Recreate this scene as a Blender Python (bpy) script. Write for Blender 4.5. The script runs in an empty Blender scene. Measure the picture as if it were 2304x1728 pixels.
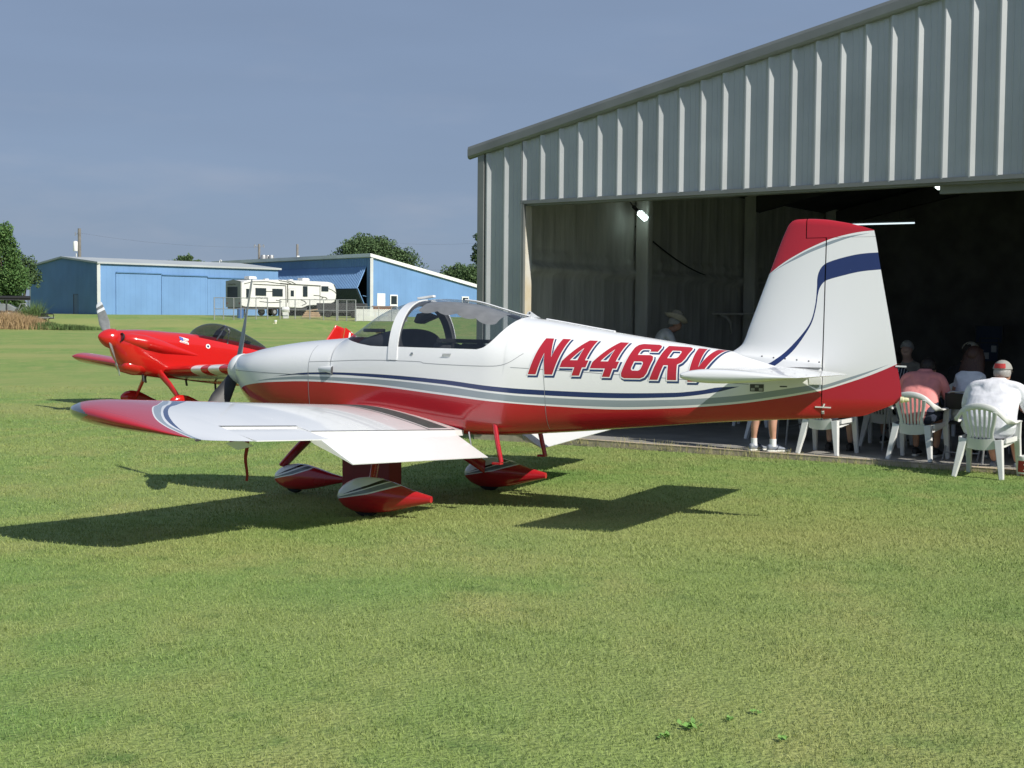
import bpy, bmesh, math, random
import numpy as np
from mathutils import Vector, Matrix, geometry
R_ = math.radians
rng = np.random.default_rng(7)
random.seed(7)
scene = bpy.context.scene
COL = scene.collection

# ------------------------------------------------------------------ camera
CAM_H, CAM_P, CAM_R, CAM_F = 1.69, R_(2.909), R_(0.5), 2950.0
cam_data = bpy.data.cameras.new("camera")
cam_data.sensor_width = 36.0
cam_data.lens = CAM_F / 2304.0 * 36.0
cam_data.clip_start = 0.05
cam_data.clip_end = 5000.0
cam = bpy.data.objects.new("camera", cam_data)
COL.objects.link(cam)
_f = Vector((0, math.cos(CAM_P), -math.sin(CAM_P)))
_u0 = Vector((0, math.sin(CAM_P), math.cos(CAM_P)))
_r0 = Vector((1, 0, 0))
_r = _r0 * math.cos(CAM_R) + _u0 * math.sin(CAM_R)
_u = _u0 * math.cos(CAM_R) - _r0 * math.sin(CAM_R)
cam.matrix_world = Matrix(((_r.x, _u.x, -_f.x, 0), (_r.y, _u.y, -_f.y, 0), (_r.z, _u.z, -_f.z, CAM_H), (0, 0, 0, 1)))
scene.camera = cam

# ------------------------------------------------------------------ world, sun, exposure
SUN_AZ, SUN_EL = R_(134.0), R_(38.0)          # azimuth clockwise from +Y
world = bpy.data.worlds.new("World")
scene.world = world
world.use_nodes = True
wn = world.node_tree
wn.nodes.clear()
w_out = wn.nodes.new("ShaderNodeOutputWorld")
w_bg = wn.nodes.new("ShaderNodeBackground")
w_sky = wn.nodes.new("ShaderNodeTexSky")
w_sky.sky_type = 'NISHITA'
w_sky.sun_disc = False
w_sky.sun_elevation = SUN_EL
w_sky.sun_rotation = SUN_AZ
w_sky.air_density = 1.0
w_sky.dust_density = 0.6
w_sky.ozone_density = 2.0
w_bg.inputs['Strength'].default_value = 0.115
# the thin summer haze: a paler, greyer sky with faint streaks of cloud
w_hsv = wn.nodes.new("ShaderNodeHueSaturation")
w_hsv.inputs['Saturation'].default_value = 0.8
w_tc = wn.nodes.new("ShaderNodeTexCoord")
w_map = wn.nodes.new("ShaderNodeMapping")
w_map.inputs['Scale'].default_value = (1.6, 1.6, 9.0)
w_noise = wn.nodes.new("ShaderNodeTexNoise")
w_noise.inputs['Scale'].default_value = 1.5
w_noise.inputs['Detail'].default_value = 5.0
w_ramp = wn.nodes.new("ShaderNodeMapRange")
w_ramp.inputs['From Min'].default_value = 0.45
w_ramp.inputs['From Max'].default_value = 0.85
w_ramp.inputs['To Min'].default_value = 0.87
w_ramp.inputs['To Max'].default_value = 0.90
w_mix = wn.nodes.new("ShaderNodeMix")
w_mix.data_type = 'RGBA'
w_mix.inputs[7].default_value = (1.78, 2.36, 3.45, 1)
w_tint = wn.nodes.new("ShaderNodeMix")
w_tint.data_type = 'RGBA'
w_tint.blend_type = 'MULTIPLY'
w_tint.inputs[0].default_value = 1.0
w_tint.inputs[7].default_value = (0.80, 0.88, 1.0, 1)
wn.links.new(w_tc.outputs['Generated'], w_map.inputs['Vector'])
wn.links.new(w_map.outputs['Vector'], w_noise.inputs['Vector'])
wn.links.new(w_noise.outputs['Fac'], w_ramp.inputs['Value'])
wn.links.new(w_sky.outputs['Color'], w_hsv.inputs['Color'])
wn.links.new(w_hsv.outputs['Color'], w_tint.inputs[6])
wn.links.new(w_tint.outputs[2], w_mix.inputs[6])
wn.links.new(w_ramp.outputs['Result'], w_mix.inputs[0])
# faint pale wisps low in the haze and broad darker drifts higher up
w_map2 = wn.nodes.new("ShaderNodeMapping"); w_map2.inputs['Scale'].default_value = (7.0, 7.0, 26.0); w_map2.inputs['Location'].default_value = (.35, .1, .2)
w_n2 = wn.nodes.new("ShaderNodeTexNoise"); w_n2.inputs['Scale'].default_value = 1.1; w_n2.inputs['Detail'].default_value = 6.0
w_r2 = wn.nodes.new("ShaderNodeMapRange"); w_r2.inputs['From Min'].default_value = .54; w_r2.inputs['From Max'].default_value = .80; w_r2.inputs['To Max'].default_value = .32
w_sep = wn.nodes.new("ShaderNodeSeparateXYZ")
w_r3 = wn.nodes.new("ShaderNodeMapRange"); w_r3.inputs['From Min'].default_value = .26; w_r3.inputs['From Max'].default_value = .04
w_mul = wn.nodes.new("ShaderNodeMath"); w_mul.operation = 'MULTIPLY'
w_wisp = wn.nodes.new("ShaderNodeMix"); w_wisp.data_type = 'RGBA'; w_wisp.inputs[7].default_value = (3.6, 3.8, 4.4, 1)
w_n3 = wn.nodes.new("ShaderNodeTexNoise"); w_n3.inputs['Scale'].default_value = 2.2; w_n3.inputs['Detail'].default_value = 3.0
w_r4 = wn.nodes.new("ShaderNodeMapRange"); w_r4.inputs['From Min'].default_value = .3; w_r4.inputs['From Max'].default_value = .7; w_r4.inputs['To Min'].default_value = .965; w_r4.inputs['To Max'].default_value = 1.035
w_vm = wn.nodes.new("ShaderNodeVectorMath"); w_vm.operation = 'SCALE'
wn.links.new(w_tc.outputs['Generated'], w_map2.inputs['Vector']); wn.links.new(w_map2.outputs['Vector'], w_n2.inputs['Vector']); wn.links.new(w_n2.outputs['Fac'], w_r2.inputs['Value'])
wn.links.new(w_tc.outputs['Generated'], w_sep.inputs[0]); wn.links.new(w_sep.outputs['Z'], w_r3.inputs['Value'])
wn.links.new(w_r2.outputs['Result'], w_mul.inputs[0]); wn.links.new(w_r3.outputs['Result'], w_mul.inputs[1]); wn.links.new(w_mul.outputs[0], w_wisp.inputs[0])
wn.links.new(w_mix.outputs[2], w_wisp.inputs[6]); wn.links.new(w_map.outputs['Vector'], w_n3.inputs['Vector']); wn.links.new(w_n3.outputs['Fac'], w_r4.inputs['Value'])
wn.links.new(w_wisp.outputs[2], w_vm.inputs[0]); wn.links.new(w_r4.outputs['Result'], w_vm.inputs['Scale']); wn.links.new(w_vm.outputs[0], w_bg.inputs['Color'])
wn.links.new(w_bg.outputs['Background'], w_out.inputs['Surface'])

sun_data = bpy.data.lights.new("sun", 'SUN')
sun_data.energy = 5.0
sun_data.angle = R_(0.55)
sun_data.color = (1.0, 0.95, 0.86)
sun = bpy.data.objects.new("sun", sun_data)
COL.objects.link(sun)
_s = Vector((math.sin(SUN_AZ) * math.cos(SUN_EL), math.cos(SUN_AZ) * math.cos(SUN_EL), math.sin(SUN_EL)))
sun.rotation_euler = _s.to_track_quat('Z', 'Y').to_euler()
sun.location = _s * 50

scene.view_settings.view_transform = 'Standard'
scene.view_settings.look = 'None'
scene.view_settings.exposure = 0.1
scene.view_settings.gamma = 1.0
scene.view_settings.use_curve_mapping = False

# ------------------------------------------------------------------ helpers
def ray_at(u, v, Y):
    """point at world depth Y seen at photo pixel (u, v): used to measure places from the photo"""
    d = _f + _r * ((u - 1152) / CAM_F) - _u * ((v - 864) / CAM_F)
    return Vector((0, 0, CAM_H)) + d * (Y / d.y)

def link(o, parent=None):
    COL.objects.link(o)
    if parent is not None:
        o.parent = parent
    return o

def tag(o, label=None, cat=None, group=None, kind=None):
    if label: o['label'] = label
    if cat: o['category'] = cat
    if group: o['group'] = group
    if kind: o['kind'] = kind
    return o

def empty(name, loc=(0, 0, 0), rz=0.0):
    o = bpy.data.objects.new(name, None)
    o.empty_display_size = 0.2
    o.location = loc
    o.rotation_euler = (0, 0, rz)
    return link(o)

def copy_tree(o, parent=None):
    c = o.copy()
    COL.objects.link(c)
    if parent is not None:
        c.parent = parent
    for ch in list(o.children):
        copy_tree(ch, c)
    return c

class MB:
    """collects vertices and faces of one part"""
    def __init__(s):
        s.v = []; s.f = []; s.m = []; s.attr = {}
    def add(s, verts, faces, mi=0):
        b = len(s.v)
        s.v.extend([tuple(map(float, p)) for p in verts])
        s.f.extend([tuple(int(i) + b for i in f) for f in faces])
        s.m.extend([mi] * len(faces))
        return b
    def grid(s, P, mi=0, closed_u=False, closed_v=False, flip=False):
        P = np.asarray(P, float)
        a, b = P.shape[:2]
        fs = []
        for i in range(a if closed_u else a - 1):
            for j in range(b if closed_v else b - 1):
                q = (i * b + j, i * b + (j + 1) % b, ((i + 1) % a) * b + (j + 1) % b, ((i + 1) % a) * b + j)
                fs.append(q[::-1] if flip else q)
        return s.add(P.reshape(-1, 3), fs, mi)
    def box(s, c, d, mi=0, rot=None, taper=None):
        hx, hy, hz = d[0] / 2, d[1] / 2, d[2] / 2
        vs = [Vector((x * hx, y * hy, z * hz)) for z in (-1, 1) for y in (-1, 1) for x in (-1, 1)]
        if taper:
            for k in range(4):
                vs[k].x *= taper; vs[k].y *= taper
        if rot is not None:
            vs = [rot @ p for p in vs]
        vs = [p + Vector(c) for p in vs]
        return s.add(vs, [(0, 2, 3, 1), (4, 5, 7, 6), (0, 1, 5, 4), (2, 6, 7, 3), (0, 4, 6, 2), (1, 3, 7, 5)], mi)
    def bar(s, a, b, w, d, mi=0, up=(0, 0, 1), w2=None, d2=None):
        """box from a to b with cross section w x d (w2, d2 at b)"""
        a, b = Vector(a), Vector(b)
        t = (b - a).normalized()
        upv = Vector(up)
        if abs(t.dot(upv)) > 0.98:
            upv = Vector((0, 1, 0))
        sx = t.cross(upv).normalized(); sy = sx.cross(t).normalized()
        w2 = w if w2 is None else w2; d2 = d if d2 is None else d2
        vs = []
        for p, ww, dd in ((a, w, d), (b, w2, d2)):
            vs += [p + sx * (i * ww / 2) + sy * (j * dd / 2) for i, j in ((-1, -1), (1, -1), (1, 1), (-1, 1))]
        return s.add(vs, [(0, 1, 2, 3), (7, 6, 5, 4), (0, 4, 5, 1), (1, 5, 6, 2), (2, 6, 7, 3), (3, 7, 4, 0)], mi)
    def tube(s, pts, rad, n=10, mi=0, cap=True, flat=None, up=(0, 0, 1)):
        pts = [Vector(p) for p in pts]
        rads = rad if hasattr(rad, '__len__') else [rad] * len(pts)
        rows = []
        for i, p in enumerate(pts):
            t = (pts[min(i + 1, len(pts) - 1)] - pts[max(i - 1, 0)]).normalized()
            upv = Vector(up)
            if abs(t.dot(upv)) > 0.97:
                upv = Vector((0, 1, 0)) if abs(t.y) < 0.9 else Vector((1, 0, 0))
            sx = t.cross(upv).normalized(); sy = sx.cross(t).normalized()
            fl = flat or (1, 1)
            rows.append([p + sx * (rads[i] * fl[0] * math.cos(2 * math.pi * k / n)) + sy * (rads[i] * fl[1] * math.sin(2 * math.pi * k / n)) for k in range(n)])
        b = s.grid([[tuple(q) for q in r] for r in rows], mi, closed_v=True)
        if cap:
            s.f.append(tuple(b + k for k in range(n))[::-1]); s.m.append(mi)
            e = b + (len(pts) - 1) * n
            s.f.append(tuple(e + k for k in range(n))); s.m.append(mi)
        return b
    def lathe(s, prof, axis='z', n=24, mi=0, o=(0, 0, 0), cap=False):
        rows = []
        for r, h in prof:
            row = []
            for k in range(n):
                a = 2 * math.pi * k / n
                c, d = r * math.cos(a), r * math.sin(a)
                p = (c, d, h) if axis == 'z' else ((h, c, d) if axis == 'x' else (c, h, d))
                row.append((p[0] + o[0], p[1] + o[1], p[2] + o[2]))
            rows.append(row)
        b = s.grid(rows, mi, closed_v=True)
        if cap:
            s.f.append(tuple(b + k for k in range(n))); s.m.append(mi)
            e = b + (len(prof) - 1) * n
            s.f.append(tuple(e + k for k in range(n))); s.m.append(mi)
        return b
    def ngon(s, pts, mi=0):
        return s.add(pts, [tuple(range(len(pts)))], mi)
    def prism(s, poly, fn0, fn1, mi=0):
        """closed prism: poly is a list of 2-D points, fn0 / fn1 map them to the two end faces"""
        n = len(poly)
        vs = [fn0(*p) for p in poly] + [fn1(*p) for p in poly]
        fs = [tuple(range(n))[::-1], tuple(range(n, 2 * n))]
        fs += [(k, (k + 1) % n, n + (k + 1) % n, n + k) for k in range(n)]
        return s.add(vs, fs, mi)
    def build(s, name, mats, parent=None, smooth=False, attrs=None, bevel=0.0, fix=True, sharp=35, loc=None):
        me = bpy.data.meshes.new(name)
        me.from_pydata(s.v, [], s.f)
        mats = mats if isinstance(mats, (list, tuple)) else [mats]
        for m in mats:
            me.materials.append(m)
        me.polygons.foreach_set('material_index', s.m)
        if fix or bevel:
            bm = bmesh.new(); bm.from_mesh(me)
            if bevel:
                bmesh.ops.bevel(bm, geom=[e for e in bm.edges if len(e.link_faces) == 2 and e.calc_face_angle(0) > 0.5], offset=bevel, segments=2, affect='EDGES', profile=0.6, clamp_overlap=True)
            if fix:
                bmesh.ops.recalc_face_normals(bm, faces=bm.faces)
            bm.to_mesh(me); bm.free()
        if attrs and not bevel:
            for k, vals in attrs.items():
                a = me.attributes.new(k, 'FLOAT', 'POINT')
                a.data.foreach_set('value', np.asarray(vals, np.float32))
        if smooth:
            me.polygons.foreach_set('use_smooth', [True] * len(me.polygons))
            if sharp:
                me.set_sharp_from_angle(angle=R_(sharp))
        me.update()
        o = bpy.data.objects.new(name, me)
        if loc is not None:
            o.location = loc
        return link(o, parent)

# ------------------------------------------------------------------ materials
MATS = {}
def principled(name, col, rough=0.5, metal=0.0, coat=0.0, spec=0.5):
    m = bpy.data.materials.new(name)
    m.use_nodes = True
    b = m.node_tree.nodes['Principled BSDF']
    b.inputs['Base Color'].default_value = (*col, 1)
    b.inputs['Roughness'].default_value = rough
    b.inputs['Metallic'].default_value = metal
    b.inputs['Coat Weight'].default_value = coat
    b.inputs['Coat Roughness'].default_value = 0.03
    b.inputs['Specular IOR Level'].default_value = spec
    MATS[name] = m
    return m

def N(m, t, **kw):
    n = m.node_tree.nodes.new(t)
    for k, v in kw.items():
        setattr(n, k, v)
    return n

def varied(name, col, rough=0.5, amt=0.25, scale=8.0, metal=0.0, bump=0.0, bscale=60.0, coat=0.0, stretch=(1, 1, 1), col2=None, detail=6.0, spec=0.5):
    """principled with noise-mottled colour and optional bump"""
    m = principled(name, col, rough, metal, coat, spec)
    nt = m.node_tree; b = nt.nodes['Principled BSDF']
    tc = N(m, 'ShaderNodeTexCoord'); mp = N(m, 'ShaderNodeMapping'); mp.inputs['Scale'].default_value = stretch
    no = N(m, 'ShaderNodeTexNoise'); no.inputs['Scale'].default_value = scale; no.inputs['Detail'].default_value = detail
    mx = N(m, 'ShaderNodeMix', data_type='RGBA')
    c2 = col2 or tuple(c * (1 - amt) for c in col)
    c1 = col if col2 else tuple(min(1, c * (1 + amt)) for c in col)
    mx.inputs[6].default_value = (*c1, 1); mx.inputs[7].default_value = (*c2, 1)
    mr = N(m, 'ShaderNodeMapRange'); mr.inputs['From Min'].default_value = 0.3; mr.inputs['From Max'].default_value = 0.7
    nt.links.new(tc.outputs['Object'], mp.inputs['Vector']); nt.links.new(mp.outputs['Vector'], no.inputs['Vector'])
    nt.links.new(no.outputs['Fac'], mr.inputs['Value']); nt.links.new(mr.outputs['Result'], mx.inputs[0])
    nt.links.new(mx.outputs[2], b.inputs['Base Color'])
    if bump:
        n2 = N(m, 'ShaderNodeTexNoise'); n2.inputs['Scale'].default_value = bscale; n2.inputs['Detail'].default_value = 4
        bp = N(m, 'ShaderNodeBump'); bp.inputs['Strength'].default_value = bump; bp.inputs['Distance'].default_value = 0.02
        nt.links.new(mp.outputs['Vector'], n2.inputs['Vector']); nt.links.new(n2.outputs['Fac'], bp.inputs['Height'])
        nt.links.new(bp.outputs['Normal'], b.inputs['Normal'])
    return m

WHITE = (0.78, 0.79, 0.80); RED = (0.43, 0.012, 0.022); NAVY = (0.015, 0.03, 0.12); GREY = (0.27, 0.32, 0.36); BLACK = (0.012, 0.012, 0.014)

def paint(name, base, layers, rough=0.22, coat=0.6):
    """glossy paint scheme: each layer is (colour, [(attribute, sign), ...]); the colour is laid where every sign*attribute > 0"""
    m = principled(name, base, rough, 0.0, coat)
    nt = m.node_tree; b = nt.nodes['Principled BSDF']
    prev = None
    cache = {}
    def gt(a, sgn):
        if (a, sgn) in cache: return cache[(a, sgn)]
        if a not in cache:
            at = N(m, 'ShaderNodeAttribute'); at.attribute_name = a; cache[a] = at
        g = N(m, 'ShaderNodeMath', operation='GREATER_THAN' if sgn > 0 else 'LESS_THAN'); g.inputs[1].default_value = 0.0
        nt.links.new(cache[a].outputs['Fac'], g.inputs[0])
        cache[(a, sgn)] = g
        return g
    # slight dirt in the clear coat
    tc = N(m, 'ShaderNodeTexCoord'); no = N(m, 'ShaderNodeTexNoise'); no.inputs['Scale'].default_value = 3.0; no.inputs['Detail'].default_value = 7
    nt.links.new(tc.outputs['Object'], no.inputs['Vector'])
    mr = N(m, 'ShaderNodeMapRange'); mr.inputs['To Min'].default_value = rough * 0.7; mr.inputs['To Max'].default_value = rough * 1.5
    nt.links.new(no.outputs['Fac'], mr.inputs['Value']); nt.links.new(mr.outputs['Result'], b.inputs['Roughness'])
    for colr, conds in layers:
        fac = None
        for a, sg in conds:
            g = gt(a, sg)
            if fac is None: fac = g.outputs[0]
            else:
                mu = N(m, 'ShaderNodeMath', operation='MULTIPLY')
                nt.links.new(fac, mu.inputs[0]); nt.links.new(g.outputs[0], mu.inputs[1]); fac = mu.outputs[0]
        mx = N(m, 'ShaderNodeMix', data_type='RGBA')
        mx.inputs[6].default_value = (*base, 1); mx.inputs[7].default_value = (*colr, 1)
        if prev is not None: nt.links.new(prev, mx.inputs[6])
        nt.links.new(fac, mx.inputs[0]); prev = mx.outputs[2]
    if prev is not None: nt.links.new(prev, b.inputs['Base Color'])
    return m

def glass(name, tint=(0.8, 0.84, 0.86), refl=0.12, rough=0.02):
    """thin acrylic: a see-through tint under a fresnel reflection"""
    m = bpy.data.materials.new(name); m.use_nodes = True
    nt = m.node_tree; nt.nodes.clear()
    out = N(m, 'ShaderNodeOutputMaterial'); tr = N(m, 'ShaderNodeBsdfTransparent'); gl = N(m, 'ShaderNodeBsdfGlossy')
    tr.inputs['Color'].default_value = (*tint, 1); gl.inputs['Roughness'].default_value = rough
    gl.inputs['Color'].default_value = (0.9, 0.9, 0.9, 1)
    lw = N(m, 'ShaderNodeLayerWeight'); lw.inputs['Blend'].default_value = .5
    pw = N(m, 'ShaderNodeMath', operation='POWER'); pw.inputs[1].default_value = 5.0
    mu = N(m, 'ShaderNodeMath', operation='MULTIPLY_ADD'); mu.inputs[1].default_value = 0.75; mu.inputs[2].default_value = .03 + refl
    mx = N(m, 'ShaderNodeMixShader')
    nt.links.new(lw.outputs['Facing'], pw.inputs[0]); nt.links.new(pw.outputs[0], mu.inputs[0]); nt.links.new(mu.outputs[0], mx.inputs[0])
    nt.links.new(tr.outputs[0], mx.inputs[1]); nt.links.new(gl.outputs[0], mx.inputs[2]); nt.links.new(mx.outputs[0], out.inputs['Surface'])
    MATS[name] = m
    return m

def emitter(name, col, strength):
    m = bpy.data.materials.new(name); m.use_nodes = True
    b = m.node_tree.nodes['Principled BSDF']
    b.inputs['Emission Color'].default_value = (*col, 1); b.inputs['Emission Strength'].default_value = strength
    b.inputs['Base Color'].default_value = (*col, 1)
    MATS[name] = m
    return m

def curve_dist(P, poly):
    """signed distance of 2-D points P to an open polyline; positive on its left"""
    P = np.asarray(P, float); poly = np.asarray(poly, float)
    best = np.full(len(P), 1e9); sg = np.zeros(len(P))
    n = len(poly) - 1
    for i in range(n):
        a, b = poly[i], poly[i + 1]; d = b - a; L2 = d @ d
        t = ((P - a) @ d) / L2
        lo = -1e3 if i == 0 else 0.0
        hi = 1e3 if i == n - 1 else 1.0
        t = np.clip(t, lo, hi)
        q = P - (a + t[:, None] * d)
        dist = np.hypot(q[:, 0], q[:, 1])
        s = np.sign(d[0] * (P[:, 1] - a[1]) - d[1] * (P[:, 0] - a[0]))
        up = dist < best - 1e-9
        best = np.where(up, dist, best); sg = np.where(up, s, sg)
    return best * sg

def smooth_curve(pts, n=80):
    """Catmull-Rom through 2-D points"""
    P = np.asarray(pts, float)
    P = np.vstack([2 * P[0] - P[1], P, 2 * P[-1] - P[-2]])
    out = []
    per = max(2, n // (len(P) - 3))
    for i in range(1, len(P) - 2):
        for t in np.linspace(0, 1, per, endpoint=False):
            p0, p1, p2, p3 = P[i - 1], P[i], P[i + 1], P[i + 2]
            out.append(0.5 * ((2 * p1) + (-p0 + p2) * t + (2 * p0 - 5 * p1 + 4 * p2 - p3) * t * t + (-p0 + 3 * p1 - 3 * p2 + p3) * t ** 3))
    out.append(P[-2])
    return np.array(out)

def pinterp(x, xs, ys):
    """smooth monotone-ish interpolation (pchip)"""
    xs = np.asarray(xs, float); ys = np.asarray(ys, float); x = np.asarray(x, float)
    h = np.diff(xs); d = np.diff(ys) / h
    m = np.zeros(len(xs)); m[0] = d[0]; m[-1] = d[-1]
    for i in range(1, len(xs) - 1):
        if d[i - 1] * d[i] > 0:
            w1 = 2 * h[i] + h[i - 1]; w2 = h[i] + 2 * h[i - 1]
            m[i] = (w1 + w2) / (w1 / d[i - 1] + w2 / d[i])
    i = np.clip(np.searchsorted(xs, x) - 1, 0, len(h) - 1)
    t = np.clip((x - xs[i]) / h[i], 0, 1)
    return ((1 + 2 * t) * (1 - t) ** 2) * ys[i] + t * (1 - t) ** 2 * h[i] * m[i] + t * t * (3 - 2 * t) * ys[i + 1] + t * t * (t - 1) * h[i] * m[i + 1]

# shared plain materials
principled('white_paint', WHITE, 0.25, coat=0.5)
principled('red_paint', RED, 0.25, coat=0.5)
principled('black_matte', BLACK, 0.6)
principled('dark_grey', (0.05, 0.05, 0.055), 0.55)
principled('steel', (0.45, 0.46, 0.47), 0.35, 0.9)
varied('galv_pipe', (0.36, 0.37, 0.38), 0.45, 0.15, 20, metal=0.5)
principled('rubber', (0.02, 0.02, 0.02), 0.8)

# ------------------------------------------------------------------ ground
GY = [-20, 0, 4, 6, 8.3, 9.5, 10.6, 12.0, 13.0, 14.5, 18, 25, 32, 60, 100, 107, 110, 114, 119, 123, 127, 140, 400, 3000]
GZ = [.42, .40, .35, .29, .20, .135, .07, .03, .012, .0, -.05, -.185, -.20, .04, .28, .32, .52, .95, 1.35, 1.52, 1.60, 1.66, 1.7, 1.7]
def gz(y):
    return pinterp(y, GY, GZ)

def grass_material(name, blades=False):
    m = bpy.data.materials.new(name); m.use_nodes = True
    nt = m.node_tree; b = nt.nodes['Principled BSDF']
    b.inputs['Roughness'].default_value = 0.75
    b.inputs['Specular IOR Level'].default_value = 0.12
    geo = N(m, 'ShaderNodeNewGeometry')
    def noise(scale, detail=5, st=(1, 1, 1)):
        mp = N(m, 'ShaderNodeMapping'); mp.inputs['Scale'].default_value = st
        n = N(m, 'ShaderNodeTexNoise'); n.inputs['Scale'].default_value = scale; n.inputs['Detail'].default_value = detail
        nt.links.new(geo.outputs['Position'], mp.inputs['Vector']); nt.links.new(mp.outputs['Vector'], n.inputs['Vector'])
        return n.outputs['Fac']
    def mix(a, bcol, fac, lo=.35, hi=.65, op='MIX'):
        mr = N(m, 'ShaderNodeMapRange'); mr.inputs['From Min'].default_value = lo; mr.inputs['From Max'].default_value = hi
        nt.links.new(fac, mr.inputs['Value'])
        x = N(m, 'ShaderNodeMix', data_type='RGBA', blend_type=op)
        if isinstance(a, tuple): x.inputs[6].default_value = (*a, 1)
        else: nt.links.new(a, x.inputs[6])
        x.inputs[7].default_value = (*bcol, 1)
        nt.links.new(mr.outputs['Result'], x.inputs[0])
        return x.outputs[2]
    g0 = GRASS['base']; g1 = GRASS['lush']; g2 = GRASS['dry']
    c = mix(g0, g1, noise(0.55, 6), .42, .66)
    c = mix(c, g2, noise(1.3, 6, (1, .6, 1)), .48, .72)
    c = mix(c, tuple(v * .72 for v in g1), noise(5.0, 5), .55, .75)
    c = mix(c, g2, noise(0.07, 3, (1, 2.2, 1)), .45, .65)
    if blades:
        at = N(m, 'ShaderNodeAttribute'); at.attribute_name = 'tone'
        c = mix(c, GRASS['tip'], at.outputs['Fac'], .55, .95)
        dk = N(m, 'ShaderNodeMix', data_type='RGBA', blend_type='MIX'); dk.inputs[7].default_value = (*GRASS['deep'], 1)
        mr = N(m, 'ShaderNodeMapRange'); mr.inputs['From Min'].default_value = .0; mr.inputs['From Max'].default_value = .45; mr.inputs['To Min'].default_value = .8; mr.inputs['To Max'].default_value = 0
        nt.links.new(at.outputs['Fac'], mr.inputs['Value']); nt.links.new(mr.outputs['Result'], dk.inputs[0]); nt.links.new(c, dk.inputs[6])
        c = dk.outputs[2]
        b.inputs['Subsurface Weight'].default_value = 0.0
    else:
        c = mix(c, GRASS['deep'], noise(55, 6), .5, .74)
        c = mix(c, GRASS['tip'], noise(120, 3), .58, .8)
        bp = N(m, 'ShaderNodeBump'); bp.inputs['Strength'].default_value = .7; bp.inputs['Distance'].default_value = .03
        nt.links.new(noise(45, 6), bp.inputs['Height']); nt.links.new(bp.outputs['Normal'], b.inputs['Normal'])
    nt.links.new(c, b.inputs['Base Color'])
    MATS[name] = m
    return m
GRASS = dict(base=(.226, .308, .090), lush=(.160, .272, .074), dry=(.300, .322, .115), tip=(.42, .47, .21), deep=(.128, .182, .050))
grass_material('lawn_ground'); grass_material('lawn_blades', True)

def build_ground():
    ys = np.concatenate([np.arange(-12, 30, .5), np.arange(30, 104, 4), np.arange(104, 130, .75), [135, 150, 200, 400, 900, 3000]])
    xs = np.concatenate([[-2500, -900, -300, -120, -80], np.arange(-60, 20, 2.0), [25, 40, 60, 120, 300, 900, 2500]])
    X, Yg = np.meshgrid(xs, ys)
    # the bank is a little uneven along its length
    Z = gz(Yg + np.where((Yg > 100) & (Yg < 130), 1.2 * np.sin(X * .23) + .7 * np.sin(X * .61 + 1), 0))
    # the hangar floor is flat: keep the soil just below it
    mb = MB(); mb.grid(np.stack([X, Yg, Z], -1))
    o = mb.build('ground', MATS['lawn_ground'], smooth=True)
    tag(o, kind='structure')
build_ground()

SLAB_O = Vector((0.137, 18.336, 0.0)); E_A = Vector((.8177, -.5757, 0)); E_N = Vector((.5757, .8177, 0)); SLAB_Z = .045
def hp(a, n, z):
    """hangar frame: a along the front wall from the left door jamb, n into the building"""
    return SLAB_O + E_A * a + E_N * n + Vector((0, 0, z))

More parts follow.
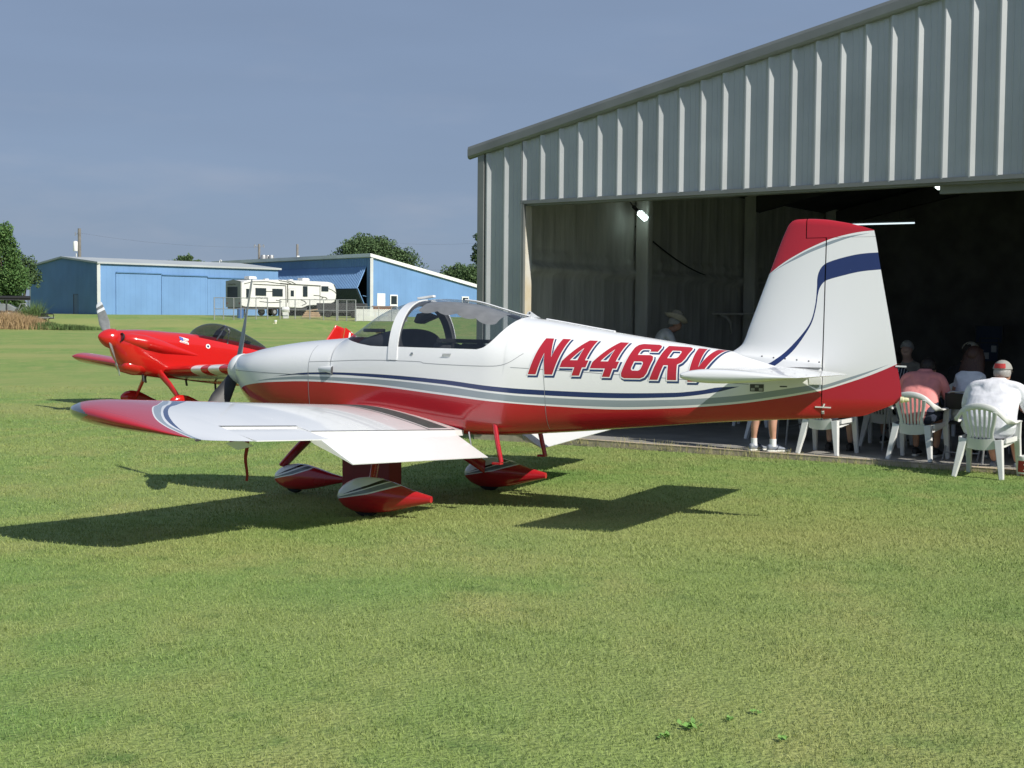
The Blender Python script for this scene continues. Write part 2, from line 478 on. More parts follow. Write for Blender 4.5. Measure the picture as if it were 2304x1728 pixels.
def build_blades():
    """short mown blades over the part of the lawn one can tell blades apart on"""
    V = []; F = []; tone = []
    bands = [(3.2, 5.0, 9500, .0022, .017), (5.0, 7.5, 6500, .0026, .018), (7.5, 10.5, 3800, .0034, .020), (10.5, 14.5, 2000, .0046, .022), (14.5, 19.0, 1000, .006, .025), (19.0, 25.0, 420, .008, .027), (25.0, 34.0, 130, .010, .028)]
    pos = []; wd = []; ht = []
    for y0, y1, dens, w, h in bands:
        half0, half1 = y0 * .40 + .9, y1 * .40 + .9
        n = int(dens * (half0 + half1) * (y1 - y0))
        y = rng.uniform(y0, y1, n); x = rng.uniform(-1, 1, n) * (y * .40 + .9)
        pos.append(np.stack([x, y], -1)); wd.append(w * rng.uniform(.7, 1.3, n)); ht.append(h * rng.uniform(.5, 1.35, n))
    pos = np.concatenate(pos); wd = np.concatenate(wd); ht = np.concatenate(ht)
    # nothing grows on the hangar floor
    rel = pos - np.array([SLAB_O.x, SLAB_O.y])
    nn = rel @ np.array([E_N.x, E_N.y]); aa = rel @ np.array([E_A.x, E_A.y])
    keep = ~((nn > -.02) & (aa > -.85))
    # clumps: thin the sward by a low-frequency pattern
    cl = np.sin(pos[:, 0] * 9.1 + 3 * np.sin(pos[:, 1] * 3.3)) * np.sin(pos[:, 1] * 7.7 + 2 * np.sin(pos[:, 0] * 4.1))
    keep &= rng.random(len(pos)) < .86 + .14 * cl
    pos, wd, ht, cl = pos[keep], wd[keep], ht[keep], cl[keep]
    ht = ht * (1 + .18 * cl)
    # scattered seed stalks along the slab edge and in tufts
    n = len(pos)
    ang = rng.uniform(0, 2 * np.pi, n); lean = rng.normal(0, .55, (n, 2)) * ht[:, None]
    z = gz(pos[:, 1]) - .004
    ca, sa = np.cos(ang) * wd / 2, np.sin(ang) * wd / 2
    V = np.empty((n, 5, 3), np.float32)
    V[:, 0] = np.stack([pos[:, 0] - ca, pos[:, 1] - sa, z], -1)
    V[:, 1] = np.stack([pos[:, 0] + ca, pos[:, 1] + sa, z], -1)
    V[:, 2] = np.stack([pos[:, 0] + ca * .8 + lean[:, 0] * .4, pos[:, 1] + sa * .8 + lean[:, 1] * .4, z + ht * .6], -1)
    V[:, 3] = np.stack([pos[:, 0] - ca * .8 + lean[:, 0] * .4, pos[:, 1] - sa * .8 + lean[:, 1] * .4, z + ht * .6], -1)
    V[:, 4] = np.stack([pos[:, 0] + lean[:, 0], pos[:, 1] + lean[:, 1], z + ht], -1)
    me = bpy.data.meshes.new('grass')
    me.vertices.add(n * 5); me.vertices.foreach_set('co', V.ravel())
    base = (np.arange(n) * 5)[:, None]
    quads = base + np.array([0, 1, 2, 3]); tris = base + np.array([3, 2, 4])
    loops = np.concatenate([quads.ravel(), tris.ravel()])
    me.loops.add(len(loops)); me.loops.foreach_set('vertex_index', loops.astype(np.int32))
    me.polygons.add(2 * n)
    me.polygons.foreach_set('loop_start', np.concatenate([np.arange(n) * 4, n * 4 + np.arange(n) * 3]).astype(np.int32))
    me.update(calc_edges=True)
    me.materials.append(MATS['lawn_blades'])
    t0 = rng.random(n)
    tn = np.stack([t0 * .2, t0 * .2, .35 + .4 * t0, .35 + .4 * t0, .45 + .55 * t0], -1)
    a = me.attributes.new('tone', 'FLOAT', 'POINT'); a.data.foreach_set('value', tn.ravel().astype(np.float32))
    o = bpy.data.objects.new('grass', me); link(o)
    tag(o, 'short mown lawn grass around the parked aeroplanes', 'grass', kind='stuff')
build_blades()
# ------------------------------------------------------------------ the metal hangar on the right
varied('galvalume', (.42, .44, .45), .45, .10, 1.2, metal=.25, bump=.05, bscale=3)
varied('trim_metal', (.20, .21, .205), .45, .12, 2.0, metal=.2)
varied('jamb_metal', (.62, .63, .62), .5, .12, 2.5, col2=(.50, .42, .28))
varied('spray_foam', (.56, .56, .53), .9, .2, 1.4, bump=.3, bscale=9, stretch=(2.5, 2.5, .6))
varied('slab_concrete', (.30, .29, .27), .55, .2, 2.2, bump=.15, bscale=40)
varied('slab_edge', (.48, .40, .30), .85, .2, 6, bump=.3, bscale=60)
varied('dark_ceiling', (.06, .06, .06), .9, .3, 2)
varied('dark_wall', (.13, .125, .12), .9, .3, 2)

def ribbed(mb, P, a0, a1, zb, zt, first, pitch, prof, mi=0):
    """sheet wall with trapezoid ribs; P(a, off, z), off is outward; prof = [(da, off)...] about each rib centre"""
    br = [(a0, 0.0)]
    k = math.floor((a0 - first) / pitch) - 1
    while first + k * pitch < a1 + pitch:
        for da, off in prof:
            a = first + k * pitch + da
            if a0 < a < a1: br.append((a, off))
        k += 1
    br.append((a1, 0.0))
    br.sort()
    rows = []
    for a, off in br:
        rows.append([P(a, off, zb(a)), P(a, off, zt(a))])
    for (r0, r1) in zip(rows[:-1], rows[1:]):
        mb.add([r0[0], r1[0], r1[1], r0[1]], [(0, 1, 2, 3)], mi)

EAVE_Z, RIDGE_A, SLOPE = 4.02, 8.15, .209
def rake(a):
    return EAVE_Z + SLOPE * ((a + .73) if a < RIDGE_A else (2 * RIDGE_A + .73 - a))
HEAD_Z = 3.30
A_L, A_R, DOOR_R = -.73, 17.03, 16.3
PANEL = [(-.054, 0), (-.009, .038), (.009, .038), (.054, 0), (.118, 0), (.124, .006), (.134, .006), (.140, 0), (.190, 0), (.196, .004), (.206, .004), (.212, 0)]

def build_hangar():
    h = empty('hangar')
    tag(h, 'grey ribbed metal hangar with its wide door open and people eating inside', 'hangar')
    P = lambda a, off, z: hp(a, -off, z)
    mb = MB()
    ribbed(mb, P, A_L, 0.0, lambda a: 0.0, lambda a: rake(a), -.61, .3048, PANEL)
    ribbed(mb, P, 0.0, DOOR_R, lambda a: HEAD_Z, lambda a: rake(a), -.61, .3048, PANEL)
    ribbed(mb, P, DOOR_R, A_R, lambda a: 0.0, lambda a: rake(a), -.61, .3048, PANEL)
    # left and right side walls, back wall
    ribbed(mb, lambda a, off, z: hp(A_L - off, a, z), 0.0, 13.0, lambda a: 0.0, lambda a: EAVE_Z, .2, .3048, PANEL)
    ribbed(mb, lambda a, off, z: hp(A_R + off, a, z), 0.0, 13.0, lambda a: 0.0, lambda a: EAVE_Z, .2, .3048, PANEL)
    ribbed(mb, lambda a, off, z: hp(a, 13.0 + off, z), A_L, A_R, lambda a: 0.0, lambda a: rake(a), -.61, .3048, PANEL)
    mb.build('wall', MATS['galvalume'], h, fix=False)
    # corner trim on the left
    mb = MB()
    mb.box(hp(A_L + .02, -.02, 2.0), (.11, .055, 4.0), rot=Matrix.Rotation(math.atan2(E_A.y, E_A.x), 3, 'Z'))
    mb.build('corner_trim', MATS['trim_metal'], h, bevel=.006)
    # roof and rake trim
    mb = MB()
    for s0, s1 in ((A_L - .17, RIDGE_A), (RIDGE_A, A_R + .17)):
        q = []
        for n in (-.05, 13.1):
            for a in (s0, s1):
                z = EAVE_Z + SLOPE * ((a + .73) if s1 == RIDGE_A else (2 * RIDGE_A + .73 - a))
                q += [hp(a, n, z + .02), hp(a, n, z + .115)]
        mb.add(q, [(0, 2, 3, 1), (4, 5, 7, 6), (0, 1, 5, 4), (2, 6, 7, 3), (1, 3, 7, 5), (0, 4, 6, 2)])
    mb.build('roof', MATS['trim_metal'], h)
    mb = MB()
    prof = [(-.022, -.05), (-.066, -.04), (-.082, -.01), (-.082, .085), (-.070, .125), (-.055, .13), (-.012, .13), (-.012, -.02)]
    for s0, s1 in ((A_L - .19, RIDGE_A), (RIDGE_A, A_R + .19)):
        rows = []
        for a in (s0, s1):
            z = EAVE_Z + SLOPE * ((a + .73) if s1 == RIDGE_A else (2 * RIDGE_A + .73 - a))
            rows.append([tuple(hp(a, n, z + dz)) for n, dz in prof])
        b = mb.grid(rows, closed_v=True)
        mb.f += [tuple(b + i for i in range(len(prof))), tuple(b + len(prof) + i for i in range(len(prof)))]; mb.m += [0, 0]
    mb.build('rake_trim', MATS['trim_metal'], h)
    # header trim and the beam behind it
    rotA = Matrix.Rotation(math.atan2(E_A.y, E_A.x), 3, 'Z')
    mb = MB()
    mb.box(hp(DOOR_R / 2, -.012, HEAD_Z - .012), (DOOR_R + .06, .05, .05), rot=rotA)
    mb.box(hp(DOOR_R / 2, .10, HEAD_Z - .03), (DOOR_R, .16, .06), rot=rotA)
    mb.box(hp(11.0, .24, HEAD_Z - .075), (10.6, .08, .14), rot=rotA)
    mb.build('door_header', MATS['trim_metal'], h)
    mb = MB()
    mb.box(hp(.012, -.012, 1.65), (.036, .05, 3.26), rot=rotA)
    mb.build('jamb_trim', MATS['trim_metal'], h)  # shade on the jamb's outer face put into a darker metal
    mb = MB()
    mb.box(hp(.016, .095, 1.65), (.018, .164, 3.26), rot=rotA)
    mb.build('door_jamb', MATS['jamb_metal'], h)
    mb = MB()
    mb.box(hp(DOOR_R - .02, .08, 1.65), (.04, .2, 3.26), rot=rotA)
    mb.build('door_jamb', MATS['jamb_metal'], h)
    # lining of sprayed foam over the ribs: left wall
    mb = MB()
    ns = np.concatenate([np.arange(.19, 12.5, .04), [12.5]])
    zs = np.concatenate([np.arange(SLAB_Z, 4.3, .06)])
    g = []
    for n in ns:
        row = []
        for z in zs:
            rib = .011 * max(0, math.cos(n * 2 * math.pi / .3048 + .25 * math.sin(z * 1.3))) ** 3
            girt = .12 * math.exp(-((z - 2.42) / .06) ** 2) + .07 * math.exp(-((z - 2.60) / .03) ** 2) * (1 if math.sin(n * 5.1) > -.6 else .3)
            wob = .006 * math.sin(n * 3.7 + z * 2.1) * math.sin(z * 5 + n)
            row.append(tuple(hp(-.52 + rib + girt + wob, n, z)))
        g.append(row)
    mb.grid(g)
    mb.build('foam_lining', MATS['spray_foam'], h, smooth=True, sharp=0, fix=False)
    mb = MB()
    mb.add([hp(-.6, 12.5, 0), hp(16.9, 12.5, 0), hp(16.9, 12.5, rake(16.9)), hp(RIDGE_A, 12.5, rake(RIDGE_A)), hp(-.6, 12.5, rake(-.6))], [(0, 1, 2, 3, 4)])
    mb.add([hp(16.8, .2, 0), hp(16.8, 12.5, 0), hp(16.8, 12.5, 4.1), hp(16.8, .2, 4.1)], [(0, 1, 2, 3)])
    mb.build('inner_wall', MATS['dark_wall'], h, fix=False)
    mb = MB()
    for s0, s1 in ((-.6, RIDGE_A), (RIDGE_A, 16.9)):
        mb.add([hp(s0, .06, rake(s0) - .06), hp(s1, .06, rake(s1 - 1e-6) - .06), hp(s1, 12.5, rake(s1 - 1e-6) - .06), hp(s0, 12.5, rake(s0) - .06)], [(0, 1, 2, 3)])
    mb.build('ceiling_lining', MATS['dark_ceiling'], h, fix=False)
    # frame columns with rafters
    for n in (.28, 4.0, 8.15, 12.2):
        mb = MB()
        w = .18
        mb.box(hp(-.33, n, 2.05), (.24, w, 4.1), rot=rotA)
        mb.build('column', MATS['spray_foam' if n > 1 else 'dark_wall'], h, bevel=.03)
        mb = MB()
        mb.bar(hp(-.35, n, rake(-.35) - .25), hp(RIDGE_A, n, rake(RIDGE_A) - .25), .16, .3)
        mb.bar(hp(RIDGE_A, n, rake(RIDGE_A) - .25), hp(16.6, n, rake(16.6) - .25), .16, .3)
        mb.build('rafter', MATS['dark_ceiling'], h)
    # concrete floor
    mb = MB()
    mb.box(hp(8.15, 6.43, SLAB_Z - .15), (17.9, 12.94, .30), rot=rotA)
    o = mb.build('hangar_floor', [MATS['slab_concrete'], MATS['slab_edge']], None, fix=True)
    for p in o.data.polygons:
        if p.normal.dot(E_N) < -.9: p.material_index = 1
    tag(o, kind='structure')
    # tan strip with a wavy inner border along the front edge of the floor
    mb = MB()
    e = []
    for a in np.arange(-.75, 17.0, .15):
        e.append([tuple(hp(a, -.044, SLAB_Z + .004)), tuple(hp(a, .075 + .02 * math.sin(a * 5.3) + .012 * math.sin(a * 17), SLAB_Z + .004))])
    mb.grid(e)
    o = mb.build('floor_edge_strip', MATS['slab_edge'], None, fix=False)
    tag(o, kind='structure')
build_hangar()

emitter('lamp_white', (.85, 1.0, .95), 2.6)
emitter('tube_white', (.8, .95, 1.0), 1.1)
def build_hangar_lamps():
    # compact fluorescent work lamp clamped to the first column
    p = hp(-.20, 3.86, 3.06)
    base = ray_at(1425, 465, p.y)
    t = empty('work_lamp', base)
    tag(t, 'lit compact lamp clamped high on the first column inside the hangar', 'lamp')
    d = (ray_at(1453, 492, p.y - .25) - base)
    mb = MB()
    mb.tube([(0, 0, 0), d * .3], .03, 10); mb.tube([d * -.2 + Vector((-.03, 0, .06)), (0, 0, 0)], .012, 8)
    mb.tube([d * .3, d * .45], [.03, .045], 12)
    mb.build('socket', MATS['black_matte'], t)
    mb = MB()
    ax = d.normalized(); sx = ax.orthogonal().normalized(); sy = ax.cross(sx)
    pts = []
    for k in range(60):
        a = k / 59 * 2 * math.pi * 4
        pts.append(d * (.5 + .55 * k / 59) + sx * (.042 * math.cos(a)) + sy * (.042 * math.sin(a)))
    mb.tube(pts, .013, 8)
    mb.tube([d * .46, d * 1.05], .03, 10)
    mb.build('bulb', MATS['lamp_white'], t, smooth=True)
    # its cord, sagging along the wall to the second column
    mb = MB()
    a = ray_at(1430, 509, p.y + .2); b = ray_at(1655, 626, hp(-.3, 8.0, 2).y)
    pts = []
    for k in range(25):
        s = k / 24
        q = a.lerp(b, s); q.z -= .30 * 4 * s * (1 - s) * (.6 + .4 * s)
        pts.append(q)
    mb.tube(pts, .012, 6)
    o = mb.build('extension_lead', MATS['black_matte'])
    tag(o, 'dark power cord sagging along the hangar wall below the work lamp', 'cable')
    # long fluorescent fitting under the roof, and a round pendant just behind the header
    a = ray_at(1890, 506, 25.5); b = ray_at(2058, 501.5, 25.0)
    t = empty('tube_light', (a + b) / 2)
    tag(t, 'lit fluorescent tube light hanging in the dark beyond the white tail fin', 'light')
    mb = MB(); mb.tube([a - t.location, b - t.location], .015, 10)
    mb.build('tube', MATS['tube_white'], t, smooth=True)
    mb = MB(); mb.bar(a - t.location + Vector((0, 0, .055)), b - t.location + Vector((0, 0, .055)), .09, .05)
    for s in (.2, .8):
        q = (a.lerp(b, s)) - t.location
        mb.tube([q + Vector((0, 0, .07)), q + Vector((0, 0, 1.1))], .006, 6)
    mb.build('housing', MATS['dark_grey'], t)
    c = ray_at(2116, 416, 19.5)
    t = empty('pendant_lamp', c)
    tag(t, 'round lit lamp showing just below the door header at the right', 'lamp')
    mb = MB(); mb.lathe([(.001, -.075), (.04, -.07), (.075, -.04), (.085, 0), (.06, .02)], n=20); mb.build('bulb', MATS['lamp_white'], t, smooth=True)
    mb = MB(); mb.lathe([(.10, 0), (.09, .05), (.03, .09), (.03, .5), (.001, .5)], n=20); mb.build('shade', MATS['dark_grey'], t, smooth=True)
build_hangar_lamps()

varied('old_laminate', (.52, .51, .46), .5, .1, 4)
def build_hangar_fittings():
    c = ray_at(1650, 706, hp(-.2, 7.2, 0).y)
    t = empty('wall_shelf', c)
    tag(t, 'pale wall shelf on a curved bracket behind the white tail fin', 'shelf')
    ex = ray_at(1720, 704, c.y - .1) - c; ex.z = 0
    mb = MB(); mb.bar(-ex * .85 + Vector((0, .1, 0)), ex * 1.0, .42, .035); mb.build('board', MATS['old_laminate'], t, bevel=.01)
    mb = MB()
    q = Vector((-.08, -.1, 0))
    mb.tube([q + Vector((-.17, 0, -.03)), q + Vector((-.05, 0, -.06)), q + Vector((.02, .0, -.16)), q + Vector((.03, .0, -.36))], [.02, .03, .03, .018], 8)
    mb.build('bracket', MATS['old_laminate'], t, smooth=True)
    principled('navy_board', (.02, .04, .09), .6)
    principled('paper', (.55, .56, .58), .7)
    for (u, v, w, hgt, lab) in ((2226, 752, .52, .34, 'dark blue notice board with a pale border, upper one on the far wall'), (2226, 787, .36, .46, 'dark blue notice board with papers pinned on it, lower one on the far wall')):
        c = ray_at(u, v, 26.0)
        t = empty('notice_board', c, math.atan2(E_A.y, E_A.x))
        tag(t, lab, 'notice board', 'notice boards on the far hangar wall')
        mb = MB(); mb.box((0, 0, 0), (w, .03, hgt)); mb.build('panel', MATS['navy_board'], t)
        mb = MB()
        for s in (-1, 1):
            mb.box((s * w / 2, -.01, 0), (.02, .04, hgt + .02)); mb.box((0, -.01, s * hgt / 2), (w - .02, .04, .02))
        mb.build('frame', MATS['dark_grey'], t)
        if 'papers' in lab:
            for k, (px, pz) in enumerate(((-.05, -.12), (.09, .02))):
                mb = MB(); mb.box((px, -.02, pz), (.10, .004, .13)); mb.build('note', MATS['paper'], t)
build_hangar_fittings()
def build_rack():
    varied('rack_brown', (.20, .17, .13), .8, .4, 3); varied('rack_grey', (.30, .30, .29), .6, .3, 3)
    c = hp(8.3, 11.6, SLAB_Z); t = empty('storage_rack', c, math.atan2(E_A.y, E_A.x)); tag(t, 'long storage rack of tubes and boxes against the dark far wall of the hangar', 'rack')
    for x in (-3.0, -1.0, 1.0, 3.0):
        for y in (-.3, .3):
            mb = MB(); mb.box((x, y, 1.1), (.06, .06, 2.2)); mb.build('upright', MATS['rack_grey'], t)
    for z in (.45, 1.15, 1.85):
        mb = MB(); mb.box((0, 0, z), (6.2, .7, .05)); mb.build('shelf', MATS['rack_brown'], t)
    for y, z in ((-.2, 2.02), (.0, 2.05), (.2, 2.0), (-.25, 2.2)):
        mb = MB(); mb.tube([(-3.4, y, z), (3.6, y, z + .03)], .055, 10); mb.build('tube', MATS['rack_grey'], t, smooth=True)
    r = np.random.default_rng(4); k = 0
    for z in (.475, 1.175):
        x = -2.8
        while x < 2.6:
            w, h = r.uniform(.3, .7), r.uniform(.2, .5)
            b = empty('storage_box', c + Matrix.Rotation(math.atan2(E_A.y, E_A.x), 3, 'Z') @ Vector((x + w / 2, 0, z)), math.atan2(E_A.y, E_A.x) + r.uniform(-.1, .1)); k += 1
            tag(b, 'dim box on the storage rack at the dark far end of the hangar', 'box', 'boxes on the storage rack')
            mb = MB(); mb.box((0, 0, h / 2), (w, .45, h)); mb.build('carton', MATS[('rack_brown', 'rack_grey')[k % 2]], b, bevel=.01)
            mb = MB(); mb.box((0, 0, h + .012), (w + .02, .47, .03)); mb.build('lid', MATS[('rack_brown', 'rack_grey')[(k + 1) % 2]], b, bevel=.006)
            x += w + r.uniform(.05, .3)
build_rack()
# ------------------------------------------------------------------ the white and red low-wing aeroplane
# local frame: x aft from the spinner tip, y to the plane's right, z up
AX = [0.16, .22, .32, .5, .8, 1.2, 1.6, 2.2, 2.95, 3.5, 4.2, 4.9, 5.3, 5.645]
A_W = [.150, .21, .29, .385, .465, .515, .54, .555, .545, .45, .325, .20, .125, .060]
A_ZC = [1.170, 1.17, 1.165, 1.16, 1.155, 1.17, 1.20, 1.25, 1.26, 1.235, 1.195, 1.155, 1.135, 1.12]
A_ZB = [1.02, .95, .855, .735, .675, .662, .655, .652, .662, .70, .767, .833, .862, .885]
A_ZT = [1.318, 1.325, 1.340, 1.385, 1.43, 1.466, 1.55, 1.82, 1.722, 1.625, 1.502, 1.405, 1.355, 1.315]
TOPX = [.16, .27, .453, .664, .9, 1.1, 1.30, 1.459, 1.641, 1.805, 1.94, 2.10, 2.34, 2.6, 2.89, 3.06, 3.144, 3.328, 3.884, 4.547, 4.928, 5.3, 5.645]
TOPZ = [1.318, 1.332, 1.374, 1.41, 1.441, 1.459, 1.474, 1.49, 1.597, 1.712, 1.772, 1.811, 1.829, 1.808, 1.737, 1.69, 1.672, 1.645, 1.553, 1.453, 1.398, 1.352, 1.315]
SEC_NL = ([.16, .5, 1.0, 1.4, 3.0, 5.6], [2.0, 2.4, 3.4, 5.0, 5.0, 3.5])
SEC_NU = ([.16, .8, 1.4, 2.2, 3.1, 5.6], [2.0, 2.3, 2.5, 2.35, 2.1, 2.0])
EDGE_X = [1.459, 1.50, 1.56, 1.64, 1.75, 1.88, 1.98, 2.10, 2.50, 2.90, 2.955, 3.00, 3.04, 3.08, 3.115, 3.14, 3.15]
EDGE_Z = [1.490, 1.482, 1.470, 1.452, 1.428, 1.409, 1.405, 1.405, 1.397, 1.390, 1.405, 1.440, 1.488, 1.55, 1.612, 1.66, 1.671]

def fus_section(x, n=400):
    """dense half section from the belly centre to the top centre: arrays (y, z), y >= 0"""
    w = pinterp(x, AX, A_W); zc = pinterp(x, AX, A_ZC); zb = pinterp(x, AX, A_ZB); zt = pinterp(x, TOPX, TOPZ)
    nl = np.interp(x, *SEC_NL); nu = np.interp(x, *SEC_NU)
    th = np.linspace(0, np.pi / 2, n)
    yl = w * np.sin(th) ** (2 / nl); zl = zc - (zc - zb) * np.cos(th) ** (2 / nl)
    # the sides draw in a little towards the belly
    yl = yl * (1 - .10 * ((zc - zl) / max(1e-6, zc - zb)) ** 1.5 * np.clip((x - .8) / .5, 0, 1))
    yu = w * np.cos(th) ** (2 / nu); zu = zc + (zt - zc) * np.sin(th) ** (2 / nu)
    return np.concatenate([yl, yu[1:]]), np.concatenate([zl, zu[1:]])

def resample(y, z, n):
    s = np.concatenate([[0], np.cumsum(np.hypot(np.diff(y), np.diff(z)))])
    q = np.linspace(0, s[-1], n)
    return np.interp(q, s, y), np.interp(q, s, z)

def fus_y(x, z):
    y, zz = fus_section(float(x))
    return float(np.interp(z, zz, y))

RED_L = ([.30, .413, .834, 1.234, 1.852, 2.595, 3.02, 3.538, 4.026, 4.51, 4.985, 5.331, 5.7], [.995, 1.030, 1.076, 1.090, 1.069, 1.003, .962, .932, .918, .938, .982, 1.036, 1.112])
GB_L = ([.3, .5, .593, .837, 1.234, 1.85, 2.595, 3.02, 3.327, 4.026, 4.511, 4.984, 5.331, 5.7], [1.03, 1.060, 1.075, 1.093, 1.106, 1.085, 1.020, .978, .954, .937, .956, .999, 1.053, 1.126])
GT_L = ([.3, .5, .593, .837, 1.234, 1.85, 2.595, 3.02, 3.327, 4.026, 4.51, 4.983, 5.33, 5.7], [1.00, 1.05, 1.075, 1.111, 1.135, 1.126, 1.078, 1.032, 1.009, .992, 1.007, 1.046, 1.102, 1.164])
BB_L = ([.5, .70, .818, 1.234, 1.534, 1.85, 2.594, 3.019, 3.326, 4.025, 4.51, 4.806, 5.03, 5.2, 5.7], [1.10, 1.115, 1.124, 1.150, 1.154, 1.143, 1.094, 1.048, 1.026, 1.009, 1.026, 1.064, 1.122, 1.18, 1.5])
BT_L = ([.5, .70, .818, 1.234, 1.534, 1.849, 2.594, 3.019, 3.325, 4.024, 4.509, 4.747, 4.864, 5.03, 5.7], [1.09, 1.112, 1.124, 1.168, 1.175, 1.170, 1.131, 1.088, 1.068, 1.051, 1.062, 1.088, 1.112, 1.122, 1.2])

def airfoil_z(xc, t=.135, m=.02, p=.4):
    xc = np.clip(np.asarray(xc, float), 0, 1)
    yt = 5 * t * (.2969 * np.sqrt(xc) - .126 * xc - .3516 * xc ** 2 + .2843 * xc ** 3 - .1036 * xc ** 4)
    cb = np.where(xc < p, m / p ** 2 * (2 * p * xc - xc ** 2), m / (1 - p) ** 2 * ((1 - 2 * p) + 2 * p * xc - xc ** 2))
    return cb + yt, cb - yt

W_LE, W_C = 1.52, 1.35
def wing_chord_z(x, y):
    return .793 - .155 * (x - W_LE) / W_C + .0475 * y
def wing_surf(x, y):
    u, l = airfoil_z((x - W_LE) / W_C)
    return wing_chord_z(x, y) + W_C * u, wing_chord_z(x, y) + W_C * l

TIP_X = [1.52, 1.54, 1.58, 1.66, 1.80, 2.0, 2.3, 2.6, 2.78, 2.87]
TIP_Y = [3.58, 3.68, 3.76, 3.86, 3.97, 4.07, 4.14, 4.15, 4.12, 4.08]
def tip_edge(x):
    return pinterp(x, TIP_X, TIP_Y)

ARC_RED = smooth_curve([(1.40, 2.85), (1.60, 2.98), (1.85, 3.20), (2.066, 3.50), (2.15, 3.65), (2.283, 3.811), (2.432, 3.956), (2.581, 4.045), (2.72, 4.085), (2.90, 4.12)])
ARC_G = smooth_curve([(1.40, 2.80), (1.60, 2.93), (1.85, 3.14), (2.03, 3.36), (2.13, 3.53), (2.246, 3.683), (2.365, 3.824), (2.49, 3.943), (2.601, 4.010), (2.74, 4.045), (2.90, 4.07)])
ARC_BO = smooth_curve([(1.40, 2.77), (1.60, 2.90), (1.85, 3.11), (2.03, 3.33), (2.12, 3.48), (2.245, 3.660), (2.364, 3.800), (2.466, 3.898), (2.58, 3.976), (2.72, 4.030), (2.90, 4.066)])
ARC_BI = smooth_curve([(1.40, 2.58), (1.60, 2.72), (1.85, 2.95), (2.05, 3.28), (2.135, 3.455), (2.242, 3.610), (2.362, 3.752), (2.465, 3.852), (2.579, 3.945), (2.72, 4.028), (2.90, 4.064)])
ARC_GI = smooth_curve([(1.40, 2.86), (1.60, 2.965), (1.85, 3.185), (2.066, 3.49), (2.15, 3.635), (2.283, 3.797), (2.432, 3.942), (2.581, 4.032), (2.72, 4.074), (2.90, 4.11)])

GLYPHS = {
 'N': ([(0, 0), (.22, 0), (.22, .56), (.47, 0), (.69, 0), (.69, 1), (.47, 1), (.47, .44), (.22, 1), (0, 1)], []),
 '4': ([(.40, 0), (.61, 0), (.61, .21), (.71, .21), (.71, .39), (.61, .39), (.61, 1), (.38, 1), (-.02, .37), (-.02, .21), (.40, .21)], [[(.19, .39), (.40, .39), (.40, .74)]]),
 '6': ([(.13, 0), (.57, 0), (.66, .04), (.70, .13), (.70, .48), (.66, .57), (.57, .61), (.22, .61), (.22, .73), (.24, .78), (.29, .80), (.44, .80), (.48, .78), (.49, .72), (.70, .72), (.70, .86), (.66, .95), (.57, 1), (.13, 1), (.04, .95), (0, .86), (0, .13), (.04, .04)],
       [[(.22, .25), (.24, .21), (.28, .19), (.43, .19), (.47, .21), (.49, .25), (.49, .37), (.47, .41), (.43, .43), (.22, .43)]]),
 'R': ([(0, 0), (.22, 0), (.22, .37), (.34, .37), (.48, 0), (.72, 0), (.57, .39), (.66, .45), (.70, .55), (.70, .86), (.66, .95), (.57, 1), (0, 1)],
       [[(.22, .56), (.43, .56), (.47, .58), (.49, .62), (.49, .74), (.47, .79), (.43, .81), (.22, .81)]]),
 'V': ([(.22, 0), (.44, 0), (.73, 1), (.50, 1), (.345, .36), (.23, 1), (0, 1)], []),
}
def offset_poly(P, d):
    P = [Vector(p) for p in P]; n = len(P); out = []
    area = sum(P[i].x * P[(i + 1) % n].y - P[(i + 1) % n].x * P[i].y for i in range(n))
    sg = 1 if area > 0 else -1
    for i in range(n):
        e0 = (P[i] - P[i - 1]).normalized(); e1 = (P[(i + 1) % n] - P[i]).normalized()
        n0 = Vector((e0.y, -e0.x)) * sg; n1 = Vector((e1.y, -e1.x)) * sg
        b = (n0 + n1); k = d / max(.35, (1 + n0.dot(n1)) / 1.0) if b.length > 1e-6 else 0
        out.append(P[i] + b * k)
    return out

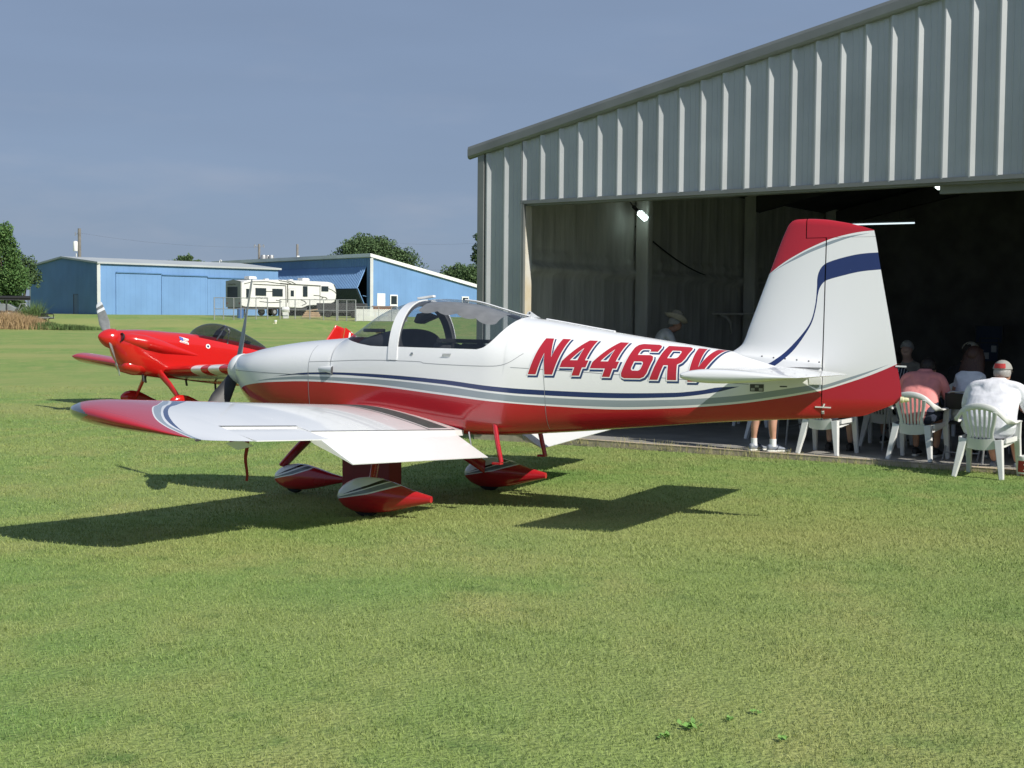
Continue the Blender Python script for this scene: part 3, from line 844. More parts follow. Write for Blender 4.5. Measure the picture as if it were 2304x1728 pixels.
def lettering(parent):
    """registration wrapped round the left side: red faces, white keyline, navy drop shadow"""
    mb = MB()
    Hh, slant, base_x = .318, .345, 3.345
    starts = [0.0, .243, .490, .745, .984, 1.218]
    scale_w = [.29, .29, .29, .29, .295, .30]
    bases = [1.192, 1.187, 1.181, 1.173, 1.164, 1.154]
    for ch, s0, sw, zb in zip("N446RV", starts, scale_w, bases):
        outer, holes = GLYPHS[ch]
        for layer, (off, sh, lift) in enumerate(((.036, (.050, -.044), .0016), (.030, (0, 0), .0032), (0, (0, 0), .0048))):
            loops = [offset_poly(outer, off)] + [offset_poly(hh, -off) for hh in holes]
            loops = [[Vector((p.x + sh[0], p.y + sh[1], 0)) for p in lp] for lp in loops]
            flat = [p for lp in loops for p in lp]
            tris = geometry.tessellate_polygon(loops)
            bm = bmesh.new()
            vs = [bm.verts.new((base_x + s0 + p.x * sw + slant * p.y * Hh, p.y * Hh, 0)) for p in flat]
            for t in tris:
                try: bm.faces.new([vs[i] for i in t])
                except ValueError: pass
            for k in range(1, 34):
                xx = base_x + s0 - .05 + k * .015
                bmesh.ops.bisect_plane(bm, geom=bm.verts[:] + bm.edges[:] + bm.faces[:], plane_co=(xx, 0, 0), plane_no=(1, 0, 0))
            for k in range(24):
                bmesh.ops.bisect_plane(bm, geom=bm.verts[:] + bm.edges[:] + bm.faces[:], plane_co=(0, -.03 + k * .016, 0), plane_no=(0, 1, 0))
            bm.verts.ensure_lookup_table()
            out = []
            for v in bm.verts:
                x, s = v.co.x, v.co.y
                y, z = fus_section(x, 160)
                arc = np.concatenate([[0], np.cumsum(np.hypot(np.diff(y), np.diff(z)))])
                a0 = np.interp(zb, z, arc) + s
                yy, zz = np.interp(a0, arc, y), np.interp(a0, arc, z)
                y2, z2 = np.interp(a0 + .004, arc, y), np.interp(a0 + .004, arc, z)
                t = Vector((y2 - yy, z2 - zz)).normalized()
                out.append((x, -(yy + t.y * lift), zz - t.x * lift))
            bm.verts.index_update()
            mb.add(out, [tuple(v.index for v in f.verts) for f in bm.faces], layer)
            bm.free()
    mb.build('registration_number', [MATS['letter_navy'], MATS['white_paint'], MATS['letter_red']], parent, fix=False)

def blade_mesh(mb, hub, ang, length, pitch_sign=1, c0=.10, c1=.19, c2=.10, mi=0, tw0=52, tw1=20, tip_mi=None):
    """propeller blade from hub outwards; ang from +y(left) towards up in the y-z plane; returns nothing"""
    rad = np.array([0, math.cos(ang), math.sin(ang)]); tan = np.array([0, -math.sin(ang), math.cos(ang)])
    ax = np.array([1.0, 0, 0])
    rows = []
    for k, s in enumerate(np.linspace(.06, 1, 26)):
        r = length * s
        c = np.interp(s, [.06, .18, .42, .8, .95, .99, 1.0], [c0, c0 * 1.1, c1, c1 * .8, c2, c2 * .7, c2 * .25])
        th = np.interp(s, [.06, .25, .6, 1], [.05, .030, .018, .008])
        tw = R_(np.interp(s, [.06, .3, 1], [tw0, tw0 - 8, tw1]))
        # chord direction mixes rotation direction with the axis
        cd = tan * math.cos(tw) * pitch_sign - ax * math.sin(tw)
        nd = np.cross(rad, cd)
        row = []
        for q in np.linspace(0, 2 * np.pi, 16, endpoint=False):
            e = math.cos(q); f = math.sin(q)
            row.append(hub + rad * r + cd * (c * .5 * e) + nd * (th * .5 * f * (1.25 if e > 0 else .7)))
        rows.append(row)
    P = np.array(rows)
    b = mb.grid(P, mi, closed_v=True)
    if tip_mi is not None:
        nf = 25 * 16
        base = len(mb.m) - nf
        for i in range(25):
            for j in range(16):
                if i in tip_mi[1]: mb.m[base + i * 16 + j] = tip_mi[0]
    mb.f.append(tuple(b + 25 * 16 + k for k in range(16))); mb.m.append(mi)

def flipy(mb):
    mb.v = [(x, -y, z) for x, y, z in mb.v]
    return mb

def pant_mesh(x0, x1, yc, z0, z1, wid, blunt=.03):
    """wheel fairing: rounded nose, deepest forward, tapering to a small blunt tail"""
    rows = []
    for s in np.concatenate([[0.0, .004, .015, .04], np.linspace(.08, 1, 30)]):
        x = x0 + (x1 - x0) * s
        top = z0 + (z1 - z0) * np.interp(s, [0, .004, .015, .04, .1, .2, .32, .45, .6, .8, 1], [.43, .50, .57, .67, .82, .95, 1.0, .985, .88, .71, .58])
        bot = z0 + (z1 - z0) * np.interp(s, [0, .004, .015, .04, .1, .2, .32, .45, .6, .8, 1], [.43, .38, .32, .24, .12, .02, 0.0, .03, .11, .26, .40])
        hw = wid / 2 * np.interp(s, [0, .004, .015, .04, .1, .2, .34, .6, .85, 1], [.02, .18, .33, .52, .74, .93, 1, .78, .42, .2])
        zc = (top + bot) / 2
        row = []
        for q in np.linspace(0, 2 * np.pi, 28, endpoint=False):
            c, d = math.cos(q), math.sin(q)
            e = 2 / 2.3
            row.append((x, yc + hw * math.copysign(abs(c) ** e, c), zc + (top - bot) / 2 * math.copysign(abs(d) ** e, d)))
        rows.append(row)
    mb = MB()
    b = mb.grid(rows, closed_v=True)
    n = 28
    mb.f += [tuple(b + k for k in range(n)), tuple(b + (len(rows) - 1) * n + k for k in range(n))]; mb.m += [0, 0]
    return mb

def build_aeroplane():
    root = bpy.data.objects.new('aeroplane', None)
    root.location = (-2.7037, 12.535, 0)
    root.rotation_euler = (R_(-1.272), R_(-.43), -R_(24.936))
    link(root)
    tag(root, 'white low-wing aeroplane with a red belly and a large red registration number on its side', 'aeroplane')
    principled('letter_red', (.40, .015, .028), .3, coat=.4)
    principled('letter_navy', (.02, .045, .13), .35, coat=.4)
    fus = paint('fuselage_paint', WHITE, [(RED, [('red', -1)]), (GREY, [('gb', 1), ('gt', -1)]), (NAVY, [('bb', 1), ('bt', -1)])])
    paint('fin_paint', WHITE, [(RED, [('r0', 1)]), (GREY, [('g0', 1), ('g1', 1)]), (NAVY, [('s0', 1), ('s1', 1)]), (RED, [('rb', -1)]), (GREY, [('gb', 1), ('gt', -1)])])
    paint('wing_paint', WHITE, [(RED, [('r', 1)]), (GREY, [('g', 1), ('gi', -1)]), (NAVY, [('bo', -1), ('bi', 1)])])
    paint('pant_paint', WHITE, [(RED, [('red', -1)]), ((.17, .2, .22), [('gb', 1), ('gt', -1)]), (BLACK, [('kb', 1), ('kt', -1)])])
    gl = glass('canopy_acrylic', (.83, .85, .87), .05)
    # --- fuselage shell (white above, red below), open at the cockpit
    xs = np.concatenate([np.linspace(.16, .5, 14), np.linspace(.53, 1.43, 26), EDGE_X[:1], np.linspace(1.475, 1.9, 20), np.linspace(1.93, 2.88, 26), np.linspace(2.90, 3.15, 22), np.linspace(3.19, 5.645, 62)])
    NP = 72
    left = []
    for x in xs:
        y, z = fus_section(x)
        if EDGE_X[0] <= x <= EDGE_X[-1]:
            ze = min(float(np.interp(x, EDGE_X, EDGE_Z)), z[-1])
            k = z <= ze
            y = np.append(y[k], np.interp(ze, z, y)); z = np.append(z[k], ze)
        y, z = resample(y, z, NP)
        left.append(np.stack([np.full(NP, x), y, z], -1))
    left = np.array(left)
    mb = MB()
    mb.grid(left * np.array([1, -1, 1])); mb.grid(left, flip=True)
    P = np.array(mb.v)
    f = lambda c: P[:, 2] - pinterp(P[:, 0], *c)
    o = mb.build('fuselage', fus, root, smooth=True, sharp=50, attrs=dict(red=f(RED_L), gb=f(GB_L), gt=f(GT_L), bb=f(BB_L), bt=f(BT_L)), fix=False)
    bm = bmesh.new(); bm.from_mesh(o.data); bmesh.ops.remove_doubles(bm, verts=bm.verts, dist=1e-4); bmesh.ops.recalc_face_normals(bm, faces=bm.faces); bm.to_mesh(o.data); bm.free()
    o.data.polygons.foreach_set('use_smooth', [True] * len(o.data.polygons))
    body = o
    # --- panel seams and fittings on the skin
    def skin_line(pts, w=.0022, lift=.001):
        q = smooth_curve(pts, 40); rows = []
        mbx = MB()
        for (x, z) in q:
            y = fus_y(x, z) + lift
            rows.append((x, -y, z))
        for k in range(len(rows) - 1):
            a, b = Vector(rows[k]), Vector(rows[k + 1])
            t = (b - a).normalized(); s = t.cross(Vector((0, -1, 0))).normalized() * w
            mbx.add([a - s, b - s, b + s, a + s], [(0, 1, 2, 3)])
        return mbx
    principled('seam', (.25, .26, .28), .6)
    for pts in ([(1.232, .70), (1.232, 1.0), (1.232, 1.35), (1.235, 1.41)], [(1.235, 1.262), (1.5, 1.272), (1.8, 1.285), (2.085, 1.287)], [(2.095, 1.405), (2.095, 1.30), (2.1, 1.287), (2.37, 1.28), (2.45, 1.266), (2.95, 1.252), (3.15, 1.27), (3.3, 1.36)],
                [(3.2, 1.245), (3.8, 1.215), (4.6, 1.17), (5.1, 1.14)], [(.20, 1.17), (.6, 1.16), (1.225, 1.145)], [(3.48, .74), (3.48, 1.0), (3.47, 1.23)]):
        skin_line(pts).build('panel_seam', MATS['seam'], root, fix=False)
    # small cowl air inlet scoop
    mb = MB(); g = []
    for t in np.linspace(0, 1, 12):
        x = 1.34 + .16 * t; h = .010 + .020 * t; zc = 1.205 - .012 * t
        g.append([(x, -fus_y(x, zc + dz * h) - lift * t, zc + dz * h) for dz, lift in ((-1.25, -.004), (-1, .024), (-.5, .034), (.5, .034), (1, .024), (1.25, -.004))])
    mb.grid(g); b0 = len(g) * 6 - 6
    mb.build('air_scoop', MATS['white_paint'], root, smooth=True, fix=False)
    mb = MB(); mb.ngon([(p[0] + .001, p[1], p[2]) for p in g[-1]]); mb.build('scoop_mouth', MATS['dark_grey'], root, fix=False)
    # canopy lock and step plate on the skirt
    mb = MB(); mb.lathe([(.001, 0), (.011, .002), (.013, .006), (.001, .009)], axis='y', n=14, o=(2.30, 0, 0)); mb.v = [(x, -fus_y(2.30, 1.345) - y, z + 1.345) for x, y, z in mb.v]
    mb.build('canopy_lock', MATS['steel'], root, smooth=True)
    mb = MB(); yv = fus_y(2.62, 1.34)
    mb.add([(2.58, -yv - .002, 1.325), (2.66, -yv - .002, 1.325), (2.68, -yv - .02, 1.352), (2.60, -yv - .02, 1.352)], [(0, 1, 2, 3)])
    mb.build('canopy_handle', MATS['white_paint'], root, fix=False)
    lettering(root)
    # --- canopy acrylic
    xs2 = np.concatenate([np.linspace(1.462, 1.9, 24), np.linspace(1.93, 2.88, 24), np.linspace(2.90, 3.148, 20)])
    rows = []
    for x in xs2:
        y, z = fus_section(x)
        ze = min(float(np.interp(x, EDGE_X, EDGE_Z)), z[-1] - 1e-4)
        k = z >= ze
        y = np.insert(y[k], 0, np.interp(ze, z, y)); z = np.insert(z[k], 0, ze)
        y, z = resample(y, z, 26)
        half = np.stack([np.full(26, x), y * .996, z], -1)
        rows.append(np.concatenate([half * [1, -1, 1], half[::-1][1:]]))
    mb = MB(); mb.grid(rows)
    mb.build('canopy', gl, root, smooth=True, sharp=0, fix=False)
    # white bow at the back edge of the windscreen, dark on the inside
    def bow(x0, x1, out, zlo, name, mat, thick=.012, lean=0.0):
        rows = []
        for xx, oo in ((x0, out), (x1, out), (x1, out - thick), (x0, out - thick)):
            y, z = fus_section(xx)
            k = z >= zlo
            yy, zz = resample(y[k], z[k], 40)
            s = 1 + oo / .5
            zc = 1.25
            half = np.stack([np.full(40, xx) + lean * (zz - zlo), yy * s, zc + (zz - zc) * s], -1)
            rows.append(np.concatenate([half * [1, -1, 1], half[::-1][1:]]))
        mbx = MB(); mbx.grid(rows, closed_u=True)
        return mbx.build(name, mat, root, smooth=True, sharp=40)
    bow(2.065, 2.155, .006, 1.29, 'canopy_bow', MATS['white_paint'])
    varied('tube_grey', (.10, .10, .105), .5, .2, 8)
    bow(2.075, 2.145, -.008, 1.38, 'roll_bar', MATS['tube_grey'], .03)
    # white slide rail down the back of the canopy, lug and rail on the turtledeck
    mb = MB()
    rr = [(x, 0, float(pinterp(x, TOPX, TOPZ)) + .006) for x in np.linspace(2.52, 3.14, 20)]
    mb.tube(rr, .006, 8, flat=(2.2, 1)); mb.build('canopy_spine', MATS['white_paint'], root, smooth=True)
    mb = MB()
    rr = [(x, 0, float(pinterp(x, TOPX, TOPZ)) + .004) for x in np.linspace(3.30, 3.92, 20)]
    mb.tube(rr, .007, 8, flat=(2.6, 1)); mb.build('slide_rail', MATS['white_paint'], root, smooth=True)
    mb = MB()
    lug = [(3.10, 1.668), (3.12, 1.715), (3.14, 1.722), (3.16, 1.71), (3.21, 1.678), (3.24, 1.665)]
    mb.prism(lug, lambda a, b: (a, -.006, b), lambda a, b: (a, .006, b)); mb.build('rail_lug', MATS['white_paint'], root)
    mb = MB(); mb.lathe([(.008, -.008), (.008, .008)], axis='y', n=12, o=(3.142, 0, 1.705), cap=True); mb.build('lug_hole', MATS['dark_grey'], root)
    mb = MB(); mb.bar((2.05, .0, 1.835), (2.21, .0, 1.855), .05, .02); mb.build('air_vent', MATS['white_paint'], root, bevel=.004)
    # --- cockpit: dark tub, panel hood, seats, sunshade
    varied('cockpit_dark', (.03, .03, .034), .8, .3, 6)
    varied('seat_cloth', (.035, .035, .04), .9, .3, 12, bump=.2)
    rows = []
    for x in np.linspace(1.47, 3.13, 30):
        y, z = fus_section(x)
        ze = min(float(np.interp(x, EDGE_X, EDGE_Z)) - .006, z[-1])
        k = z <= ze
        yy, zz = resample(np.append(y[k], np.interp(ze, z, y)), np.append(z[k], ze), 20)
        half = np.stack([np.full(20, x), np.maximum(yy - .014, 0), np.maximum(zz, .70)], -1)
        rows.append(np.concatenate([half[::-1] * [1, -1, 1], half[1:]]))
    mb = MB(); mb.grid(rows); mb.build('cockpit_tub', MATS['cockpit_dark'], root, smooth=True, fix=False)
    mb = MB(); rows = []
    for x, sc, zt in ((1.58, .55, 1.455), (1.66, .72, 1.50), (1.78, .83, 1.535), (1.93, .90, 1.565), (2.03, .91, 1.565)):
        w = pinterp(x, AX, A_W) * sc
        rows.append([(x, w * math.cos(a), 1.36 + (zt - 1.36) * max(0, math.sin(a)) ** .62) for a in np.linspace(0, np.pi, 30)])
    b = mb.grid(rows)
    mb.f.append(tuple(b + 4 * 30 + k for k in range(30))); mb.m.append(0)
    mb.build('panel_hood', MATS['cockpit_dark'], root, smooth=True)
    mb = MB(); mb.box((1.80, -.34, 1.545), (.17, .10, .03)); mb.build('radio_tray', MATS['black_matte'], root, bevel=.008)
    principled('brass', (.55, .42, .15), .4, .8)
    mb = MB(); mb.box((1.80, -.26, 1.535), (.05, .03, .03)); mb.build('compass', MATS['brass'], root, bevel=.004)
    for s in (-1, 1):
        mb = MB()
        mb.bar((2.34, s * .25, .95), (2.50, s * .25, 1.435), .40, .10, up=(1, 0, 0)); mb.build('seat_back', MATS['seat_cloth'], root, bevel=.03)
        mb = MB(); mb.box((2.16, s * .25, .93), (.44, .42, .10)); mb.build('seat_base', MATS['seat_cloth'], root, bevel=.03)
    mb = MB(); mb.bar((2.53, -.50, 1.46), (2.53, .50, 1.46), .06, .035); mb.bar((2.53, -.28, 1.45), (2.53, -.28, 1.30), .05, .03); mb.bar((2.53, .28, 1.45), (2.53, .28, 1.30), .05, .03)
    mb.build('harness_bar', MATS['black_matte'], root, bevel=.01)
    mb = MB(); mb.box((2.98, 0, 1.372), (.34, .98, .03)); mb.build('baggage_shelf', MATS['cockpit_dark'], root)
    for k in range(5):
        mb = MB(); mb.lathe([(.001, 0), (.008, .004), (.01, .01)], n=10, o=(2.86 + .06 * k, -.44 + .05 * k, 1.388)); mb.build('stud', MATS['steel'], root)
    varied('shade_cloth', (.25, .245, .24), .9, .15, 9)
    rows = []
    for x in np.linspace(2.24, 2.98, 60):
        zt = float(pinterp(x, TOPX, TOPZ)) - .022
        ph = ((x - 2.24) / .185) % 1.0
        yend = .335 + .030 * math.sin(math.pi * ph) ** .6
        y, z = fus_section(x)
        row = []
        for t in np.linspace(-.8, 1, 18):
            yy = t * yend
            ku = z > 1.32; zz = np.interp(abs(yy), y[ku][::-1], z[ku][::-1]) - .022 - .006 * abs(math.sin(math.pi * (x - 2.24) / .185)) * (t > 0) * t
            row.append((x, -yy, zz))
        rows.append(row)
    mb = MB(); mb.grid(rows); mb.build('sunshade', MATS['shade_cloth'], root, smooth=True, sharp=0, fix=False)
    mb = MB()
    mb.prism([(2.06, 1.63), (2.09, 1.70), (2.17, 1.715), (2.27, 1.68), (2.26, 1.665), (2.18, 1.635), (2.12, 1.61), (2.08, 1.615)], lambda a, b: (a - .06, .0, b), lambda a, b: (a - .06, .10, b))
    mb.build('sun_visor', MATS['black_matte'], root, bevel=.015)
    # --- spinner and propeller
    mb = MB()
    prof = [(.001, .0)] + [(.152 * math.sin(math.pi / 2 * s) ** .85, .16 * s ** 1.55) for s in np.linspace(.06, 1, 20)] + [(.150, .165), (.02, .166)]
    mb.lathe(prof, axis='x', n=40, o=(0, 0, 1.170)); mb.build('spinner', MATS['white_paint'], root, smooth=True, sharp=50)
    varied('prop_black', (.03, .03, .032), .45, .3, 14)
    varied('prop_grey', (.20, .22, .23), .35, .15, 14)
    for ang, nm in ((R_(104), 0), (R_(314), 1)):
        mb = MB()
        blade_mesh(mb, np.array([.085, 0, 1.170]), ang, .90, pitch_sign=1, c0=.11, c1=.185, c2=.09, tw0=58, tw1=24)
        flipy(mb)
        mb.build('propeller_blade', MATS['prop_grey'] if nm == 0 else MATS['prop_black'], root, smooth=True, sharp=60)
    # --- fin and rudder
    def thin(x, z, le, te, tmax):
        xc = np.clip((x - le) / (te - le), 0, 1)
        return airfoil_z(xc, tmax, 0)[0] * (te - le)
    def fin_le(z): return pinterp(z, [1.30, 1.40, 1.459, 1.6, 2.01, 2.347, 2.411, 2.44], [4.70, 4.93, 5.003, 5.058, 5.209, 5.335, 5.368, 5.41])
    def rud_te(z): return pinterp(z, [.88, .93, .985, 1.02, 1.05, 1.323, 2.042, 2.339, 2.44], [5.90, 6.02, 6.19, 6.235, 6.239, 6.198, 6.066, 6.011, 5.98])
    def top_z(x): return pinterp(x, [5.36, 5.39, 5.421, 5.508, 5.637, 5.75, 5.851, 6.011], [2.405, 2.424, 2.433, 2.435, 2.427, 2.408, 2.386, 2.338])
    def bot_z(x): return pinterp(x, [5.64, 5.90, 6.02, 6.15, 6.21, 6.24], [.878, .905, .930, .965, .985, 1.01])
    FINRED = smooth_curve([(5.10, 1.93), (5.221, 2.020), (5.324, 2.094), (5.433, 2.158), (5.54, 2.212), (5.673, 2.268), (5.774, 2.297), (5.858, 2.315), (5.931, 2.326), (6.016, 2.333), (6.1, 2.34)])
    FG_B = smooth_curve([(5.10, 1.915), (5.248, 2.026), (5.325, 2.073), (5.433, 2.125), (5.541, 2.175), (5.679, 2.228), (5.774, 2.262), (5.858, 2.287), (5.975, 2.312), (6.1, 2.333)])
    FG_T = smooth_curve([(5.10, 1.900), (5.248, 2.028), (5.325, 2.081), (5.433, 2.145), (5.54, 2.198), (5.679, 2.253), (5.774, 2.281), (5.858, 2.298), (5.975, 2.313), (6.1, 2.325)])
    SW_L = smooth_curve([(5.12, 1.245), (5.227, 1.299), (5.293, 1.341), (5.38, 1.418), (5.487, 1.539), (5.55, 1.637), (5.582, 1.766), (5.592, 1.896), (5.593, 1.961), (5.603, 2.014), (5.629, 2.062), (5.676, 2.094), (5.787, 2.129), (5.913, 2.155), (6.048, 2.164), (6.15, 2.165)], 160)
    SW_R = smooth_curve([(5.20, 1.23), (5.303, 1.300), (5.348, 1.336), (5.424, 1.413), (5.498, 1.517), (5.559, 1.626), (5.589, 1.745), (5.601, 1.842), (5.614, 1.896), (5.642, 1.938), (5.679, 1.960), (5.779, 1.988), (5.915, 2.019), (6.071, 2.034), (6.2, 2.04)], 160)
    RB = ([5.3, 5.667, 5.826, 5.982, 6.106, 6.203, 6.3], [1.02, 1.108, 1.160, 1.217, 1.270, 1.316, 1.36])
    RGB = ([5.3, 5.667, 5.826, 5.982, 6.146, 6.3], [1.03, 1.121, 1.176, 1.238, 1.313, 1.385])
    RGT = ([5.3, 5.666, 5.825, 5.982, 6.146, 6.3], [1.06, 1.146, 1.199, 1.252, 1.313, 1.373])
    def fin_attrs(mbx):
        P = np.array(mbx.v); Q = P[:, [0, 2]]
        return dict(r0=curve_dist(Q, FINRED), g0=curve_dist(Q, FG_B), g1=-curve_dist(Q, FG_T), s0=-curve_dist(Q, SW_L), s1=curve_dist(Q, SW_R),
                    rb=P[:, 2] - pinterp(P[:, 0], *RB), gb=P[:, 2] - pinterp(P[:, 0], *RGB), gt=P[:, 2] - pinterp(P[:, 0], *RGT))
    def tail_slab(x_lo, x_hi, z_lo, z_hi, le, te, name, nx=44, nz=110, round_top=True, fillet=0.0, round_bot=False):
        """two-sided vertical surface between x_lo(z)..x_hi(z) and z_lo(x)..z_hi(x)"""
        rows = []
        for j in range(nz):
            v = j / (nz - 1)
            row = []
            for i in range(nx):
                u = 1 - math.cos(i / (nx - 1) * math.pi / 2)
                # two fixed-point steps for the curved outline
                z = z_lo(5.6) + v * (z_hi(5.6) - z_lo(5.6))
                for _ in range(3):
                    x = x_lo(z) + u * (x_hi(z) - x_lo(z))
                    z = z_lo(x) + v * (z_hi(x) - z_lo(x))
                y = float(thin(x, z, le(z), te(z), .085))
                dtop = z_hi(x) - z
                if round_top: y *= math.sqrt(min(1, max(0, 1 - (1 - min(1, dtop / .05)) ** 2)))
                if round_bot:
                    db = z - z_lo(x); y *= math.sqrt(min(1, max(0, 1 - (1 - min(1, db / .06)) ** 2)))
                if fillet: y += fillet * math.exp(-max(0, z - (1.36 - .09 * (x - 5.1))) / .035) * min(1, (x - le(z)) / .15 + .3)
                row.append((x, -y, z))
            rows.append(row)
        rows = np.array(rows)
        mbx = MB(); mbx.grid(rows); mbx.grid(rows * [1, -1, 1], flip=True)
        # close the spar side
        for j in range(nz - 1):
            for i in (0, nx - 1):
                a, b = rows[j, i], rows[j + 1, i]
                if abs(a[1]) > 1e-4: mbx.add([a, b, b * [1, -1, 1], a * [1, -1, 1]], [(0, 1, 2, 3)])
        return mbx
    hinge = lambda z: 5.645 + .010 * (z - 1.2)
    m1 = tail_slab(fin_le, lambda z: 5.498, lambda x: 1.28, top_z, fin_le, rud_te, 'fin', fillet=.03)
    m1b = tail_slab(lambda z: 5.498, lambda z: hinge(z) - .004, lambda x: 1.28, lambda x: 2.281, fin_le, rud_te, 'fin', fillet=.03, round_top=False)
    m1.add(m1b.v, m1b.f)
    m1.build('fin', MATS['fin_paint'], root, smooth=True, sharp=40, attrs=fin_attrs(m1))
    m2 = tail_slab(lambda z: hinge(z) + .006, rud_te, bot_z, lambda x: 2.284, fin_le, rud_te, 'rudder', round_top=False, round_bot=True)
    m2.build('rudder', MATS['fin_paint'], root, smooth=True, sharp=40, attrs=fin_attrs(m2))
    m3 = tail_slab(lambda z: 5.506, rud_te, lambda x: 2.286, top_z, fin_le, rud_te, 'rudder_horn', nz=40)
    m3.build('rudder_horn', MATS['fin_paint'], root, smooth=True, sharp=40, attrs=fin_attrs(m3))
    # tail light, rudder stop hardware, screws along the fin fairing
    principled('lamp_glass', (.75, .72, .45), .1, 0, .6)
    mb = MB(); mb.lathe([(.001, .05), (.012, .048), (.018, .03), (.018, .01), (.024, .008), (.024, -.012)], axis='x', n=16, o=(6.245, 0, 1.045)); mb.build('tail_light', MATS['lamp_glass'], root, smooth=True)
    mb = MB(); mb.bar((6.19, 0, 1.30), (6.27, 0, 1.297), .012, .012); mb.build('trim_wick', MATS['white_paint'], root)
    mb = MB(); mb.bar((5.60, -.06, .975), (5.72, -.06, .972), .012, .01); mb.bar((5.66, -.055, .97), (5.67, -.055, 1.0), .012, .01); mb.bar((5.655, -.02, .92), (5.655, -.02, 1.03), .02, .03)
    mb.build('rudder_cable_stop', MATS['white_paint'], root)
    for x, z in ((5.181, 1.361), (5.274, 1.351), (5.364, 1.344), (5.455, 1.336), (5.547, 1.328), (5.627, 1.321)):
        yv = float(thin(x, z, fin_le(z), rud_te(z), .085)) + .03 * math.exp(-max(0, z - (1.36 - .09 * (x - 5.1))) / .035) + .001
        mb = MB(); mb.lathe([(.001, .003), (.0065, .002), (.007, 0)], axis='y', n=10); mb.v = [(p[0] + x, -yv - p[1], p[2] + z) for p in mb.v]; mb.build('fairing_screw', MATS['dark_grey'], root)
    # --- tailplanes with elevators
    def stab(side, root):
        zc = 1.232
        def section(y, x0, x1, sc):
            pts = []
            up = np.linspace(1, 0, 26); le, c = 5.06, .80
            xs_ = x0 + (x1 - x0) * (np.linspace(0, 1, 30) ** (2.0 if x0 < 5.3 else 1.0))
            t = airfoil_z((xs_ - le) / c, .122, 0)[0] * c * sc
            return [(x, side * y, zc + q) for x, q in zip(xs_[::-1], t[::-1])] + [(x, side * y, zc - q) for x, q in zip(xs_[1:], t[1:])]
        def loft(x0, x1, ys, name, tip=False):
            rows = []
            for y, sc, dx in ys:
                rows.append(section(y, x0 + dx, x1, sc))
            mbx = MB(); b = mbx.grid(rows, closed_v=True)
            n = len(rows[0])
            mbx.f += [tuple(b + k for k in range(n)), tuple(b + (len(rows) - 1) * n + k for k in range(n))]; mbx.m += [0, 0]
            return mbx.build(name, MATS['white_paint'], root, smooth=True, sharp=40)
        ysl = [(.02, 1, 0), (.6, 1, 0), (1.2, 1, 0), (1.66, 1, 0)]
        loft(5.06, 5.548, ysl, 'tailplane')
        e = loft(5.556, 5.86, [(.13, 1, 0), (.6, 1, 0), (1.2, 1, 0), (1.665, 1, 0)], 'elevator')
        loft(5.06, 5.86, [(1.672, 1, 0), (1.75, 1, 0), (1.80, .97, 0.002), (1.83, .86, .006), (1.85, .62, .014), (1.86, .2, .03)], 'elevator_horn')
    stab(-1, root); stab(1, root)
    mb = MB(); mb.box((5.60, -.075, 1.175), (.10, .012, .06)); mb.build('elevator_hinge_plate', MATS['white_paint'], root, bevel=.004)
    principled('decal_grey', (.05, .05, .055), .5)
    def on_skin(x, z, lift): return (x, -fus_y(x, z) - lift, z)
    mb = MB(); mb.grid([[on_skin(x, z, .0015) for x in np.linspace(5.11, 5.215, 8)] for z in np.linspace(1.085, 1.143, 5)])
    mb.build('data_plate', MATS['decal_grey'], root, fix=False)
    for x0, x1, z0, z1 in ((5.118, 5.146, 1.092, 1.112), (5.178, 5.207, 1.092, 1.112), (5.148, 5.178, 1.118, 1.134)):
        mb = MB(); mb.grid([[on_skin(x, z, .0025) for x in np.linspace(x0, x1, 4)] for z in (z0, (z0 + z1) / 2, z1)]); mb.build('plate_mark', MATS['galv_pipe'], root, fix=False)
    mb = MB(); mb.grid([[on_skin(x, z, .0015) for x in np.linspace(5.335, 5.39, 6)] for z in (1.123, 1.128, 1.133)]); mb.build('small_placard', MATS['decal_grey'], root, fix=False)
    # --- wings
    def wing(side, root):
        S = np.array([1, side, 1.0])
        def attrs(mbx):
            P = np.array(mbx.v); Q = np.stack([P[:, 0], np.abs(P[:, 1])], -1)
            return dict(r=curve_dist(Q, ARC_RED), g=curve_dist(Q, ARC_G), gi=curve_dist(Q, ARC_GI), bo=curve_dist(Q, ARC_BO), bi=curve_dist(Q, ARC_BI))
        def strip(x0, x1, y0, y1, ny, name, mat):
            xx = W_LE + W_C * (1 - np.cos(np.linspace(0, np.pi, 60))) / 2
            xx = np.array([x0] + [x for x in xx if x0 + 1e-4 < x < x1 - 1e-4] + [x1])
            rows = []
            for y in np.linspace(y0, y1, ny):
                u, l = wing_surf(xx, y)
                rows.append([(x, y, z) for x, z in zip(xx[::-1], u[::-1])] + [(x, y, z) for x, z in zip(xx[1:], l[1:])])
            mbx = MB(); b = mbx.grid(np.array(rows) * S, closed_v=True); n = len(rows[0])
            mbx.f += [tuple(b + k for k in range(n)), tuple(b + (ny - 1) * n + k for k in range(n))]; mbx.m += [0, 0]
            return mbx.build(name, mat, root, smooth=True, sharp=35, attrs=attrs(mbx))
        strip(W_LE, 2.72, .40, 2.70, 60, 'wing', MATS['wing_paint'])
        strip(W_LE, 2.60, 2.7001, 3.56, 80, 'wing_outer_panel', MATS['wing_paint'])
        # tip fairing, from y 3.56 out to the raked, rounded edge
        xx = W_LE + W_C * (1 - np.cos(np.linspace(0, np.pi, 70))) / 2
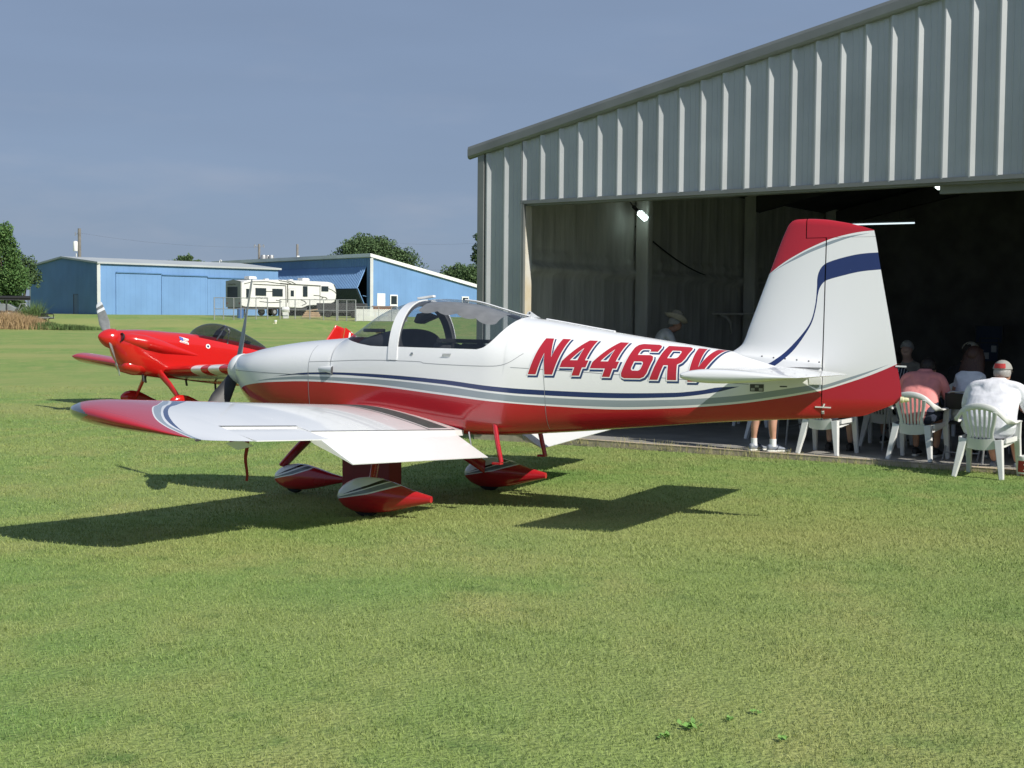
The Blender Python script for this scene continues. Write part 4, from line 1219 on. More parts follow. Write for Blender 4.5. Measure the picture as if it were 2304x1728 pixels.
        for nm in ('wing_tip', 'landing_light_lens'):
            mbx = MB()
            for surf in (0, 1):
                rows = []
                for s in np.linspace(0, 1, 40):
                    row = []
                    for x in xx:
                        y = 3.5601 + (max(3.562, tip_edge(x)) - 3.5601) * math.sin(s * math.pi / 2)
                        u, l = wing_surf(x, 3.56); mid = (u + l) / 2; k = math.cos(s * math.pi / 2) ** .8 if s < 1 else 0
                        zz = mid + ((u if surf == 0 else l) - mid) * k + .0475 * (y - 3.56) + .012 * s * (x - 1.52)
                        row.append((x, y, zz))
                    rows.append(row)
                rows = np.array(rows) * S
                cut = 9
                # the clear lens is the front corner of the fairing
                for i in range(39):
                    for j in range(69):
                        xm = (rows[i, j, 0] + rows[i, j + 1, 0]) / 2; sm = (i + .5) / 39
                        lens = sm > .35 and xm < 1.60 + .40 * (sm - .35) / .65
                        if lens == (nm == 'landing_light_lens'):
                            q = [rows[i, j], rows[i, j + 1], rows[i + 1, j + 1], rows[i + 1, j]]
                            mbx.add(q, [(0, 1, 2, 3)])
            # weld
            bmx = bmesh.new(); vs = [bmx.verts.new(v) for v in mbx.v]
            for fc in mbx.f: bmx.faces.new([vs[i] for i in fc])
            bmesh.ops.remove_doubles(bmx, verts=bmx.verts, dist=2e-4)
            bmesh.ops.recalc_face_normals(bmx, faces=bmx.faces)
            bmx.verts.index_update()
            m4 = MB(); m4.add([v.co for v in bmx.verts], [tuple(v.index for v in fc.verts) for fc in bmx.faces]); bmx.free()
            m4.build(nm, MATS['wing_paint'] if nm == 'wing_tip' else MATS['lens_clear'], root, smooth=True, sharp=60, attrs=attrs(m4), fix=False)
        # lamp behind the lens
        mb = MB(); mb.lathe([(.035, 0), (.03, .03), (.012, .05)], axis='x', n=16, o=(1.66, side * 3.70, wing_chord_z(1.66, 3.7))); mb.build('landing_light', MATS['steel'], root, smooth=True)
        # aileron
        def surface(x_h, x_t, y0, y1, droop, name, t0, hz=0.0):
            """hinged control surface rotated about its leading edge by droop"""
            c, s = math.cos(droop), math.sin(droop)
            rows = []
            for y in np.linspace(y0, y1, 12):
                zc = wing_chord_z(x_h, y) + hz
                L = x_t - x_h
                pts = []
                prof = [(1, .003), (.7, t0 * .34), (.4, t0 * .68), (.15, t0 * .95), (.04, t0 * .85), (0, t0 * .4), (0, -t0 * .4), (.04, -t0 * .8), (.15, -t0 * .9), (.4, -t0 * .62), (.7, -t0 * .3), (1, -.003)]
                inc = -.155 / W_C
                for a, q in prof:
                    dx, dz = a * L, q + inc * a * L
                    pts.append((x_h + dx * c + dz * s, y, zc - dx * s + dz * c))
                rows.append(pts)
            mbx = MB(); b = mbx.grid(np.array(rows) * S, closed_v=True); n = len(rows[0])
            mbx.f += [tuple(b + k for k in range(n)), tuple(b + 11 * n + k for k in range(n))]; mbx.m += [0, 0]
            return mbx.build(name, MATS['white_paint'], root, smooth=True, sharp=30)
        surface(2.612, 2.885, 2.712, 3.552, R_(2.0 if side < 0 else -2.0), 'aileron', .030, .012)
        surface(2.675, 3.065, .56, 2.655, R_(20), 'flap', .030, -.01)
        # aileron and flap hinge brackets
        mb = MB(); mb.prism([(2.50, -.06), (2.62, -.035), (2.72, -.07), (2.60, -.10)], lambda a, b: (a, side * 3.35, wing_chord_z(2.6, 3.35) + b), lambda a, b: (a, side * 3.365, wing_chord_z(2.6, 3.35) + b)); mb.build('aileron_bracket', MATS['white_paint'], root)
        # dark seam along the aileron, walkway strips
        mb = MB()
        for y0, y1, xc in ((2.70, 3.56, 2.603),):
            g = []
            for y in np.linspace(y0, y1, 20):
                u = wing_surf(np.array([2.596, 2.606]), y)[0] + .001
                g.append([(2.592, y, u[0]), (2.606, y, u[1])])
            mb.grid(np.array(g) * S)
        mb.build('aileron_gap', MATS['dark_grey'], root, fix=False)
        mb = MB(); g = []
        for y in np.linspace(.56, 2.69, 40):
            u = wing_surf(np.array([2.706, 2.719]), y)[0] + .001
            g.append([(2.706, y, u[0]), (2.719, y, u[1])])
        mb.grid(np.array(g) * S); mb.build('flap_seal', MATS['dark_grey'], root, fix=False)
        def patch(poly_in, poly_out, lift, name, mat):
            g = []
            for t in np.linspace(0, 1, 40):
                a = np.array(poly_in[0]) * (1 - t) + np.array(poly_in[1]) * t
                b = np.array(poly_out[0]) * (1 - t) + np.array(poly_out[1]) * t
                row = []
                for s in np.linspace(0, 1, 12):
                    q = a * (1 - s) + b * s
                    row.append((q[0], q[1], float(wing_surf(q[0], q[1])[0]) + lift))
                g.append(row)
            mbx = MB(); mbx.grid(np.array(g) * S); mbx.build(name, mat, root, smooth=True, fix=False)
        varied('walkway_black', (.045, .045, .045), .95, .3, 30, bump=.4, bscale=200)
        patch([(1.72, .545), (2.715, .545)], [(1.72, .985), (2.715, .985)], .0012, 'walkway_border', MATS['black_matte'])
        patch([(1.73, .56), (2.705, .56)], [(1.73, .970), (2.705, .970)], .0024, 'walkway_keyline', MATS['white_paint'])
        patch([(1.75, .60), (2.675, .60)], [(1.75, .93), (2.675, .93)], .0036, 'wing_walkway', MATS['walkway_black'])
        # pushrod from flap to fuselage
        mb = MB(); mb.tube([(2.82, side * .50, .70), (2.86, side * .53, .57)], .007, 8); mb.build('flap_pushrod', MATS['steel'], root)
        # boarding step
        mb = MB(); mb.tube([(3.02, side * .43, .80), (3.06, side * .45, .62), (3.10, side * .455, .455)], [.022, .021, .019], 12, flat=(1, 1.0)); mb.box((3.07, side * .465, .447), (.075, .06, .018)); mb.build('boarding_step', MATS['red_paint'], root, smooth=True)
        # main leg and wheel fairing
        mb = MB()
        mb.tube([(1.92, side * .44, .67), (2.06, side * .72, .47), (2.19, side * 1.00, .29), (2.25, side * 1.12, .20)], [.06, .055, .052, .05], 14, flat=(1.25, .42), up=(1, 0, 0))
        mb.build('main_gear_leg', MATS['red_paint'], root, smooth=True)
        pm = pant_mesh(1.955, 2.815, side * 1.14, .052, .348, .25)
        P = np.array(pm.v)
        li = lambda pts: P[:, 2] - np.interp(P[:, 0], [q[0] for q in pts], [q[1] for q in pts])
        at = dict(red=li([(1.9, .146), (1.986, .164), (2.304, .222), (2.594, .305), (2.62, .40), (3, .8)]),
                  gb=li([(1.9, .156), (1.986, .172), (2.304, .233), (2.57, .31), (2.62, .42), (3, .8)]),
                  gt=li([(1.95, .165), (2.026, .186), (2.25, .25), (2.484, .328), (3, .5)]),
                  kb=li([(1.98, .185), (2.079, .213), (2.26, .262), (2.445, .325), (3, .5)]),
                  kt=li([(1.98, .180), (2.079, .217), (2.20, .262), (2.30, .296), (2.445, .36), (3, .6)]))
        at['red'] = at['red'] if True else 0
        pm.build('wheel_fairing', MATS['pant_paint'], root, smooth=True, sharp=40, attrs=at)
        mb = MB(); mb.lathe([(.001, -.05), (.10, -.05), (.135, -.035), (.145, 0), (.135, .035), (.10, .05), (.001, .05)], axis='y', n=28, o=(2.22, side * 1.14, .165)); mb.build('wheel', MATS['rubber'], root, smooth=True)
    m = principled('lens_clear', (.07, .08, .095), .06, 0, .8)
    wing(-1, root); wing(1, root)
    # --- nose leg and fairing
    mb = MB(); mb.tube([(1.06, 0, .70), (.92, 0, .565), (.76, 0, .42), (.62, 0, .285)], [.085, .085, .08, .07], 16, flat=(.42, 1.0), up=(0, 1, 0)); mb.v = mb.v
    mb.build('nose_gear_leg', MATS['red_paint'], root, smooth=True)
    pm = pant_mesh(.525, 1.30, 0, .055, .302, .20)
    P = np.array(pm.v)
    li = lambda pts: P[:, 2] - np.interp(P[:, 0], [q[0] for q in pts], [q[1] for q in pts])
    pm.build('nose_wheel_fairing', MATS['pant_paint'], root, smooth=True, sharp=40, attrs=dict(
        red=li([(.5, .145), (.54, .15), (.78, .20), (.97, .262), (1.0, .33), (1.4, .8)]), gb=li([(.5, .153), (.54, .158), (.78, .21), (.95, .268), (1.0, .35), (1.4, .8)]),
        gt=li([(.5, .165), (.60, .18), (.75, .228), (.90, .282), (1.4, .5)]), kb=li([(.5, .165), (.62, .20), (.75, .24), (.86, .284), (1.4, .5)]), kt=li([(.5, .155), (.62, .204), (.70, .24), (.80, .28), (.86, .31), (1.4, .6)])))
    mb = MB(); mb.lathe([(.001, -.04), (.08, -.04), (.105, -.03), (.115, 0), (.105, .03), (.08, .04), (.001, .04)], axis='y', n=26, o=(.75, 0, .14)); mb.build('nose_wheel', MATS['rubber'], root, smooth=True)
    # --- pitot tube under the left wing with its red cover and hanging streamer
    principled('streamer_red', (.28, .03, .02), .8)
    t = empty('pitot_cover'); t.parent = root; t.location = (2.06, -2.55, .69)
    mb = MB(); mb.tube([(0, 0, .10), (0, 0, .0), (-.01, 0, -.02)], .011, 8); mb.bar((.015, 0, .0), (-.13, 0, .005), .028, .034); mb.build('pitot_tube', MATS['streamer_red'], t)
    mb = MB(); g = []
    for k in range(16):
        z = .07 - .33 * k / 15; sw = .008 * math.sin(k * .6)
        w = .017 - .007 * k / 15
        g.append([(.0 - w + sw + .02, -.015, z), (.0 + w + sw + .02, -.012, z)])
    mb.grid(g); mb.build('streamer', MATS['streamer_red'], t, fix=False)
    return root
AERO = build_aeroplane()

def build_fuel_box():
    """dark red plastic container standing on the grass under the wing"""
    varied('red_plastic', (.22, .018, .024), .45, .2, 6, bump=.08, bscale=30)
    x, y = -1.255, 11.75
    t = empty('fuel_container', (x, y, float(gz(y))), -R_(24.9))
    tag(t, 'dark red plastic fuel container standing on the grass behind the left wheel', 'container')
    mb = MB()
    prof = [(-.245, 0), (.235, 0), (.245, .012), (.245, .46), (-.17, .46), (-.215, .43), (-.245, .37), (-.245, .012)]
    mb.prism(prof, lambda a, b: (a, -.11, b), lambda a, b: (a, .11, b)); mb.build('body', MATS['red_plastic'], t, bevel=.02)
    mb = MB(); mb.box((.10, -.112, .23), (.018, .012, .42)); mb.build('moulded_rib', MATS['red_plastic'], t, bevel=.004)
    mb = MB(); mb.tube([(-.12, 0, .455), (-.10, 0, .52), (.06, 0, .52), (.08, 0, .455)], .018, 10); mb.build('handle', MATS['red_plastic'], t, smooth=True)
    mb = MB(); mb.lathe([(.001, .51), (.035, .508), (.035, .45)], n=18, o=(.17, 0, 0)); mb.build('cap', MATS['black_matte'], t, smooth=True)
build_fuel_box()
# ------------------------------------------------------------------ the red tail-dragger behind
def build_red_plane():
    root = bpy.data.objects.new('aeroplane', None); link(root)
    th = R_(10.5); az = R_(45.0)
    M = Matrix.Translation((-6.84, 25.2, float(gz(25.2)))) @ Matrix.Rotation(az, 4, 'Z') @ Matrix.Rotation(th, 4, 'Y') @ Matrix.Translation((-1.45, 0, .19))
    root.matrix_world = M
    tag(root, 'all red tail-wheel aeroplane parked behind the nose of the white one', 'aeroplane')
    BR = (.52, .012, .010)
    principled('bright_red', BR, .18, coat=.7)
    paint('red_wing_paint', (.72, .72, .68), [(BR, [('up', 1)]), ((.78, .78, .78), [('a0', 1), ('a1', -1), ('up', 1)]), ((.78, .78, .78), [('b0', 1), ('b1', -1), ('up', 1)])])
    paint('check_paint', BR, [((.78, .78, .78), [('ck', 1), ('cx', 1)])])
    X = [.30, .40, .55, .8, 1.1, 1.35, 1.7, 2.2, 2.8, 3.5, 4.5, 5.6, 6.0]
    Wd = [.185, .27, .34, .365, .35, .33, .32, .315, .30, .26, .17, .075, .04]
    ZC = [1.03, 1.03, 1.03, 1.04, 1.06, 1.08, 1.10, 1.12, 1.14, 1.14, 1.13, 1.12, 1.12]
    ZB = [.84, .68, .55, .47, .45, .455, .49, .51, .54, .62, .75, .92, .98]
    ZT = [1.195, 1.22, 1.25, 1.30, 1.335, 1.36, 1.40, 1.44, 1.46, 1.46, 1.36, 1.26, 1.22]
    def sec(x, n=50):
        w, zc, zb, zt = (float(pinterp(x, X, q)) for q in (Wd, ZC, ZB, ZT))
        nl = np.interp(x, [.3, .8, 1.4, 5], [2, 2.6, 3.6, 3]); nu = np.interp(x, [.3, 1.3, 2], [2, 2.3, 2.4])
        t = np.linspace(0, np.pi / 2, n)
        y = np.concatenate([w * np.sin(t) ** (2 / nl), (w * np.cos(t) ** (2 / nu))[1:]]); z = np.concatenate([zc - (zc - zb) * np.cos(t) ** (2 / nl), (zc + (zt - zc) * np.sin(t) ** (2 / nu))[1:]])
        return resample(y, z, 40)
    rows = []
    for x in np.concatenate([np.linspace(.30, 1.4, 34), np.linspace(1.45, 6.0, 60)]):
        y, z = sec(x)
        h = np.stack([np.full(40, x), y, z], -1)
        rows.append(np.concatenate([h * [1, -1, 1], h[::-1][1:-1]]))
    mb = MB(); mb.grid(rows, closed_v=True)
    mb.build('fuselage', MATS['bright_red'], root, smooth=True)
    # cheek blisters over the cylinders, chin scoop, air inlets
    for s in (-1, 1):
        rows = []
        for t in np.linspace(0, 1, 40):
            x = .36 + t * 1.75
            r = np.interp(t, [0, .03, .10, .25, .45, .7, 1], [.35, .62, .85, 1, .9, .48, .0])
            yc = np.interp(t, [0, .25, .6, 1], [.17, .25, .26, .30]); zc = np.interp(t, [0, .3, 1], [1.06, 1.045, 1.0])
            rows.append([(x, s * (yc + .205 * r * math.cos(a)), zc + .155 * r * math.sin(a)) for a in np.linspace(0, 2 * np.pi, 30, endpoint=False)])
        mb = MB(); b = mb.grid(rows, closed_v=True); mb.f.append(tuple(b + k for k in range(30))); mb.m.append(0)
        mb.build('cowl_cheek', MATS['bright_red'], root, smooth=True, sharp=60)
        mb = MB(); mb.lathe([(.001, .03), (.068, .03), (.075, -.012), (.086, .0)], axis='x', n=22, o=(.345, s * .235, 1.075)); mb.build('air_inlet', MATS['black_matte'], root, smooth=True)
    mb = MB(); rows = []
    for t in np.linspace(0, 1, 24):
        x = .52 + t * .95; r = np.interp(t, [0, .05, .3, .7, 1], [.6, .8, 1, .8, .1])
        rows.append([(x, .29 * r * math.cos(a), .58 + .04 * t + .17 * r * math.sin(a)) for a in np.linspace(0, 2 * np.pi, 26, endpoint=False)])
    b = mb.grid(rows, closed_v=True); mb.f.append(tuple(b + k for k in range(26))); mb.m.append(0)
    mb.build('chin_scoop', MATS['bright_red'], root, smooth=True, sharp=60)
    # spinner and two-blade propeller with banded tips
    mb = MB(); mb.lathe([(.001, 0)] + [(.19 * math.sin(math.pi / 2 * q) ** .95, .30 * q ** 1.35) for q in np.linspace(.05, 1, 20)] + [(.17, .305), (.02, .306)], axis='x', n=36, o=(0, 0, 1.03)); mb.build('spinner', MATS['bright_red'], root, smooth=True, sharp=50)
    varied('blade_grey', (.19, .20, .20), .4, .15, 14)
    for a in (R_(133), R_(313)):
        mb = MB(); blade_mesh(mb, np.array([.22, 0, 1.03]), a, .93, 1, .12, .20, .14, tw0=58, tw1=20, tip_mi=(1, (18, 19, 22, 23, 24)))
        flipy(mb); mb.build('propeller_blade', [MATS['blade_grey'], MATS['white_paint']], root, smooth=True, sharp=60)
    # canopy
    gl = glass('smoked_acrylic', (.44, .45, .47), .05)
    rows = []
    for x in np.linspace(1.98, 3.62, 40):
        t = (x - 1.98) / 1.64
        hgt = .27 * (math.sin(math.pi * min(1, t ** .62)) ** .8 if 0 < t < 1 else 0.0) + .002
        y0, z0 = sec(x); zb = 1.36 - .03 * t
        w = float(np.interp(zb, z0, y0)) * .98
        top = max(float(pinterp(x, X, ZT)) + .003, zb + .02) + hgt
        rows.append([(x, w * math.cos(a), zb + (top - zb) * max(0, math.sin(a)) ** .8) for a in np.linspace(0, np.pi, 26)])
    mb = MB(); mb.grid(rows); mb.build('canopy', gl, root, smooth=True, sharp=0, fix=False)
    mb = MB()
    for x0 in (2.62,):
        mb.tube([(x0, -.24, 1.34), (x0 + .02, -.20, 1.62), (x0 + .03, 0, 1.72), (x0 + .02, .20, 1.62), (x0, .24, 1.34)], .02, 8)
        mb.tube([(x0 + .03, -.05, 1.70), (x0 - .25, -.20, 1.36)], .017, 8)
    mb.build('roll_bar', MATS['galv_pipe'], root, smooth=True)
    mb = MB(); mb.bar((2.45, 0, 1.30), (2.6, 0, 1.60), .30, .08, up=(1, 0, 0)); mb.build('seat_back', MATS['seat_cloth'], root, bevel=.02)
    mb = MB(); mb.bar((3.1, 0, 1.30), (3.2, 0, 1.50), .28, .08, up=(1, 0, 0)); mb.build('seat_back', MATS['seat_cloth'], root, bevel=.02)
    # wings
    for s in (-1, 1):
        xs_ = 1.30 + 1.40 * (1 - np.cos(np.linspace(0, np.pi, 40))) / 2
        rows = []; up = []
        for y in list(np.linspace(.25, 3.42, 60)) + [3.47, 3.51, 3.53]:
            k = 1 if y < 3.43 else math.sqrt(max(.003, 1 - ((y - 3.42) / .112) ** 2))
            u, l = airfoil_z((xs_ - 1.30) / 1.40, .165)
            m_ = (u + l) / 2; zc = .60 - .02 * (xs_ - 1.3) + .05 * y
            uu = zc + 1.4 * (m_ + (u - m_) * k); ll = zc + 1.4 * (m_ + (l - m_) * k)
            rows.append([(x, s * y, z) for x, z in zip(xs_[::-1], uu[::-1])] + [(x, s * y, z) for x, z in zip(xs_[1:], ll[1:])])
            up += list(np.full(40, .05)) + list((ll - zc + .088)[1:])
        mb = MB(); b = mb.grid(rows, closed_v=True); n = len(rows[0])
        mb.f += [tuple(b + (len(rows) - 1) * n + k for k in range(n))]; mb.m += [0]
        P = np.abs(np.array(mb.v)[:, 1]); off = 9 if s > 0 else 0
        mb.build('wing', MATS['red_wing_paint'], root, smooth=True, sharp=40, attrs=dict(up=up, a0=P - 1.22 - off, a1=P - 1.55 - off, b0=P - 1.80 - off, b1=P - 2.16 - off))
    # fin and rudder with chequered top, tailplane
    def slab(poly, t, name, mat, attrs=None, sub=26):
        (x0, z0), (x1, z1), (x2, z2), (x3, z3) = poly       # bottom front, bottom back, top back, top front
        mbx = MB()
        for sd in (1, -1):
            rows = []
            for v in np.linspace(0, 1, sub):
                row = []
                for u in np.linspace(0, 1, sub):
                    xa = x0 + (x3 - x0) * v; xb = x1 + (x2 - x1) * v; za = z0 + (z3 - z0) * v; zb = z1 + (z2 - z1) * v
                    x = xa + (xb - xa) * u; z = za + (zb - za) * u
                    row.append((x, sd * t * math.sqrt(max(0, math.sin(math.pi * min(1, u * .5 + .0) ) if u < 1 else 1)) * (1 - u) ** .5 * (1 if v < .97 else .5), z))
                rows.append(row)
            mbx.grid(rows, flip=sd < 0)
        P = np.array(mbx.v)
        at = None
        if attrs: at = attrs(P)
        return mbx.build(name, mat, root, smooth=True, sharp=40, attrs=at)
    slab([(4.85, 1.28), (5.60, 1.2), (5.62, 2.21), (5.36, 2.24)], .05, 'fin', MATS['bright_red'])
    def ck(P):
        a = np.sin((P[:, 0] - 5.64) * math.pi / .15) * np.sin((P[:, 2] - 2.30) * math.pi / .15)
        return dict(ck=a, cx=np.minimum(P[:, 2] - 1.9, P[:, 0] - 5.74))
    slab([(5.61, .98), (6.12, 1.05), (5.98, 2.10), (5.63, 2.24)], .035, 'rudder', MATS['check_paint'], ck)
    for s in (-1, 1):
        mb = MB(); rows = []
        xs_ = np.linspace(0, 1, 20)
        for y, le, te in ((.04, 4.95, 5.85), (1.15, 5.15, 5.78), (1.22, 5.22, 5.72)):
            q = airfoil_z(xs_, .09, 0)[0] * .7
            xx = le + (te - le) * xs_
            rows.append([(x, s * y, 1.2 + z) for x, z in zip(xx[::-1], q[::-1])] + [(x, s * y, 1.2 - z) for x, z in zip(xx[1:], q[1:])])
        b = mb.grid(rows, closed_v=True); n = len(rows[0]); mb.f.append(tuple(b + 2 * n + k for k in range(n))); mb.m.append(0)
        mb.build('tailplane', MATS['bright_red'], root, smooth=True, sharp=40)
    # undercarriage
    for s in (-1, 1):
        mb = MB(); mb.tube([(1.22, s * .20, .58), (1.33, s * .52, .34), (1.43, s * .84, .06)], [.075, .06, .05], 14, flat=(1.0, .45), up=(1, 0, 0)); mb.build('main_gear_leg', MATS['bright_red'], root, smooth=True)
        pm = pant_mesh(1.15, 1.98, s * .92, -.12, .18, .20); pm.build('wheel_fairing', MATS['bright_red'], root, smooth=True, sharp=40)
        mb = MB(); mb.lathe([(.001, -.05), (.10, -.05), (.14, -.03), (.15, 0), (.14, .03), (.10, .05), (.001, .05)], axis='y', n=24, o=(1.45, s * .92, -.04)); mb.build('wheel', MATS['rubber'], root, smooth=True)
    mb = MB(); mb.tube([(5.75, 0, .98), (6.1, 0, .76)], .015, 8); mb.lathe([(.001, -.03), (.05, -.025), (.06, 0), (.05, .025), (.001, .03)], axis='y', n=16, o=(6.12, 0, .74)); mb.build('tail_wheel', MATS['rubber'], root, smooth=True)
    for (x, y, l) in ((.95, -.12, .12), (1.15, .14, .12), (1.9, -.1, .10), (2.6, -.05, .16)):
        mb = MB(); zb = float(pinterp(x, X, ZB)); mb.bar((x, y, zb + .03), (x + .05, y, zb - l), .04, .025); mb.build('exhaust_stub' if x < 1.5 else 'belly_antenna', MATS['dark_grey'], root)
    # decals on the left side
    principled('decal_white', (.75, .75, .74), .4); principled('decal_blue', (.10, .12, .40), .4)
    def side_y(x, z):
        y, zz = sec(x); return float(np.interp(z, zz, y))
    def decal(x, z, w, h, mat, name, round_=False, par=root, lift=.006):
        pts = [(x + w / 2 * math.cos(a), z + h / 2 * math.sin(a)) for a in np.linspace(0, 2 * np.pi, 20, endpoint=False)] if round_ else [(x - w / 2, z - h / 2), (x + w / 2, z - h / 2 - .02), (x + w / 2, z + h / 2 - .02), (x - w / 2, z + h / 2)]
        mb = MB(); mb.ngon([(a, -side_y(a, b) - lift, b) for a, b in pts]); return mb.build(name, mat, par, fix=False)
    decal(1.62, 1.25, .20, .11, MATS['decal_white'], 'flag_decal'); decal(1.56, 1.275, .08, .06, MATS['decal_blue'], 'flag_canton', lift=.010)
    for zz in (1.215, 1.245, 1.275):
        decal(1.66 if zz > 1.23 else 1.62, zz - .005, .11 if zz > 1.23 else .17, .007, MATS['bright_red'], 'flag_stripe', lift=.010)
    decal(2.15, 1.22, .10, .09, MATS['decal_white'], 'round_decal', True); decal(2.15, 1.22, .05, .045, MATS['letter_navy'], 'decal_mark', True, lift=.010)
    decal(2.95, 1.17, .10, .10, MATS['decal_white'], 'round_decal', True); decal(2.95, 1.17, .05, .05, MATS['brass'], 'decal_mark', True, lift=.010)
build_red_plane()
# ------------------------------------------------------------------ far background: blue hangars, caravan, fence, trees
def corr(name, col, rough=.45):
    return varied(name, col, rough, .10, .35)
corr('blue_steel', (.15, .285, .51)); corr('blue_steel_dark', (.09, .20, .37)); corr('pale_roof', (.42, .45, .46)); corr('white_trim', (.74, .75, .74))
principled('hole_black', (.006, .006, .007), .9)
principled('pane_dark', (.02, .03, .035), .12)
principled('door_brown', (.14, .11, .09), .6)
RIB = [(-.11, 0), (-.03, .10), (.03, .10), (.11, 0)]

def build_blue_hangars():
    # low gabled hangar
    be = R_(42.0); c, s = math.cos(be), math.sin(be)
    C = ray_at(224, 706, 130.0); base = 1.45; C.z = 0
    D, G = Vector((c, s, 0)), Vector((-s, c, 0))
    Ln, Wd = 20.5, 17.0
    top = ray_at(224, 593, 130.0).z; ridge = ray_at(144.7, 581, 136.2).z
    t = empty('blue_hangar', (C.x, C.y, base))
    tag(t, 'low blue metal hangar with a grey gabled roof and one narrow dark doorway', 'hangar')
    o = t.location
    Pf = lambda g, off, z: C + G * g - D * off + Vector((0, 0, z)) - o          # gable wall, outward -D
    Ps = lambda d, off, z: C + D * d - G * off + Vector((0, 0, z)) - o          # long wall, outward -G
    gz_top = lambda g: top + (ridge - top) * (1 - abs(g - Wd / 2) / (Wd / 2))
    mb = MB(); ribbed(mb, Pf, 0, Wd, lambda a: base - .5, gz_top, .15, .3048, RIB)
    mb.build('gable_wall', MATS['blue_steel'], t, fix=False)
    mb = MB(); ribbed(mb, Ps, 0, Ln, lambda a: base - .5, lambda a: top, .15, .6, [(-.03, 0), (-.01, .012), (.01, .012), (.03, 0)])
    mb.build('side_wall', MATS['blue_steel'], t, fix=False)
    # shut sliding doors standing proud of the side wall under a track
    for k, (d0, d1, off, zt) in enumerate(((1.7, 6.6, .10, top - .86), (6.62, 11.8, .16, top - .98), (11.85, 16.9, .10, top - 1.10))):
        mb = MB(); ribbed(mb, lambda a, q, z: Ps(a, q + off, z), d0, d1, lambda a: base - .4, lambda a: zt, .2, .6, [(-.03, 0), (-.01, .012), (.01, .012), (.03, 0)])
        mb.add([Ps(d0, off, zt), Ps(d1, off, zt), Ps(d1, 0, zt), Ps(d0, 0, zt)], [(0, 1, 2, 3)]); mb.add([Ps(d0, off, zt), Ps(d0, 0, zt), Ps(d0, 0, base), Ps(d0, off, base)], [(0, 1, 2, 3)])
        mb.build('sliding_door', MATS['blue_steel'], t, fix=False)
        mb = MB(); mb.bar(Ps(d0, off + .05, zt + .05), Ps(d1, off + .05, zt + .05), .14, .10); mb.build('door_track', MATS['blue_steel_dark'], t)
    mb = MB(); ribbed(mb, lambda a, off, z: Pf(a, -Ln, z), 0, Wd, lambda a: base - .5, gz_top, .15, .6, RIB); mb.add([Ps(0, -Wd, base), Ps(Ln, -Wd, base), Ps(Ln, -Wd, top), Ps(0, -Wd, top)], [(0, 1, 2, 3)])
    mb.build('back_wall', MATS['blue_steel_dark'], t, fix=False)
    mb = MB()
    for g0, g1 in ((-.25, Wd / 2), (Wd / 2, Wd + .25)):
        q = []
        for d in (-.30, Ln + .3):
            for g in (g0, g1):
                z = top + (ridge - top) * (1 - abs(g - Wd / 2) / (Wd / 2)); q += [Pf(g, -d, z + .02), Pf(g, -d, z + .20)]
        mb.add(q, [(0, 2, 3, 1), (4, 5, 7, 6), (0, 1, 5, 4), (2, 6, 7, 3), (1, 3, 7, 5), (0, 4, 6, 2)])
    mb.build('roof', MATS['pale_roof'], t)
    mb = MB()
    mb.bar(Pf(-.02, .06, base - .4), Pf(-.02, .06, top), .26, .26); mb.build('corner_trim', MATS['white_trim'], t)
    mb = MB(); mb.bar(Pf(Wd, .06, base - .4), Pf(Wd, .06, top), .2, .2); mb.build('corner_trim', MATS['white_trim'], t)
    gd = 5.35
    mb = MB(); mb.add([Pf(gd - .5, .05, base), Pf(gd + .5, .05, base), Pf(gd + .5, .05, base + 2.15), Pf(gd - .5, .05, base + 2.15)], [(0, 1, 2, 3)]); dr = mb.build('door', MATS['door_brown'], t, fix=False)
    mb = MB()
    for g in (gd - .55, gd + .55): mb.bar(Pf(g, .05, base), Pf(g, .05, base + 2.2), .09, .06)
    mb.bar(Pf(gd - .6, .05, base + 2.2), Pf(gd + .6, .05, base + 2.2), .06, .09); mb.build('frame', MATS['dark_grey'], dr)
    # tall monopitch hangar with its bifold door open
    K = ray_at(836, 700, 142.0); K.z = 0; kb = 1.60
    zt0 = ray_at(836, 580, 142.0).z
    t = empty('blue_hangar', (K.x, K.y, kb))
    tag(t, 'tall blue hangar with a sloping white roof edge and a folded-up bifold door', 'hangar')
    o2 = t.location
    W = Vector((-.669, .743, 0)); Dd = Vector((.743, .669, 0))
    Pl = lambda a, off, z: K + W * a - Dd * off + Vector((0, 0, z)) - o2        # left wall (outward -D)
    Pr = lambda a, off, z: K + Dd * a - W * off + Vector((0, 0, z)) - o2        # right wall (outward -W)
    slope = .198
    mb = MB()
    ribbed(mb, Pl, 0, .75, lambda a: kb - .5, lambda a: zt0, .15, .3048, RIB)
    ribbed(mb, Pl, .75, 25, lambda a: zt0 - .95, lambda a: zt0, .15, .3048, RIB)
    ribbed(mb, Pl, 25, 34, lambda a: kb - .5, lambda a: zt0, .15, .3048, RIB)
    mb.build('front_wall', MATS['blue_steel'], t, fix=False)
    mb = MB(); ribbed(mb, Pr, 0, 22, lambda a: kb - .5, lambda a: zt0 - slope * a, .15, .75, [(-.03, 0), (-.01, .012), (.01, .012), (.03, 0)]); mb.build('side_wall', MATS['blue_steel'], t, fix=False)
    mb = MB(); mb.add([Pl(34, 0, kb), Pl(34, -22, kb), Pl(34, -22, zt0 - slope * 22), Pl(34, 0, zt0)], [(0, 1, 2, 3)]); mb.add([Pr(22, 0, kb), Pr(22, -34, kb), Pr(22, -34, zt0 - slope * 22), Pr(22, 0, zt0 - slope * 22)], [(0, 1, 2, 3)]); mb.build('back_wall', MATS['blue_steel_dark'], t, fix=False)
    mb = MB(); q = []
    for a in (-.25, 34.2):
        for d in (-.35, 22.2): q += [Pl(a, -d, zt0 - slope * d + .03), Pl(a, -d, zt0 - slope * d + .40)]
